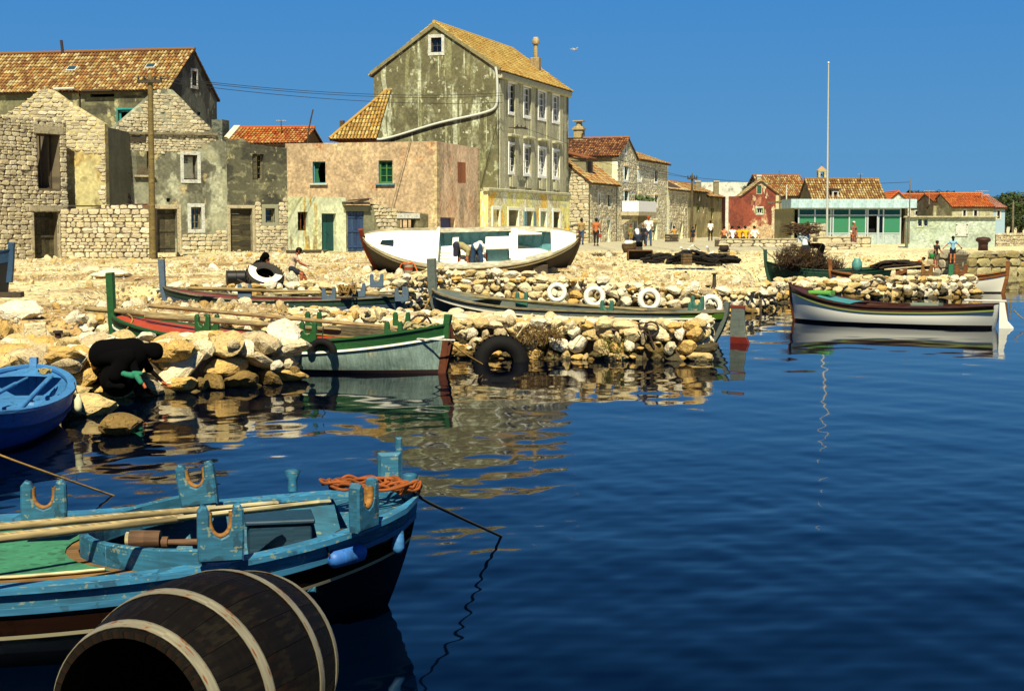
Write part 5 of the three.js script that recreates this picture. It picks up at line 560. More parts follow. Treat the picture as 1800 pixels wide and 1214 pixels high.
  const fb = paint(B_(55, 120, 200, 1.5)), f1 = at(578, 985, 8.75), f2 = at(640, 968, 8.95); fen('fat blue fender lying sideways on the foreground boat', f1, f2, .055, fb); fen('blue fender hanging upright below the bow of the foreground boat', at(700, 972, 9.25), at(697, 925, 9.3), .042, paint(B_(70, 135, 190, 1.5)));
  ropeThing('thin lashing that holds the sideways blue fender', [at(580, 980, 8.74), at(575, 960, 8.75), at(605, 930, 8.95), at(640, 962, 8.93)], .006, ropeD); ropeThing('thin lashing of the upright blue fender', [at(697, 928, 9.28), at(694, 905, 9.25), at(660, 912, 9.2)], .005, fb);
  { const p = at(640, 858, 9.6); coil('tangle of orange brown rope heaped on the foreground bow', p, .26, ropeO, 9, .011, .06, .5); const q = at(715, 866, 9.6); coil('orange rope wound round the bow bollard', q, .09, ropeO, 6, .011, .08, .8); }
  const wpt = onLevel(889, 946, -.05); ropeThing('dark mooring rope from the foreground bow into the water', [at(722, 862, 9.6), at(745, 878, 9.75), at(800, 905, 10.4), wpt], .011, ropeD);
  const w2 = onLevel(215, 877, -.05); ropeThing('taut pale mooring rope crossing the water at the left edge', [at(-120, 750, 12.6), at(0, 800, 12.6), w2], .010, ropeY);
}
// --- small bright blue boat at the left
{
  const b = top(92, 172, 238), d = top(62, 140, 222), g = boat({ name: 'rowing_boat', label: 'small bright blue rowing boat half out of view on the left', at: [-6.25, 17.3], turn: 1.63, L: 4.7, B: 1.75, g0: .42, gb: .2, gs: .15, draft: .2, e: 2.6, q: .6, p0: .4, sw: .2, rw: .11, col: { bottom: M('#0d2c55', { map: paintT, roughness: .5 }), hull: top(40, 108, 205), strake: d, inside: b, rail: b, line: M('#10325c'), floor: M('#0c2038') }, posts: [[1, .1, .09, b, .3]], decks: [[.9, .985, b, .05]], thwarts: [[.78, .30, .24, b], [.60, .28, .2, b], [.4, .28, .22, b]] }); g.updateMatrixWorld(true);
  oar('blue painted oar across the bright blue boat', at(12, 742, 16.2), at(88, 662, 18.9), .1, [b, b], { bl: .5, r: .035 }); oar('second blue oar lying inside the bright blue boat', at(-60, 720, 16.6), at(46, 664, 18.4), .08, [b, b], { bl: .4, r: .03 });
  const f = thing('fender', 'long white bottle fender hanging from the bright blue boat', 'fender', at(137, 724, 17.7)); mesh('float', lathe([[0, 0], [.035, .01], [.048, .06], [.045, .15], [.02, .19], [.012, .22], [0, .22]], 12), M('#c9c6a0'), f); mesh('cord', rod([0, .2, 0], [-.05, .36, -.03], .006), ropeD, f);
  coil('small rope on the bow of the bright blue boat', at(78, 656, 19.0), .07, M('#8a7a4a'), 4, .012, .06);
}
// --- long green boat with red inside
{
  const gr = paint(B_(40, 105, 45, 1.7)), red = paint(B_(240, 92, 48, K2)), hullC = plaster(131, 6, 1, [158, 178, 160], [[[135, 158, 142], .5, 3, .5, .2], [[205, 190, 140], .8, 3, .66, .1]]), gb = boat({ label: 'long green and pale grey boat with red inside, moored at the nearest jetties', at: [-4.2, 25.85], turn: -.345, L: 6.6, B: 1.9, g0: .52, gb: .30, gs: .34, draft: .3, rake: .04, e: 2.4, q: .66, p0: .4, sw: .2, wl: .06, rw: .1, col: { bottom: M('#2a120c', { map: paintT }), hull: hullC, strake: gr, inside: red, rail: gr, line: M('#e6e6da') }, posts: [[1, .16, .1, gr, .35], [-1, .75, .12, gr, .1]], decks: [[.84, .98, gr], [.03, .46, red, .012]], thwarts: [[.4, .3, .22, gr], [.62, .3, .22, gr]] }), h = gb.hull; gb.updateMatrixWorld(true);
  mesh('rust_streak', h.bow(1, -.28, .13, .106, .2), M('#5f2c0e', { map: speckT }), gb);
  const wp = (px, py, D) => onBoat(gb, at(px, py, D)); for (const [px, py, D, t] of [[542, 604, 25.0, 0], [551, 584, 26.6, 0], [692, 604, 24.6, .1], [706, 586, 25.9, .1], [356, 590, 25.8, -.1], [372, 588, 26.7, -.1]]) crutch(gb, gr, wp(px, py, D), .30, .38, t);
  oar('broad bladed grey oar resting on the green boat', at(150, 542, 27.2), at(708, 592, 24.9), .26, [wood('#a48f63'), wood('#8f8464')], { bl: 1.6, r: .05, twist: .3 }); oar('thin long oar on the far side of the green boat', at(262, 537, 27.4), at(786, 584, 25.4), .08, [wood('#a88f62')], { bl: .5, r: .04 }); oar('second grey spar on the near side of the green boat', at(255, 556, 26.6), at(600, 580, 25.3), .1, [wood('#9c8a62')], { bl: .4, r: .045 }); oar('thin white boat hook along the green boat bow', at(700, 594, 24.6), at(800, 598, 24.4), .04, [whitePaint], { bl: .2, r: .014 });
  { const ti = thing('rubber_fender', 'black half tyre fender hung on the green boat side', 'fender', at(566, 619, 24.5), -.3); mesh('half_tyre', new THREE.TorusGeometry(.2, .075, 8, 20, PI).scale(1, .85, .8), rubber, ti); mesh('lashing', rod([0, .2, 0], [-.02, .42, -.1], .01), ropeD, ti); } coil('pale rope heap in the bow of the green boat', at(738, 578, 25.2), .28, M('#c9b98a', { map: grainT }), 8, .018, .1); 
  { const p = at(735, 585, 25.1), g = thing('anchor', 'rusty grapnel anchor lying in the green boat bow', 'anchor', p); mesh('shank', rod([-.25, -.12, 0], [.15, .28, 0], .022), iron, g); mesh('fluke', [tube([[.15, .28, 0], [.0, .30, .05], [-.12, .22, .1]], .018), tube([[.15, .28, 0], [.22, .14, -.05], [.18, .02, -.1]], .018)], iron, g); }
  ropeThing('rope from the green boat stern post to the shore', [at(215, 545, 27), at(232, 560, 26.6), at(205, 598, 25.5)], .016, ropeY); ropeThing('slack rope from the green bow down to the water', [at(787, 597, 24.6), at(815, 620, 24.9), at(848, 640, 25.3)], .014, ropeY); ropeThing('rope along the side rail of the green boat', [at(490, 596, 25.2), at(540, 587, 25), at(600, 592, 24.8), at(700, 592, 24.5)], .014, ropeY);
}
// --- red boat behind it
{
  const gy = paint(B_(105, 125, 140, 1.7)), red = paint(B_(160, 50, 40, K2)), r = boat({ label: 'grey and red boat lying deep in the back slip under the seated people', at: [-5.9, 37.9], turn: -.15, L: 6.4, B: 1.8, g0: .58, gb: .12, gs: .3, draft: .3, e: 2.4, q: .66, col: { bottom: darkWood, hull: gy, strake: paint(B_(45, 80, 60)), inside: red, rail: greyWood }, posts: [[-1, .7, .14, gy, .1], [1, .2, .1, gy, .1]], thwarts: [[.3, .4, .2, gy], [.55, .4, .2, gy]], decks: [[.82, .97, gy]] }); r.updateMatrixWorld(true);
  for (const [px, py, D] of [[430, 524, 37.2], [578, 530, 36.9], [630, 522, 37], [662, 505, 38.6], [706, 530, 37.2]]) crutch(r, gy, onBoat(r, at(px, py, D)), .34, .36, .1); oar('long brown spar laid along the grey and red boat', at(330, 506, 37.2), at(690, 518, 37.0), .08, [wood('#a98f5c')], { bl: .4, r: .05 }); oar('thin pale spar beside the brown spar of the grey and red boat', at(480, 516, 36.8), at(735, 512, 37.6), .06, [wood('#c6b68a')], { bl: .3, r: .03 });
  const b = thing('wooden_tub', 'small brown wooden tub standing on stones behind the green boat', 'tub', floorAt(at(376, 528, 35).x, 35)); mesh('staves', lathe([[.0, 0], [.3, 0], [.34, .28], [.31, .28], [.28, .05], [0, .05]], 16), wood('#5c4226'), b); mesh('lug', [bev(.06, .2, .04, -.3, .34, 0), bev(.06, .2, .04, .3, .34, 0)][0], wood('#5c4226'), b); mesh('lug', bev(.06, .2, .04, .3, .34, 0), wood('#5c4226'), b);
  coil('ochre rope hank on the grey and red boat', at(608, 520, 36.8), .2, ropeY, 7, .02, .3, .6);
}
// --- grey boat with the big rudder
{
  const gy = paint(B_(130, 135, 120, 1.7)), dk = paint(B_(60, 66, 60)), gn = paint(B_(75, 130, 105)), s = boat({ label: 'long low grey boat with big rudder between the middle and back jetties', at: [1.3, 33.4], turn: -.62, L: 7.9, B: 1.8, g0: .60, gb: .06, gs: .34, draft: .3, e: 2.6, q: .66, sw: .14, col: { bottom: M('#22201a'), hull: dk, strake: gy, inside: gy, rail: wood('#9a8d68'), line: M('#d6d2bd') }, posts: [[-1, .72, .2, gy, .1], [1, .2, .1, gy, .1]], decks: [[.86, .98, gy], [.03, .2, gy]], thwarts: [[.35, .3, .2, gy], [.6, .3, .2, gy]] }), h = s.hull; s.updateMatrixWorld(true);
  mesh('green_quarter', h.band(u => h.tY(u, h.gun(u) - .16), u => h.tY(u, h.gun(u) - .03), .02, 1, .9, 1), paint(B_(95, 135, 25)), s);
  for (const [px, py, D] of [[917, 540, 34.4], [1067, 556, 32.6], [1222, 560, 31.5], [1226, 548, 33]]) crutch(s, gn, onBoat(s, at(px, py, D)), .3, .36, .1);
  oar('weathered plank oar along the grey boat', at(770, 517, 35.6), at(1235, 553, 31.6), .16, [wood('#a39468'), wood('#8d8266')], { bl: 1.4, r: .04 });
  { const p = h.pt(1, .8, 1), rd = mesh('rudder', extr([[0, .75], [.3, .73], [.31, .5], [.34, .2], [.46, -.1], [0, -.1], [-.02, .3]].map(q => [q[0] - .05, q[1]]), .06), gy, s); rd.position.set(p.x + .22, 0, p.z); mesh('rudder_foot', extr([[-.06, .14], [.32, .14], [.42, -.12], [-.06, -.12]], .068), M('#6b1f10', { map: paintT, roughness: .5 }), rd); mesh('rudder_head', bev(.32, .07, .07, .1, .76, 0), M('#6b1f10'), rd); }
  coil('grey rope heap on the stern of the grey boat', at(1240, 553, 31.6), .26, M('#9c9070', { map: grainT }), 8, .018, .1); ropeThing('ochre rope tied round the tall grey stem post', [at(745, 545, 35.2), at(758, 520, 35.3), at(762, 513, 35.2)], .02, ropeY);
}
// --- white boat at the right
{
  const br = wood(B_(120, 62, 28, K2), { roughness: .45 }), wh = M('#d8d8ce', { roughness: .4 }), s = boat({ name: 'white_boat', label: 'white rowing boat with brown top strake and turquoise bow hatch, moored on the right', at: [9.45, 36.85], turn: 2.60, L: 5.25, B: 1.7, g0: .47, gb: .46, gs: .1, draft: .3, e: 2.4, q: .62, tr: .55, p0: .42, pe: .85, rake: .07, sw: .13, wl: .07, rw: .1, col: { bottom: M('#0d0a09', { roughness: .4 }), hull: wh, strake: br, inside: wood(B_(150, 80, 40, K2)), rail: br, line: M('#6f7a38'), transom: wh }, posts: [[1, .06, .06, br, .2]], decks: [[.66, .97, br, .03], [.02, .14, br, .02]], thwarts: [[.5, .24, .25, wood(B_(190, 95, 45, K2))], [.3, .24, .2]] }), h = s.hull; s.updateMatrixWorld(true);
  mesh('bow_hatch', h.level(u => h.gun(u) + .01, .66, .84, 8, .2, .02), top(95, 185, 185), s); { const q = h.pt(.86, 1, 1); mesh('folded_cloth', bev(.6, .1, .4, q.x - .1, q.y + .05, 0, .03), M('#4f8a34', { roughness: .9 }), s); } mesh('engine_cover', bev(.7, .1, .5, -.9, .5, 0, .03), M('#5e6b5c'), s); for (const k of [-1, 1]) { h._sides = [k]; mesh('coaming', h.rail(-.04, .03, .06, -.2, .16, .64), br, s); } h._sides = null;
  { const x = -2.63, rd = mesh('rudder', extr([[-.02, .5], [-.14, .5], [-.17, .3], [-.22, .05], [-.36, -.1], [-.36, -.25], [-.02, -.25]], .05), wh, s); rd.position.set(x, .12, 0); mesh('tiller', bev(1.0, .05, .05, .32, .53, 0, .012), whitePaint, rd); }
  ropeThing('thin mooring line from the white boat rudder to the right', [at(1783, 545, 36.5), at(1800, 560, 36.2), at(1850, 580, 35.6)], .012, ropeY);
}
// --- orange boat behind the far jetty
{
  const og = wood(B_(205, 120, 40, K2)), wh = M('#d8d6c6'), s = boat({ label: 'varnished orange and white boat moored behind the far right jetty', at: [15.0, 54.8], turn: -.44, L: 6.4, B: 1.7, g0: .50, gb: .30, gs: .22, draft: .3, sw: .14, rake: .07, col: { bottom: M('#1c1410'), hull: wh, strake: og, inside: wood(B_(120, 70, 35, K2)), rail: og, line: M('#6e3a14') }, posts: [[1, .35, .12, og, .05], [-1, .45, .12, og, .1]], decks: [[.84, .97, og], [.03, .16, og]], thwarts: [[.4, .3, .2, og], [.62, .3, .2, og]] }); s.updateMatrixWorld(true);
  for (const [px, py, D, m] of [[1630, 484, 54.5, 0], [1585, 484, 55.4, 1], [1690, 484, 53.6, 1]]) crutch(s, m ? og : wood(B_(190, 130, 60)), onBoat(s, at(px, py, D)), .4, .42, 0); oar('pale oar laid across the orange boat', at(1555, 474, 55.2), at(1645, 466, 55), .1, [oarPale], { bl: .5, r: .04 });
  const tg = thing('green_post', 'flat green board standing in the orange boat', 'board', at(1672, 484, 54)); mesh('board', bev(.18, .42, .05, 0, .2, 0, .02), paint(B_(60, 140, 85)), tg); 
  { const p = at(1507, 468, 56), g = thing('milk_churn', 'turquoise plastic drum standing in the orange boat', 'drum', p); mesh('drum', lathe([[0, -.2], [.17, -.2], [.19, 0], [.19, .15], [.12, .25], [.12, .3], [0, .3]], 14), top(110, 190, 175), g); const n = thing('net_heap', 'dark fishing net heaped in the orange boat', 'net', at(1585, 472, 55.6)), r = rng(8), pts = []; for (let k = 0; k < 80; k++) { const a = rr(-1, 1, r); pts.push(V(a * 1.2, rr(0, .34, r) * (1 - a * a * .8), rr(-.3, .3, r))); } mesh('net', tube(pts, .035, 5, 420), M('#3a2a1c', { map: grainT, roughness: 1 }), n); }
}
// --- dark green boat loaded with brushwood
{
  const gn = paint(B_(30, 75, 50)), s = boat({ label: 'dark green boat piled high with dry brushwood', at: [12.4, 57.9], turn: 3.08, L: 4.9, B: 1.9, g0: .62, gb: .32, gs: .15, draft: .3, col: { bottom: M('#101410'), hull: gn, strake: gn, inside: gn, rail: paint(B_(70, 110, 80)) }, posts: [[1, .45, .12, gn, .1]], y: .1 });
  const twigM = [M('#3f2c1a', { roughness: 1 }), M('#55401f', { roughness: 1 }), M('#2a1d12', { roughness: 1 })];
  for (const [lab, px, py, D, sx, sy, sz, n, seed] of [['rounded heap of dry brushwood at the bow of the dark green boat', 1395, 462, 57.3, .75, .62, .6, 620, 1], ['middle heap of dry brushwood in the dark green boat', 1425, 462, 57.6, .7, .5, .6, 480, 2], ['low heap of dry brushwood at the stern of the dark green boat', 1452, 470, 57.8, .75, .32, .5, 420, 3]]) { const r = rng(seed * 77), g = thing('brushwood_heap', lab, 'brushwood', at(px, py, D)); twigM.forEach((m, k) => { const l = []; for (let i = 0; i < n / 3; i++) { const a = r() * 6.28, b = Math.acos(rr(-.3, 1, r)), q = Math.cbrt(rr(.2, 1, r)), p = V(Math.sin(b) * Math.cos(a) * sx * q, Math.cos(b) * sy * q, Math.sin(b) * Math.sin(a) * sz * q), d = V(rr(-1, 1, r), rr(-.4, 1, r), rr(-1, 1, r)).normalize().multiplyScalar(rr(.15, .4, r)); l.push(rod(p, p.clone().add(d), .014, .005, 3)); } stuff(mesh('twigs', l, m, g)); }); mesh('core', rockShape(300 + seed, 2, .4).scale(sx * 1.3, sy * 1.3, sz * 1.3), twigM[2], g); }
}
// --- beached white boat
{
  const wh = M('#dfddd2', { roughness: .5 }), tq = paint(B_(120, 185, 185, 1.6)), vb = wood('#4a2f1c', { roughness: .5 }), s = boat({ name: 'beached_boat', label: 'white decked boat lying tilted on the shore while two men work in it', at: [-1.3, 48.4], turn: PI, y: 1.28, L: 7.0, B: 2.35, g0: .52, gb: .55, gs: .30, draft: .38, e: 2.6, q: .66, p0: .5, rake: .12, sw: .10, wl: .02, rw: .2, ro: .05, camber: .10, col: { bottom: M('#2b231c', { map: paintT }), hull: wood('#3d2e20'), strake: vb, inside: tq, rail: wood('#b5a88a'), line: M('#d8cfae'), floor: wh }, posts: [[1, .28, .12, M('#7a2f18', { map: paintT }), .1], [-1, .05, .12, vb, .1]], decks: [[.66, .985, wh, 0], [.015, .13, wh, 0]], ribs: 12, ribU: [.16, .64] }); s.rotation.order = 'YXZ'; s.rotation.x = -.56; s.rotation.z = -.035; s.updateMatrixWorld(true); const h = s.hull;
  const dk = u => h.gun(u) + .004; for (const z of [-1, 1]) mesh('side_deck', (() => { const pos = []; const n = 16; for (let i = 0; i < n; i++) { const R = k => { const u = lerp(.12, .67, k / n), p = h.pt(u, 1, 1); return [p.x, dk(u) + .02, p.z]; }; const a = R(i), b = R(i + 1), iz = .26; pos.push(a[0], a[1], z * a[2], b[0], b[1], z * b[2], b[0], b[1], z * (b[2] - iz), a[0], a[1], z * a[2], b[0], b[1], z * (b[2] - iz), a[0], a[1], z * (a[2] - iz)); } const q = new THREE.BufferGeometry(); q.setAttribute('position', new THREE.Float32BufferAttribute(pos, 3)); q.computeVertexNormals(); return q; })(), M('#cfc9b4', { map: grainT }), s);
  mesh('bulkhead', h.level(u => 0, 0, 0, 1) && bev(.05, .62, 1.9, (2 * .655 - 1) * 3.5, .30, 0), tq, s); mesh('coaming', [bev(.08, .14, 2.0, (2 * .655 - 1) * 3.5, .66, 0)], wh, s); mesh('bulkhead', bev(.05, .6, 1.5, (2 * .32 - 1) * 3.5, .28, 0), wh, s); mesh('engine_box', bev(.7, .5, .62, -.85, .30, .15, .03), tq, s); mesh('engine_box_lid', bev(.78, .06, .72, -.85, .58, .15, .02), wh, s); mesh('afterdeck_frame', [bev(.22, .06, 1.9, (2 * .30 - 1) * 3.5, .60, 0), bev(.9, .06, .3, -1.85, .58, .75), bev(.9, .06, .3, -1.85, .58, -.75)], wh, s);
  for (let k = 0; k < 7; k++) mesh('floor_board', bev(2.4, .03, .14, .15, .06, -.54 + k * .18), wh, s); mesh('thwart', bev(.2, .05, 1.9, .55, .32, 0), wh, s);
  { const u = .90, p = h.pt(u, 1, 1), m = mesh('porthole', bev(.42, .03, .26, p.x - .1, h.gun(u) + .10, -.2, .01), M('#1b2a2a', { roughness: .2 }), s); }
  const bk = thing('paint_bucket', 'paint bucket with orange cord under the bow of the beached boat', 'bucket', floorAt(at(718, 480, 47).x, 46.9)); mesh('bucket', lathe([[0, 0], [.13, 0], [.15, .32], [.13, .32], [.12, .03], [0, .03]], 14), M('#8d8672'), bk); mesh('paint_band', cyl(.141, .146, .1, 14, 0, .2, 0), M('#8a2c18'), bk); mesh('cord', tube([[-.3, .02, .1], [-.2, .35, .12], [0, .36, .16], [.15, .38, .05], [.3, .1, .1]], .02), M('#c25a1a'), bk);
  for (const [x, d, l] of [[-3.2, 47.6, 'wooden prop wedged under the bow half of the beached boat'], [.9, 47.5, 'wooden prop wedged under the stern half of the beached boat']]) { const q = thing('boat_prop', l, 'prop', floorAt(x, d)); mesh('baulk', bev(.5, .34, .9, 0, .14, -.3, .03), darkWood, q); }
}
// --- dark blue boat end at the left edge
{
  const bl = paint(B_(45, 85, 120)), s = boat({ label: 'end of a dark blue boat pulled up at the left edge', at: [-15.2, 36.4], turn: -.1, y: 1.02, L: 6.0, B: 1.9, g0: .5, gb: .36, gs: .3, draft: .3, rake: .04, sw: .3, wl: .05, col: { bottom: M('#070708'), hull: M('#0a0a0d'), strake: bl, inside: bl, rail: bl }, posts: [[1, .16, .13, bl, .3]] }), h = s.hull; const k = thing('boat_cradle', 'dark timber under the boat at the left edge', 'timber', floorAt(-13, 36.2)); mesh('beam', bev(1.6, .14, .3, .2, .04, 0), darkWood, k);
}

// ---------------------------------------------------------------- people
function sdfGeo(prims, cell, k = .035) { // smooth union of tapered capsules, meshed with surface nets
  const lo = V(1e9, 1e9, 1e9), hi = V(-1e9, -1e9, -1e9); for (const p of prims) for (const [q, r] of [[p[0], p[2]], [p[1], p[3]]]) { lo.min(q.clone().subScalar(r + k)); hi.max(q.clone().addScalar(r + k)); } lo.subScalar(cell * 2); hi.addScalar(cell * 2);
  const nx = Math.ceil((hi.x - lo.x) / cell) + 1, ny = Math.ceil((hi.y - lo.y) / cell) + 1, nz = Math.ceil((hi.z - lo.z) / cell) + 1, F = new Float32Array(nx * ny * nz).fill(1), I = (i, j, l) => (l * ny + j) * nx + i;
  for (const [a, b, ra, rb] of prims) { const m = Math.max(ra, rb) + k + cell * 2, x0 = Math.max(0, Math.floor((Math.min(a.x, b.x) - m - lo.x) / cell)), x1 = Math.min(nx - 1, Math.ceil((Math.max(a.x, b.x) + m - lo.x) / cell)), y0 = Math.max(0, Math.floor((Math.min(a.y, b.y) - m - lo.y) / cell)), y1 = Math.min(ny - 1, Math.ceil((Math.max(a.y, b.y) + m - lo.y) / cell)), z0 = Math.max(0, Math.floor((Math.min(a.z, b.z) - m - lo.z) / cell)), z1 = Math.min(nz - 1, Math.ceil((Math.max(a.z, b.z) + m - lo.z) / cell)), dx = b.x - a.x, dy = b.y - a.y, dz = b.z - a.z, L2 = dx * dx + dy * dy + dz * dz + 1e-9;
    for (let l = z0; l <= z1; l++) for (let j = y0; j <= y1; j++) for (let i = x0; i <= x1; i++) { const px = lo.x + i * cell - a.x, py = lo.y + j * cell - a.y, pz = lo.z + l * cell - a.z, t = clamp((px * dx + py * dy + pz * dz) / L2), d = Math.hypot(px - dx * t, py - dy * t, pz - dz * t) - (ra + (rb - ra) * t), q = I(i, j, l), o = F[q], h = Math.max(k - Math.abs(o - d), 0) / k; F[q] = Math.min(o, d) - h * h * k / 4; } }
  const idx = new Int32Array(nx * ny * nz).fill(-1), pos = [], tri = []; const cs = [[0, 0, 0], [1, 0, 0], [0, 1, 0], [1, 1, 0], [0, 0, 1], [1, 0, 1], [0, 1, 1], [1, 1, 1]], es = [[0, 1], [2, 3], [4, 5], [6, 7], [0, 2], [1, 3], [4, 6], [5, 7], [0, 4], [1, 5], [2, 6], [3, 7]];
  for (let l = 0; l < nz - 1; l++) for (let j = 0; j < ny - 1; j++) for (let i = 0; i < nx - 1; i++) { let s = 0; const v = cs.map(c => F[I(i + c[0], j + c[1], l + c[2])]); for (const q of v) if (q < 0) s++; if (!s || s === 8) continue; let x = 0, y = 0, z = 0, n = 0; for (const [a, b] of es) if ((v[a] < 0) !== (v[b] < 0)) { const t = v[a] / (v[a] - v[b]); x += lerp(cs[a][0], cs[b][0], t); y += lerp(cs[a][1], cs[b][1], t); z += lerp(cs[a][2], cs[b][2], t); n++; } idx[I(i, j, l)] = pos.length / 3; pos.push(lo.x + (i + x / n) * cell, lo.y + (j + y / n) * cell, lo.z + (l + z / n) * cell); }
  for (let l = 1; l < nz - 1; l++) for (let j = 1; j < ny - 1; j++) for (let i = 1; i < nx - 1; i++) { const a = F[I(i, j, l)] < 0; const quad = (p, q, r, s, f) => f ? tri.push(p, q, r, p, r, s) : tri.push(p, r, q, p, s, r); if (a !== (F[I(i + 1, j, l)] < 0)) quad(idx[I(i, j - 1, l - 1)], idx[I(i, j, l - 1)], idx[I(i, j, l)], idx[I(i, j - 1, l)], a); if (a !== (F[I(i, j + 1, l)] < 0)) quad(idx[I(i - 1, j, l - 1)], idx[I(i - 1, j, l)], idx[I(i, j, l)], idx[I(i, j, l - 1)], a); if (a !== (F[I(i, j, l + 1)] < 0)) quad(idx[I(i - 1, j - 1, l)], idx[I(i, j - 1, l)], idx[I(i, j, l)], idx[I(i - 1, j, l)], a); }
  const g = new THREE.BufferGeometry(); g.setAttribute('position', new THREE.Float32BufferAttribute(pos, 3)); g.setIndex(tri); g.computeVertexNormals(); return g;
}
const cap3 = (a, b, ra, rb = ra) => [a, b, ra, rb];
const HEAD = sdfGeo([cap3(V(0, .025, -.025), V(0, .03, .005), .092, .088), cap3(V(0, -.02, .0), V(0, -.075, .04), .072, .040), cap3(V(0, -.085, .05), V(0, -.09, .06), .028), cap3(V(0, .012, .088), V(0, -.028, .106), .011, .015), cap3(V(-.085, .005, -.012), V(-.087, -.03, -.005), .018, .012), cap3(V(.085, .005, -.012), V(.087, -.03, -.005), .018, .012), cap3(V(-.04, .026, .075), V(.04, .026, .075), .014), cap3(V(-.02, -.058, .083), V(.02, -.058, .083), .009)], .009, .02);
const HAND = sdfGeo([cap3(V(-.022, -.02, 0), V(-.026, -.085, 0), .016), cap3(V(0, -.02, 0), V(0, -.09, 0), .018), cap3(V(.022, -.02, 0), V(.026, -.085, 0), .015), ...[[-.031, .060], [-.0105, .072], [.0105, .067], [.031, .050]].flatMap(([x, l]) => [cap3(V(x, -.088, .002), V(x * 1.08, -.088 - l * .5, .01), .009, .0085), cap3(V(x * 1.08, -.088 - l * .5, .01), V(x * 1.05, -.088 - l * .92, .03), .0085, .007)]), cap3(V(-.026, -.03, .006), V(-.05, -.06, .022), .012, .010), cap3(V(-.05, -.06, .022), V(-.052, -.092, .034), .010, .008)], .006, .008);
const skins = ['#a4552a', '#b5683a', '#8f4826', '#b87246'].map(c => M(c, { roughness: .6 })), black = matte('#050506'), hairD = matte('#0c0806', { specularIntensity: .4, roughness: .6 });
const fabric = c => M(c, { roughness: .95, bumpMap: roughB, bumpScale: .01 });
function person(o) {
  const g = thing('person', o.label, 'person', o.at, o.turn * DEG, o.group), S = o.S ?? 1, cell = (o.cell ?? .03), P = { hip: .93, lean: 0, lL: [0, 4, 0], lR: [0, 4, 0], aL: [5, 8, 10], aR: [5, 8, 10], head: [0, 0], ...o.pose }, D = DEG; const dir = a => V(0, Math.cos(a), Math.sin(a)), l = P.lean * D;
  const hip = V(0, P.hip, 0), T = dir(l), Tc = dir(l * 1.08 + (P.curl ?? 0) * D), waist = hip.clone().addScaledVector(T, .17), chest = waist.clone().addScaledVector(Tc, .22), neck = waist.clone().addScaledVector(Tc, .345), hd = dir(l + P.head[0] * D), ntop = neck.clone().addScaledVector(hd, .09), head = neck.clone().addScaledVector(hd, .185).add(V(0, 0, .015)); const X = (v, x) => v.clone().add(V(x, 0, 0));
  const J = {}; for (const [s, k] of [[1, 'L'], [-1, 'R']]) { const [th, ab, kn] = P['l' + k].map(q => q * D), hj = hip.clone().add(V(s * .088, -.03, 0)), kneeP = hj.clone().add(V(s * Math.sin(ab), -Math.cos(th) * Math.cos(ab), Math.sin(th) * Math.cos(ab)).multiplyScalar(.42)), ank = kneeP.clone().add(V(s * Math.sin(ab * .4), -Math.cos(th - kn), Math.sin(th - kn)).normalize().multiplyScalar(.41)); const fp = (P.foot ?? 0) * D; J['h' + k] = hj; J['k' + k] = kneeP; J['a' + k] = ank; J['t' + k] = ank.clone().add(V(s * .02, -.055 * Math.cos(fp) - .15 * Math.sin(fp), .16 * Math.cos(fp)));
    const [up, out, el, eo] = P['a' + k].map(q => q * D), sh = waist.clone().addScaledVector(Tc, .285).add(V(s * .175, 0, 0)), ad = (a, q) => V(s * Math.sin(q), -Math.cos(a) * Math.cos(q), Math.sin(a) * Math.cos(q)), e = sh.clone().addScaledVector(ad(up, out), .28), fd = ad(up + el, eo ?? out * .5), w = e.clone().addScaledVector(fd, .25); J['s' + k] = sh; J['e' + k] = e; J['w' + k] = w; J['d' + k] = fd; }
  const torso = (d) => [cap3(X(hip, -.07), X(hip, .07), .11 + d), cap3(hip, waist, .115 + d, .10 + d), cap3(waist, chest, .10 + d, .105 + d), cap3(X(chest, -.07), X(chest, .07), .10 + d), cap3(J.sL, J.sR, .06 + d), cap3(X(chest, -.06), J.sR, .08 + d, .06 + d), cap3(X(chest, .06), J.sL, .08 + d, .06 + d)], mid = (a, b, t) => a.clone().lerp(b, t);
  const leg = (k, d, f) => f <= .5 ? [cap3(J['h' + k], mid(J['h' + k], J['k' + k], f * 2), .088 + d, lerp(.088, .055, f * 2) + d * 1.6)] : [cap3(J['h' + k], J['k' + k], .088 + d, .056 + d), cap3(J['k' + k], mid(J['k' + k], J['a' + k], f * 2 - 1), .054 + d, lerp(.056, .036, f * 2 - 1) + d * 1.5)];
  const arm = (k, d, f) => f <= .5 ? [cap3(J['s' + k], mid(J['s' + k], J['e' + k], f * 2), .052 + d, .046 + d * 1.5)] : [cap3(J['s' + k], J['e' + k], .05 + d, .041 + d), cap3(J['e' + k], mid(J['e' + k], J['w' + k], f * 2 - 1), .04 + d, .032 + d)];
  const foot = (k, d) => [cap3(J['a' + k].clone().add(V(0, -.04, -.03)), J['t' + k], .036 + d, .03 + d), cap3(J['a' + k], J['a' + k].clone().add(V(0, -.05, -.02)), .036 + d)];
  const body = [...torso(-.004), ...['L', 'R'].flatMap(k => [cap3(J['h' + k], J['k' + k], .086, .054), cap3(J['k' + k], mid(J['k' + k], J['a' + k], .35), .053, .056), cap3(mid(J['k' + k], J['a' + k], .35), J['a' + k], .056, .035), cap3(J['s' + k], J['e' + k], .048, .038), cap3(J['e' + k], J['w' + k], .038, .026), ...foot(k, 0)]), cap3(neck.clone().addScaledVector(Tc, -.04), ntop, .058, .05)];
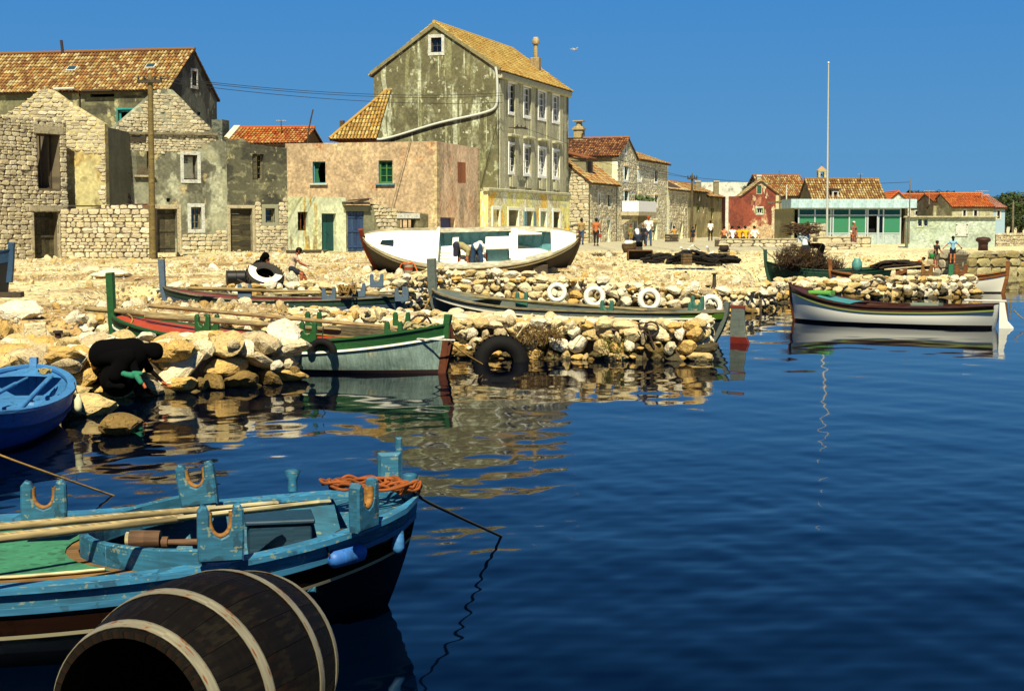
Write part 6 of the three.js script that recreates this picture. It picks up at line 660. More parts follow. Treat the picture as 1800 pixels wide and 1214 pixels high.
  const hq = new THREE.Quaternion().setFromEuler(new THREE.Euler(l + P.head[0] * D - (P.look ?? 0) * D, P.head[1] * D, 0, 'YXZ')); const geos = [sdfGeo(body, cell)]; geos.push(HEAD.clone().applyQuaternion(hq).translate(head.x, head.y, head.z)); for (const [s, k] of [[1, 'L'], [-1, 'R']]) { const q = new THREE.Quaternion().setFromUnitVectors(V(0, -1, 0), J['d' + k].clone().normalize()), h = HAND.clone(); if (s < 0) h.scale(-1, 1, 1); geos.push(h.applyQuaternion(q).translate(J['w' + k].x, J['w' + k].y, J['w' + k].z)); }
  const sc = q => q.scale(S, S, S), add = (n, ge, m) => { const e = mesh(n, Array.isArray(ge) ? ge : [ge], m, g); e.geometry.scale(S, S, S); return e; };
  add('body', geos, o.skin ?? skins[0]); const toW = v => v.clone().applyQuaternion(hq).add(head);
  add('eyes', [-1, 1].map(s => { const e = toW(V(s * .034, .008, .082)); return new THREE.SphereGeometry(.011, 6, 5).translate(e.x, e.y, e.z); }), hairD).userData.label = 'dark eyes';
  for (const [type, col, a = .5] of o.wear) { const m = typeof col === 'string' ? fabric(col) : col; let pr;
    if (type === 'shirt') pr = [...torso(.014).slice(0, 7), ...arm('L', .012, a), ...arm('R', .012, a)]; else if (type === 'trousers') pr = [cap3(X(hip, -.07), X(hip, .07), .125), cap3(hip, mid(hip, waist, .6), .125, .118), ...leg('L', .014, a), ...leg('R', .014, a)]; else if (type === 'skirt') { const kn = mid(J.kL, J.kR, .5), an = mid(J.aL, J.aR, .5); pr = [cap3(X(hip, -.07), X(hip, .07), .135), cap3(hip, waist, .135, .11), cap3(J.hL, J.kL, .12, .12), cap3(J.hR, J.kR, .12, .12), cap3(hip, kn, .15, .15)]; if (a > .5) pr.push(cap3(J.kL, mid(J.kL, J.aL, a * 2 - 1), .12, .12), cap3(J.kR, mid(J.kR, J.aR, a * 2 - 1), .12, .12), cap3(kn, mid(kn, an, a * 2 - 1), .14, .15)); }
    else if (type === 'cloak') pr = [cap3(hip, waist, .2, .17), cap3(waist, chest, .17, .15), cap3(hip, mid(J.kL, J.kR, .5), .21, .23), cap3(mid(J.kL, J.kR, .5), mid(J.aL, J.aR, .5), .23, .25)]; else if (type === 'hair') pr = [cap3(toW(V(0, .04, -.03)), toW(V(0, .045, .0)), .100), cap3(toW(V(0, -.01, -.05)), toW(V(0, .0, -.05)), .075)]; else if (type === 'long_hair') pr = [cap3(toW(V(0, .04, -.03)), toW(V(0, .045, .0)), .102), cap3(toW(V(0, .0, -.05)), toW(V(0, -.16, -.06)), .085, .06)]; else if (type === 'kerchief') pr = [cap3(toW(V(0, .04, -.03)), toW(V(0, .04, .005)), .108), cap3(toW(V(0, -.02, -.04)), toW(V(0, -.12, -.05)), .098, .09), cap3(toW(V(0, -.10, -.0)), toW(V(0, -.13, .01)), .07)]; else if (type === 'cap') pr = [cap3(toW(V(0, .07, -.02)), toW(V(0, .07, .01)), .088)]; else if (type === 'shoes') pr = [...foot('L', .012), ...foot('R', .012)];
    add({ shirt: 'shirt', trousers: a <= .35 ? 'shorts' : 'trousers', skirt: 'skirt', cloak: 'shawl', hair: 'hair', long_hair: 'hair', kerchief: 'headscarf', cap: 'cap', shoes: 'shoes' }[type], sdfGeo(pr, type === 'hair' || type === 'cap' || type === 'kerchief' || type === 'long_hair' ? Math.min(cell, .016) : type === 'shoes' ? Math.min(cell, .018) : cell, .04), m); }
  g.J = J; return g;
}
const onQuay = (px, py, h = 1.1) => onLevel(px, py, h), seatPose = { hip: .47, lean: 12, lL: [86, 8, 84], lR: [84, 8, 80], aL: [35, 10, 50], aR: [35, 10, 50] };
const jeans = '#26405f', navy = '#10182c';
person({ label: 'woman in long black dress and headscarf bending down to wash at the water', at: [-5.75, .22, -20.75], turn: 84, S: 1.0, cell: .018, skin: skins[0], pose: { hip: .44, lean: 74, curl: 12, head: [14, 0], lL: [98, 14, 128], lR: [92, 14, 124], aL: [26, 8, 20], aR: [18, 8, 16] }, wear: [['shirt', black, .55], ['cloak', black], ['skirt', black, .85], ['kerchief', black], ['shoes', black]] });
{ const p = at(236, 660, 20.35), g = thing('wet_cloth', 'green cloth the bending woman washes on the rock', 'cloth', p), r = rng(3), pr = []; for (let k = 0; k < 4; k++) { const a = V(-.16 + k * .05, rr(-.01, .03, r), rr(-.05, .05, r)); pr.push(cap3(a, a.clone().add(V(.09, rr(-.04, .02, r), rr(-.03, .03, r))), rr(.03, .045, r), .03)); } pr.push(cap3(V(.05, -.02, .04), V(.1, -.09, .06), .04, .035)); mesh('fabric', sdfGeo(pr, .012, .03), M(B_(35, 140, 100, 1.9), { roughness: .9 }), g); }
person({ label: 'woman all in black sitting hunched beside the tractor tyre', at: floorAt(at(440, 500, 40.6).x, 40.8), turn: 70, S: .86, cell: .022, pose: { ...seatPose, hip: .38, lean: 34, curl: 18, head: [5, 0], aL: [50, 4, 40], aR: [50, 4, 40] }, wear: [['shirt', black, .95], ['skirt', black, .9], ['kerchief', black], ['shoes', black]] });
{ const q = thing('stool_stone', 'dark low stool under the seated woman in black', 'stool', floorAt(at(438, 500, 40.6).x, 40.8)); mesh('seat', cyl(.17, .15, .28, 10, 0, .14, 0), darkWood, q); }
person({ label: 'small child with a white hair bow sitting behind the tractor tyre', at: floorAt(at(463, 492, 41.6).x, 41.8), turn: 80, S: .55, cell: .022, pose: { ...seatPose, hip: .45 }, wear: [['shirt', '#d8d6cc', .4], ['skirt', '#c9c9c2', .5], ['hair', hairD]] });
person({ label: 'boy in pale shirt and dark shorts sitting on a white sack', at: floorAt(at(512, 500, 40.7).x, 40.8), turn: 98, S: .74, cell: .02, skin: skins[2], pose: { hip: .58, lean: 14, curl: 8, head: [12, 0], lL: [70, 6, 42], lR: [66, 10, 74], aL: [34, 5, 24], aR: [38, 8, 30], foot: -10 }, wear: [['shirt', B_(240, 200, 165, 1.9), .2], ['trousers', '#151a26', .3], ['hair', hairD], ['shoes', '#3a1c10']] });
{ const q = thing('sack', 'full white sack the boy sits on', 'sack', floorAt(at(513, 500, 40.7).x, 40.8)), g0 = rockShape(61, 3, .12).scale(.42, .56, .4).translate(0, .2, 0); mesh('bag', g0, M(B_(245, 235, 195, 1.9), { bumpMap: roughB, bumpScale: .06 }), q); }
person({ label: 'man in khaki shirt and navy shorts bending over inside the beached boat', at: [at(803, 458, 48.2).x, .96, -48.2], turn: 82, S: .98, cell: .022, skin: skins[0], pose: { hip: .86, lean: 96, curl: 16, head: [0, 0], lL: [6, 4, 8], lR: [-4, 4, 6], aL: [0, 6, 12], aR: [-8, 6, 20] }, wear: [['shirt', B_(190, 170, 115, 1.9), .3], ['trousers', '#1b1d2e', .36], ['hair', hairD]] });
person({ label: 'man in white shirt and jeans bending with his back turned in the beached boat', at: [at(838, 460, 48).x, .96, -47.9], turn: 172, S: .95, cell: .022, skin: skins[0], pose: { hip: .84, lean: 78, curl: 12, head: [-6, 0], lL: [8, 9, 14], lR: [6, 9, 12], aL: [-2, 14, 10], aR: [-2, 14, 10] }, wear: [['shirt', '#dedcd2', .35], ['trousers', '#24405f', 1], ['kerchief', '#dad8ce']] });
const std = (label, px, py, h, turn, S, wear, pose, more = {}) => { const p = onLevel(px, py, h); return person({ label, at: p, turn, S, cell: .034, wear, pose, ...more }); };
std('man in ochre shirt and jeans walking past the corner cottage', 1022, 430, 1.1, 170, 1, [['shirt', B_(185, 150, 90, 2), .5], ['trousers', jeans, 1], ['hair', hairD], ['shoes', '#20170f']], { lL: [14, 3, 6], lR: [-12, 3, 8] });
std('woman in orange top and dark trousers with a red bag on the promenade', 1048, 432, 1.1, 165, 1, [['shirt', B_(225, 125, 60, 2), .4], ['trousers', '#1a1512', .85], ['hair', hairD], ['shoes', '#20170f']], { lL: [10, 3, 4], lR: [-8, 3, 6], aR: [10, 12, 30] });
{ const p = onLevel(1054, 417, 1.1), q = thing('shoulder_bag', 'red shoulder bag of the woman in the orange top', 'bag', [onLevel(1053, 432, 1.1).x, 1.75, onLevel(1048, 432, 1.1).z + .05]); mesh('pouch', bev(.26, .26, .1, 0, 0, 0, .03), M('#8c2a16'), q); mesh('strap', tube([[-.1, .12, 0], [-.12, .4, 0], [0, .5, 0]], .012), M('#8c2a16'), q); }
std('man in white T-shirt and blue jeans with reddish hair, his back turned', 1140, 432, 1.1, 178, 1.08, [['shirt', '#e2e0d8', .4], ['trousers', jeans, 1], ['hair', '#8c3a12'], ['shoes', '#20170f']], { lL: [2, 5, 2], lR: [-2, 5, 2], aL: [20, 16, 40], aR: [10, 12, 20] });
std('dark haired child in dark clothes beside the man in the white T-shirt', 1131, 433, 1.1, 150, .78, [['shirt', '#14131a', .4], ['trousers', '#12131a', .8], ['hair', '#6b4416']], {});
person({ label: 'seated woman with a white headscarf and navy dress next to a wicker basket', at: onLevel(1123, 444, 1.02), turn: 205, cell: .03, pose: { ...seatPose, hip: .42, lean: 16 }, wear: [['shirt', '#141d33', .9], ['skirt', black, .9], ['kerchief', '#e4e2da'], ['shoes', black]] });
{ const q = thing('low_stool', 'low stool under the woman with the white headscarf', 'stool', onLevel(1123, 444, 1.02)); mesh('seat', bev(.36, .3, .34, 0, .15, 0), darkWood, q); const b = onLevel(1106, 444, 1.02), w = thing('wicker_basket', 'round wicker basket covered with a white cloth', 'basket', b), rg = []; for (let k = 0; k < 7; k++) rg.push(new THREE.TorusGeometry(.26 + .10 * Math.sin(k / 6 * 2), .035, 6, 18).rotateX(PI / 2).translate(0, .04 + k * .065, 0)); mesh('weave', rg, M('#6b5230', { map: grainT }), w); mesh('white_cloth', sdfGeo([cap3(V(-.12, .5, 0), V(.1, .52, .04), .14, .12)], .03), M('#e0ded4'), w); }
std('boy in olive T-shirt standing behind the wicker basket', 1109, 430, 1.1, 20, .78, [['shirt', B_(150, 140, 80, 2), .4], ['trousers', '#8a7430', .4], ['hair', '#4a2411']], {});
person({ label: 'person in yellow top sitting by dark boxes in front of the sagging roof house', at: onLevel(1186, 424, 1.1), turn: 200, S: .95, cell: .034, pose: seatPose, wear: [['shirt', B_(225, 160, 60, 2), .4], ['trousers', '#30261c', .9], ['hair', hairD]] });
{ const q = thing('dark_crate', 'dark wooden crate beside the seated person in yellow', 'crate', onLevel(1181, 425, 1.1)); for (let k = 0; k < 3; k++) mesh('slat', bev(1.0, .16, .6, 0, .1 + k * .2, 0), darkWood, q); const b = thing('seat_box', 'box the person in yellow sits on', 'box', onLevel(1186, 424, 1.1)); mesh('box', bev(.4, .36, .36, 0, .18, 0), darkWood, b); mesh('lid', bev(.44, .04, .4, 0, .36, 0), greyWood, b); }
std('small child in navy standing at the foot of the street pole', 1218, 426, 1.1, 170, .66, [['shirt', navy, .4], ['trousers', navy, .3], ['hair', hairD]], {});
std('man in white shirt and black trousers standing before the street end house', 1249, 423, 1.1, 185, .95, [['shirt', '#dcd8cc', .4], ['trousers', '#12100f', 1], ['hair', hairD], ['shoes', '#12100f']], {});
[[1273.5, 'bare-backed boy, leftmost of the five sitting on the low wall', null, 14], [1288, 'youth in white shirt, second from left on the low wall', '#dcd9ce', 10], [1300, 'youth in yellow shirt in the middle of the five on the low wall', '#c98a10', 14], [1311, 'youth in yellow shirt, second from right on the low wall', '#d09a12', 8], [1327, 'youth in white shirt with arms spread, rightmost on the low wall', '#dedad0', 6]].forEach(([px, label, c, ln], i) => { const x = at(px, 422, 90.3 + (px - 1264) * .0145); person({ label, at: [x.x, 1.12, x.z], turn: 178 + i * 4, S: .86, cell: .03, skin: skins[1], group: 'youths sitting in a row on the low wall', pose: { ...seatPose, hip: .63, lean: ln, head: [8, (i - 2) * 12], aL: i === 4 ? [-8, 28, 5] : [40, 12, 40], aR: i === 4 ? [-8, 28, 5] : [30, 16, 40] }, wear: [...(c ? [['shirt', c, .4]] : []), ['trousers', '#2a2018', .35], ['hair', hairD]] }); });
person({ label: 'woman in pale blouse and dark skirt lifting a brushwood bundle over her head', at: [at(1416, 450, 59.2).x, .62, -59.2], turn: 200, S: .98, cell: .026, pose: { hip: .92, lean: 16, aL: [150, 20, 20], aR: [160, 14, 10], head: [-6, 0] }, wear: [['shirt', '#c9d6d6', .6], ['skirt', '#10141f', .9], ['kerchief', '#d8d8d2']] });
{ const r = rng(44), g = thing('brushwood_bundle', 'long bundle of brown brushwood carried overhead', 'brushwood', at(1413, 402, 59.2)); for (let j = 0; j < 3; j++) { const l = []; for (let i = 0; i < 130; i++) { const a = r() * 6.28, q = Math.sqrt(r()) * .24, p = V(rr(-.6, .45, r), Math.cos(a) * q, Math.sin(a) * q); l.push(rod(p, p.clone().add(V(rr(-.45, .45, r), rr(-.08, .08, r), rr(-.1, .1, r))), .012, .006, 3)); } stuff(mesh('twigs', l, [M('#4a341c'), M('#5e4523'), M('#35240f')][j], g)); } }
person({ label: 'woman in black stooping beside the brushwood boat', at: [at(1446, 455, 60.6).x, .85, -60.8], turn: 262, cell: .026, S: .95, pose: { hip: .74, lean: 72, curl: 14, head: [-12, 0], lL: [16, 8, 36], lR: [8, 8, 34], aL: [40, 8, 10], aR: [30, 8, 10] }, wear: [['shirt', black, .95], ['skirt', black, .95], ['kerchief', black]] });
std('woman in a white cap and brown dress standing before the pavilion with a toddler', 1500.5, 436, .99, 30, .93, [['shirt', B_(150, 100, 85, 2), .3], ['skirt', B_(150, 100, 85, 2), .5], ['cap', '#e4e2da'], ['hair', '#4a2a14'], ['shoes', '#3a2414']], { aR: [40, 10, 70] });
{ const p = onLevel(1500.5, 436, .99); person({ label: 'toddler carried on the arm of the woman in the white cap', at: [p.x - .22, 1.72, p.z + .18], turn: 40, S: .45, cell: .03, pose: { ...seatPose, hip: .3 }, wear: [['shirt', '#d9cdb8', .4], ['hair', '#6b3a1a']] }); }
std('boy with brown top and green bucket standing on the shore rocks', 1645, 470, .62, 30, .66, [['shirt', '#2a1c14', .3], ['trousers', '#6d6450', .4], ['hair', hairD]], { lean: 8, aL: [20, 12, 30], aR: [20, 14, 30] }, { cell: .028, skin: skins[2] });
{ const p = onLevel(1645, 470, .62), q = thing('green_bucket', 'small green bucket held by the boy on the rocks', 'bucket', [p.x - .2, p.y + .38, p.z + .12]); mesh('pail', lathe([[0, 0], [.1, 0], [.12, .22], [.105, .22], [.09, .02], [0, .02]], 12), M('#2f8a3a'), q); mesh('handle', new THREE.TorusGeometry(.11, .008, 5, 14, PI).translate(0, .22, 0), iron, q); }
std('girl in pale blue T-shirt and black shorts with her arms held out', 1675, 462, .60, 175, .74, [['shirt', B_(165, 215, 235, 2), .3], ['trousers', '#0d0d14', .25], ['long_hair', hairD]], { aL: [10, 46, 10, 40], aR: [10, 46, 10, 40] }, { cell: .028, skin: skins[1] });
person({ label: 'sunburnt child crouching on the rocks behind the orange boat', at: onLevel(1608, 470, .7), turn: 70, S: .6, cell: .028, skin: skins[0], pose: { hip: .22, lean: 55, lL: [110, 12, 130], lR: [105, 12, 128], aL: [30, 10, 20], aR: [30, 10, 20] }, wear: [['trousers', '#5a2a16', .3], ['hair', hairD]] });

// ---------------------------------------------------------------- barrel, tyres and other gear
{ // barrel on the near quay
  const g = thing('barrel', 'old dark wooden barrel with pale iron hoops lying in the foreground', 'barrel'); const A = at(228, 1274, 4.42), d = V(.36, .0, -.93).normalize(), L = .80, prof = x => .292 + .075 * Math.sin(PI * x / L) ** .9; g.position.copy(A); g.quaternion.setFromUnitVectors(V(0, 1, 0), d); g.updateMatrixWorld(true);
  const st = colorTex(512, 512, (u, v) => { const a = fbm2(u * 60, v * 7, 5, 3), b = fbm2(u * 24, v * 14, 5, 8), m = smooth(.54, .72, b), r = smooth(.62, .74, fbm2(u * 14, v * 10, 5, 15)); let c = [6 + 18 * a, 4 + 12 * a, 3 + 7 * a]; c = mixc(c, [38, 33, 21], m * .7); return mixc(c, [56, 28, 12], r * .45); }), stM = [1, 1.1, .92].map(k => matte(new THREE.Color(k * .5, k * .5, k * .5), { map: st, bumpMap: wornB, bumpScale: .003, roughness: .7, specularIntensity: .25 })), N = 22;
  for (let k = 0; k < N; k++) { const pos = [], uv = [], a0 = k / N * 2 * PI + .0025, a1 = (k + 1) / N * 2 * PI - .0025, nS = 14, P = (a, x, r) => [Math.cos(a) * r, x, Math.sin(a) * r]; const q4 = (p, q, r, s, U) => { pos.push(...p, ...q, ...r, ...p, ...r, ...s); uv.push(...U); }; for (let i = 0; i < nS; i++) { const x0 = L * i / nS, x1 = L * (i + 1) / nS, m = (a0 + a1) / 2, u0 = k * .137, u1 = u0 + .09, U = [u0, x0, u1, x0, u1, x1, u0, x0, u1, x1, u0, x1]; for (const [b0, b1] of [[a0, m], [m, a1]]) { q4(P(b0, x0, prof(x0)), P(b1, x0, prof(x0)), P(b1, x1, prof(x1)), P(b0, x1, prof(x1)), U); q4(P(b0, x0, prof(x0) - .022), P(b1, x0, prof(x0) - .022), P(b1, x1, prof(x1) - .022), P(b0, x1, prof(x1) - .022), U); } for (const a of [a0, a1]) q4(P(a, x0, prof(x0)), P(a, x1, prof(x1)), P(a, x1, prof(x1) - .022), P(a, x0, prof(x0) - .022), U); } for (const x of [0, L]) for (const [b0, b1] of [[a0, (a0 + a1) / 2], [(a0 + a1) / 2, a1]]) q4(P(b0, x, prof(x)), P(b1, x, prof(x)), P(b1, x, prof(x) - .022), P(b0, x, prof(x) - .022), [0, 0, .1, 0, .1, .02, 0, 0, .1, .02, 0, .02]); const b = new THREE.BufferGeometry(); b.setAttribute('position', new THREE.Float32BufferAttribute(pos, 3)); b.setAttribute('uv', new THREE.Float32BufferAttribute(uv, 2)); const b2 = toCreasedNormals(b, .5); mesh('stave', b2, stM[k % 3], g, true); }
  const hoopT = colorTex(256, 64, (u, v) => { const r = smooth(.64, .72, fbm2(u * 60, v * 8, 4, 5)), b = fbm2(u * 20, v * 6, 3, 9); return mixc([122 + 50 * (b - .5), 117 + 50 * (b - .5), 98 + 40 * (b - .5)], [110, 62, 28], r); }), hoopM = M('#ffffff', { map: hoopT, roughness: .6, metalness: .1 }); for (const [x, w] of [[.015, .038], [.225, .042], [.555, .042], [.755, .038]]) { const p = []; for (let k = 0; k <= 5; k++) p.push([prof(x + w * k / 5) + .0055, x + w * k / 5]); p.push([prof(x + w) - .001, x + w], [prof(x) - .001, x], p[0]); const lg = new THREE.LatheGeometry(p.map(q => new THREE.Vector2(...q)), 64); mesh('hoop', lg, hoopM, g, true); }
  for (const [x, a] of [[.16, -1.75], [.42, -1.2], [.03, -1.35], [.04, -1.0]]) mesh('rivet', new THREE.SphereGeometry(x > .1 ? .03 : .008, 10, 6).scale(1, 1, .25).rotateY(-a + PI / 2).translate(Math.cos(a) * prof(x) * 1.005, x, Math.sin(a) * prof(x) * 1.005), M('#6a3212', { map: speckT }), g);
  mesh('barrel_head', cyl(prof(.74) - .024, prof(.74) - .024, .03, 40, 0, .74, 0), stM[0], g);
}
// white tyres on the back jetty
[[979, 514, 17.5, 42.3, 'first white tyre from the left on the back jetty wall'], [1045, 521, 19, 41.9, 'second white tyre from the left on the back jetty wall'], [1141, 526, 20.5, 41.6, 'third white tyre from the left on the back jetty wall'], [1250, 538, 21, 41.0, 'rightmost white tyre on the back jetty wall']].forEach(([px, py, rp, D, l], i) => { const R = rp * D / 2600; tyre('rubber_fender', l, R * .76, R * .26, M('#d8d5c8', { roughness: .7, map: i === 0 ? null : null }), at(px, py, D - .35), [-.12, .1 * i - .1, .3 * i], 'white tyres on the back jetty'); });
tyre('truck_tyre', 'big black tyre half under water against the middle jetty', .36, .16, rubber, at(880, 638, 26.8), [-.1, .1, 0], 'black tyres');
{ const p = floorAt(at(466, 490, 40.2).x, 40.1); p.y += .36; const t = tyre('tractor_tyre', 'large tractor tyre with white painted side leaning by the seated woman', .36, .16, M('#2e2b28', { map: speckT, bumpMap: roughB, bumpScale: .01 }), p, [-.95, .25, -.3], 'black tyres'); mesh('painted_side', new THREE.RingGeometry(.26, .46, 40, 1, PI * .98, PI * 1.1).translate(0, 0, .172), M('#d5d2c6', { roughness: .8 }), t); const q = thing('oil_drum', 'black steel drum lying beside the tractor tyre', 'drum', floorAt(at(414, 492, 40.4).x, 40.4)); mesh('shell', [cyl(.2, .2, .5, 18).rotateZ(PI / 2).translate(0, .2, 0), ...[-.24, 0, .24].map(x => new THREE.TorusGeometry(.2, .012, 5, 18).rotateY(PI / 2).translate(x, .2, 0))], M('#0c0c0d', { roughness: .5 }), q); q.rotation.y = .3; const b = thing('bent_rod', 'rusty bent rod leaning on the black drum', 'rod', floorAt(at(430, 500, 40).x, 40)); mesh('rod', tube([[-.2, .35, 0], [0, .25, .1], [.25, .02, .2]], .025), iron, b); }
{ // dry grass clumps on the middle jetty
  for (const [px, py, D, n, l] of [[925, 588, 27.2, 200, 'left clump of dry brown grass on the middle jetty wall'], [965, 588, 27.1, 220, 'right clump of dry brown grass on the middle jetty wall'], [1078, 606, 26.9, 80, 'thin green weeds growing in the middle jetty wall']]) { const r = rng(px), g = thing('grass_clump', l, 'grass', at(px, py, D)), t = []; for (let i = 0; i < n; i++) { const p = V(rr(-.22, .22, r), rr(-.1, .12, r), rr(-.1, .15, r)); t.push(rod(p, p.clone().add(V(rr(-.12, .12, r), rr(-.16, .14, r), rr(-.02, .1, r))), .008, .003, 3)); } stuff(mesh('stalks', t, M(px > 1000 ? '#5a5a22' : '#6a5228', { roughness: 1 }), g)); }
  const k = thing('mooring_ring', 'rusty iron ring and stake on the middle jetty', 'ring', at(1145, 578, 27.0)); mesh('ring', new THREE.TorusGeometry(.13, .018, 6, 20), iron, k); mesh('stake', rod([.05, -.35, .02], [-.1, .12, 0], .022), iron, k); mesh('hook', tube([[-.12, .02, 0], [-.2, .0, .04], [-.24, .1, .04]], .018), iron, k);
  ropeThing('pale stick leaning on the middle jetty face left of centre', [at(921, 573, 26.9), at(908, 592, 26.8)], .014, oarPale); ropeThing('pale stick leaning on the middle jetty face right of centre', [at(1023, 590, 26.8), at(1005, 614, 26.6)], .014, oarPale);
  for (const [px, y0, y1, D, l, m] of [[1256, 512, 481, 43.6, 'dark wooden mooring stake on the back jetty', darkWood], [1245, 512, 502, 43, 'short rusty peg beside the mooring stake on the back jetty', iron], [101, 600, 583, 24.5, 'small rusty iron bollard on the left shore', iron]]) { const a = at(px, y1, D), b = floorAt(a.x, D), o = thing('stake', l, 'stake', b); mesh('post', [cyl(.06, .05, a.y - b.y, 8, 0, (a.y - b.y) / 2, 0), cyl(.085, .085, .04, 8, 0, a.y - b.y, 0)], m, o); }
}
{ // clutter on the promenade edge
  const p = onLevel(1125, 458, .98), g = thing('open_crate', 'open wooden crate lying on its side on the rubble', 'crate', p); for (const [w, h, d, x, y] of [[1.0, .05, .5, 0, .42], [.05, .42, .5, -.5, .2], [.05, .42, .5, .5, .2], [1, .04, .5, 0, .0]]) mesh('board', bev(w, h, d, x, y, 0), wood('#6e4c26'), g); mesh('back_board', bev(1, .42, .03, 0, .2, -.25), darkWood, g); const s = thing('plank_scraps', 'pale plank scrap lying in front of the open crate', 'plank', onLevel(1118, 459, .98)); mesh('plank', bev(.6, .04, .1, 0, .05, .3), oarPale, s);
  const r = rng(12), nets = [['dark net heap in the junk pile, left side', 1165, 460, .9, .35], ['black net heap in the middle of the junk pile', 1215, 464, 1.0, .55], ['dark net heap in the junk pile, right side', 1268, 462, .8, .4]]; for (const [l, px, py, w, h] of nets) { const q = onLevel(px, py, .98), n = thing('net_heap', l, 'net', q), pts = []; for (let k = 0; k < 90; k++) { const a = rr(-1, 1, r); pts.push(V(a * w, rr(0, h, r) * (1 - .7 * a * a), rr(-.35, .35, r))); } mesh('net', tube(pts, .042, 5, 500), M('#17130f', { map: grainT, roughness: 1 }), n); }
  const fl = []; for (let k = 0; k < 12; k++) { const q = onLevel(rr(1190, 1262, r), rr(446, 458, r), 1.05); const n = thing('net_float', 'pale float or slat lying on the dark junk pile', 'float', [q.x, rr(1.15, 1.5, r), q.z], r() * 3, 'pale floats on the junk pile'); const m = mesh('float', bev(rr(.2, .42, r), .06, rr(.08, .14, r), 0, 0, 0, .02), k % 3 ? M('#d8d6cc') : M('#a88b5c'), n); m.rotation.z = rr(-.6, .6, r); m.rotation.x = rr(-.3, .6, r); }
  for (const [px, py, w, h, l] of [[1207, 466, .34, .42, 'small upright slatted crate at the front of the junk pile'], [1273, 452, .46, .4, 'brown wooden box on the right of the junk pile']]) { const n = thing('small_crate', l, 'crate', onLevel(px, py, .98), .2); for (let k = 0; k < 4; k++) mesh('slat', bev(w, h / 4 - .02, .3, 0, h * (k + .5) / 4, 0), wood('#7d6138'), n); }
  { const n = thing('iron_pot', 'round rusty iron pot on top of the brown wooden box', 'pot', onLevel(1273, 443, 1.38)); mesh('pot', lathe([[0, 0], [.13, .02], [.2, .15], [.17, .28], [.15, .28], [.17, .15], [0, .06]], 16), iron, n); const a = onLevel(1243, 448, 1.1), st = thing('fishing_pole', 'thin stick rising from the junk pile', 'stick', a); mesh('stick', rod([0, 0, 0], at(1217, 430, 74).sub(a), .02, .015), darkWood, st); const e = thing('fishing_pole', 'long stick rising from the brushwood boat to the left', 'stick', at(1362, 455, 58)); mesh('stick', rod([0, 0, 0], at(1335, 431, 59).sub(at(1362, 455, 58)), .025, .02), greyWood, e); }
  for (const [px, py, l] of [[1062, 452, 'dark dry shrub on the rubble right of the beached boat'], [1160, 452, 'olive dry brush left of the junk pile']]) { const n = thing('dry_shrub', l, 'shrub', onLevel(px, py, .95)), t = []; for (let i = 0; i < 160; i++) { const p = V(rr(-.5, .5, r), rr(0, .12, r), rr(-.3, .3, r)); t.push(rod(p, p.clone().add(V(rr(-.2, .2, r), rr(.02, .18, r), rr(-.1, .1, r))), .012, .004, 3)); } stuff(mesh('twigs', t, M('#4b4020', { roughness: 1 }), n)); }
  const bo = thing('iron_bollard', 'stout dark rusty bollard on the far right quay', 'bollard', [at(1734, 443, 77).x, 1.1, -77.5]); mesh('shaft', lathe([[0, 0], [.26, 0], [.24, .25], [.26, .42], [.38, .5], [.38, .6], [.3, .68], [0, .72]], 18), M('#3a120c', { map: speckT, roughness: .7 }), bo);
  const pl = thing('courtyard_plant', 'low green plant at the foot of the pink house right side', 'plant', [at(842, 405, 91).x, 1.0, -90.5]), lv = []; for (let i = 0; i < 120; i++) lv.push(new THREE.TetrahedronGeometry(rr(.08, .18, r)).translate(rr(-1, 1, r), rr(.1, .9, r), rr(-.2, .3, r))); stuff(mesh('leaves', lv, M('#3c4a1e'), pl));
}
// poles, wires, aerials
function pole(label, px, y0, D, y1, px1, r, mat, arm) { const b = at(px, y0, D), t = at(px1, y1, D), g = thing('utility_pole', label, 'pole', [b.x, b.y - .3, b.z], 0), d = V(t.x - b.x, t.y - b.y + .3, 0); mesh('pole', rod([0, 0, 0], d, r, r * .72, 10), mat, g); if (arm) { const [w, dy] = arm; mesh('crossarm', bev(w, .13, .12, d.x, d.y - dy, r * .9), darkWood, g); for (const k of [-.45, -.2, .22, .45]) mesh('insulator', lathe([[0, 0], [.03, 0], [.05, .06], [.03, .1], [.045, .14], [0, .17]], 8).translate(d.x + w * k, d.y - dy + .07, r * .9), M('#2b2a28'), g); } mesh('finial', new THREE.ConeGeometry(r * .75, .25, 8).translate(d.x, d.y + .12, 0), mat, g); return g; }
const poleW = wood(B_(170, 140, 75)); pole('thick wooden utility pole standing before the left ruins', 268, 461, 63.2, 137, 263.5, .15, poleW, [1.05, .15]); pole('wooden street pole in front of the stone houses', 1216, 426, 112, 309, 1217, .12, wood(B_(130, 108, 70)), [.75, .2]); pole('thin pole rising beside the pavilion roof corner', 1598, 420, 91.5, 318, 1600.5, .05, greyWood, null); pole('wooden pole at the far right above the garden wall', 1781, 425, 104, 357, 1782, .09, greyWood, null);
{ const a = at(1454, 432, 96), b = at(1457, 110, 96), g = thing('flagpole', 'very tall thin white flagpole in front of the pavilion', 'flagpole', a); mesh('mast', rod([0, -.3, 0], b.clone().sub(a), .075, .035, 10), M('#a9aba4', { roughness: .6 }), g); mesh('truck', new THREE.SphereGeometry(.07, 10, 8).translate(b.x - a.x, b.y - a.y, 0), M('#c6c8c0'), g); mesh('halyard', rod([.12, .8, 0], [b.x - a.x + .04, b.y - a.y - .1, 0], .012), greyWood, g); }
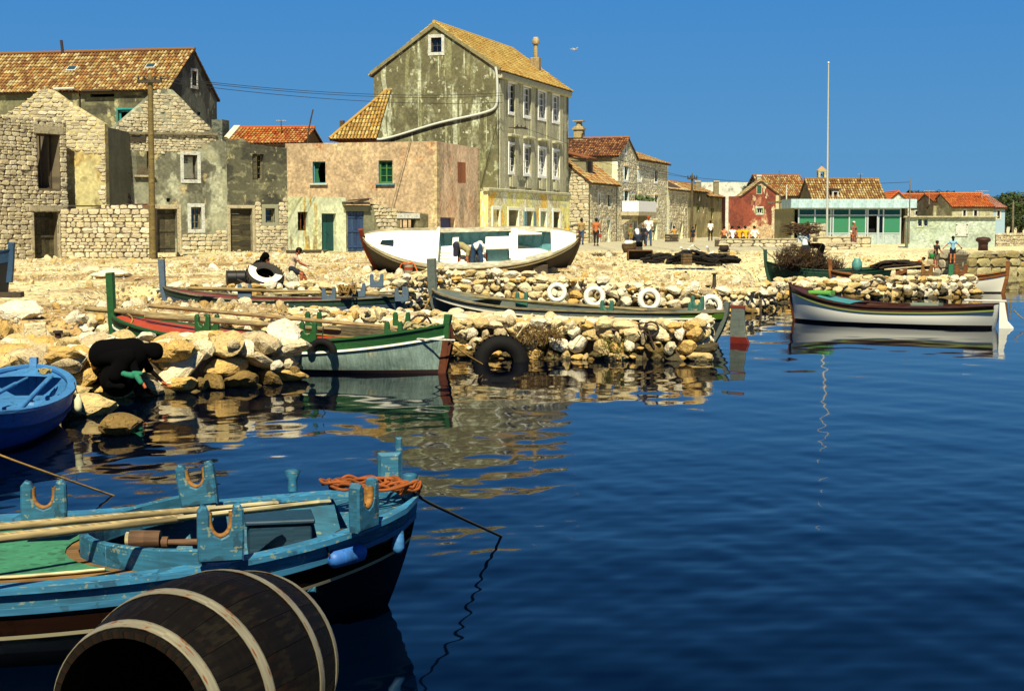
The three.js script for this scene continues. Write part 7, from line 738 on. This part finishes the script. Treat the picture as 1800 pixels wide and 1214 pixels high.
function wire(label, pts, r = .013) { const g = thing('wire', label, 'wire', pts[0], 0, 'overhead wires'); const P = []; for (let k = 0; k < pts.length - 1; k++) for (let i = 0; i < 8; i++) { const t = i / 8, p = pts[k].clone().lerp(pts[k + 1], t); p.y -= pts[k].distanceTo(pts[k + 1]) * .012 * 4 * t * (1 - t); P.push(p.sub(pts[0])); } P.push(pts.at(-1).clone().sub(pts[0])); mesh('cable', tube(P, r, 4, 60), M('#20242a'), g); }
wire('upper wire from the left pole to the tall house', [at(279, 134, 63.2), at(884, 163, 93.6)]); wire('middle wire from the left pole to the tall house', [at(272, 136, 63.2), at(884, 168, 93.6)]); wire('lower wire from the left pole to the tall house', [at(250, 138, 63.2), at(884, 180, 93.6)]); wire('wire from the tall house over the street to the street pole', [at(1000, 272, 107), at(1212, 312, 112)]); wire('upper wire from the street pole to the thin pavilion pole', [at(1222, 312, 112), at(1600, 320, 91.5)]); wire('wire from the tall house bracket to the street pole top', [at(915, 222, 97), at(1208, 311, 112)]);
{ const g = thing('wall_bracket', 'iron wire bracket at the far corner of the tall house', 'bracket', at(998, 243, 107.5)); mesh('arm', [rod([0, 0, 0], [1.1, 0, .2], .05), rod([0, .3, 0], [.4, .3, .2], .03)][0], iron, g); mesh('tip', rod([1.0, -.05, .2], [1.05, .35, .2], .05), iron, g); }
function aerial(label, px, y0, y1, D, n, w, m) { const b = at(px, y0, D), t = at(px, y1, D), g = thing('tv_aerial', label, 'aerial', b), H = t.y - b.y; mesh('mast', rod([0, -.4, 0], [0, H, 0], .025), m || iron, g); mesh('boom', rod([-w / 2, H * .92, 0], [w / 2, H * .92, 0], .014), pipeMat, g); for (let k = 0; k < n; k++) mesh('element', rod([lerp(-w / 2, w / 2, (k + .5) / n), H * .92, -.35], [lerp(-w / 2, w / 2, (k + .5) / n), H * .92, .35], .01), pipeMat, g); }
aerial('small aerial on the orange cottage roof', 494, 232, 210, 91, 4, .6); aerial('wide aerial above the far orange house by the thin pole', 1634, 352, 334, 150, 5, 1.1, oarPale); aerial('wide aerial above the long far twin roofed house', 1727, 341, 335, 148, 5, 1.3, pipeMat); aerial('aerial on the brown roof behind the pavilion', 1513, 318, 305, 124, 3, .35);
{ const a = at(540, 248, 88), b = at(550, 192, 88), g = thing('crooked_mast', 'crooked dark pole leaning above the pink house roof', 'pole', a); mesh('pole', tube([V(0, -.3, 0), V(.08, .6, 0), V(.2, 1.2, 0), b.clone().sub(a)], .045), darkWood, g); mesh('crosspiece', bev(.5, .06, .06, .12, .72, .05), darkWood, g); }
{ const p = at(1010, 88, 70), g = thing('gull', 'single gull flying in the sky right of the tall house', 'bird', p, .6); mesh('body', sdfGeo([cap3(V(-.15, 0, 0), V(.1, .02, 0), .03, .05), cap3(V(.1, .02, 0), V(.2, .04, 0), .04, .028), cap3(V(.2, .04, 0), V(.25, .03, 0), .02, .008), cap3(V(-.15, 0, 0), V(-.26, .0, 0), .03, .012)], .014, .02), M('#8d8a7c'), g); g.scale.setScalar(.7); for (const s of [-1, 1]) mesh('wing', sdfGeo([cap3(V(.05, .03, 0), V(.06, .14, s * .22), .035, .025), cap3(V(.06, .14, s * .22), V(-.06, .1, s * .5), .026, .008)], .014, .03), M('#b8b6a6'), g); }
// ---------------------------------------------------------------- trees beyond the houses
{
  const leafM = [M('#26371a', { roughness: 1 }), M('#1b2a14', { roughness: 1 }), M('#31401c', { roughness: 1 })], bark = wood('#4a3826'), crowns = [];
  for (let v = 0; v < 3; v++) { const r = rng(900 + v), cl = []; for (let k = 0; k < 16; k++) { const a = r() * 6.28, q = Math.sqrt(r()), y = rr(-.5, .5, r); cl.push([Math.cos(a) * q * .75, y * (1 - .4 * q), Math.sin(a) * q * .75, rr(.24, .42, r)]); } const pos = [], p = V(), n = V(), u = V(), w = V(); for (const [x, y, z, s] of cl) for (let i = 0; i < 150; i++) { n.set(rr(-1, 1, r), rr(-1, 1, r), rr(-1, 1, r)).normalize(); p.set(x, y, z).addScaledVector(n, s * rr(.6, 1.08, r)); n.add(V(rr(-.7, .7, r), rr(-.7, .7, r), rr(-.7, .7, r))).normalize(); u.set(rr(-1, 1, r), rr(-1, 1, r), rr(-1, 1, r)).cross(n).normalize().multiplyScalar(rr(.035, .075, r)); w.crossVectors(n, u); const A = p.clone().add(u), B = p.clone().add(w), C = p.clone().sub(u), D = p.clone().sub(w); pos.push(...A.toArray(), ...B.toArray(), ...C.toArray(), ...A.toArray(), ...C.toArray(), ...D.toArray()); } const g = new THREE.BufferGeometry(); g.setAttribute('position', new THREE.Float32BufferAttribute(pos, 3)); g.computeVertexNormals(); crowns.push(g); }
  const T = [[1572, 336, 215, 22], [1600, 335, 215, 26], [1636, 337, 225, 24], [1652, 331, 210, 24], [1676, 336, 230, 20], [1738, 346, 220, 26], [1757, 344, 205, 34], [1779, 346, 190, 30], [1795, 338, 185, 36], [1815, 335, 195, 40], [1770, 372, 165, 24], [1796, 378, 160, 24], [1245, 326, 190, 12], [1318, 322, 185, 12]];
  T.forEach(([px, py, D, rp], i) => { const s = D / 2600, R = rp * s, topP = at(px, py, D), base0 = 1, H = topP.y - base0, g = thing('pine_tree', px < 1400 ? (px < 1280 ? 'dark tree top showing behind the ochre street house' : 'dark tree top showing left of the red house') : `dark green pine beyond the far houses, ${['leftmost of the row', 'second from the left', 'third from the left', 'fourth from the left', 'fifth from the left', 'just right of the pink roof', 'seventh from the left', 'eighth from the left', 'tall one at the right frame edge', 'cut by the right frame edge', 'low one behind the far pole', 'low one at the right edge'][i]}`, 'tree', [topP.x, base0, topP.z], i, px < 1400 ? undefined : 'pines beyond the far houses'); mesh('trunk', tube([V(0, -.5, 0), V(.1 * R, H * .3, .05 * R), V(-.05 * R, H * .6, 0), V(0, H * .85, 0)], .1 * R + .06, 7), bark, g); for (let k = 0; k < 3; k++) mesh('limb', rod([0, H * (.4 + .1 * k), 0], [Math.cos(k * 2.1) * R * .6, H * (.6 + .08 * k), Math.sin(k * 2.1) * R * .6], .06, .03, 5), bark, g); const c = shadows(new THREE.Mesh(crowns[i % 3], leafM[i % 3])); c.name = 'crown'; c.scale.set(R * 1.15, Math.min(H * .5, R * 1.15), R * 1.15); c.position.y = H - c.scale.y * .62; g.add(c); });
}

renderer.render(scene, camera);
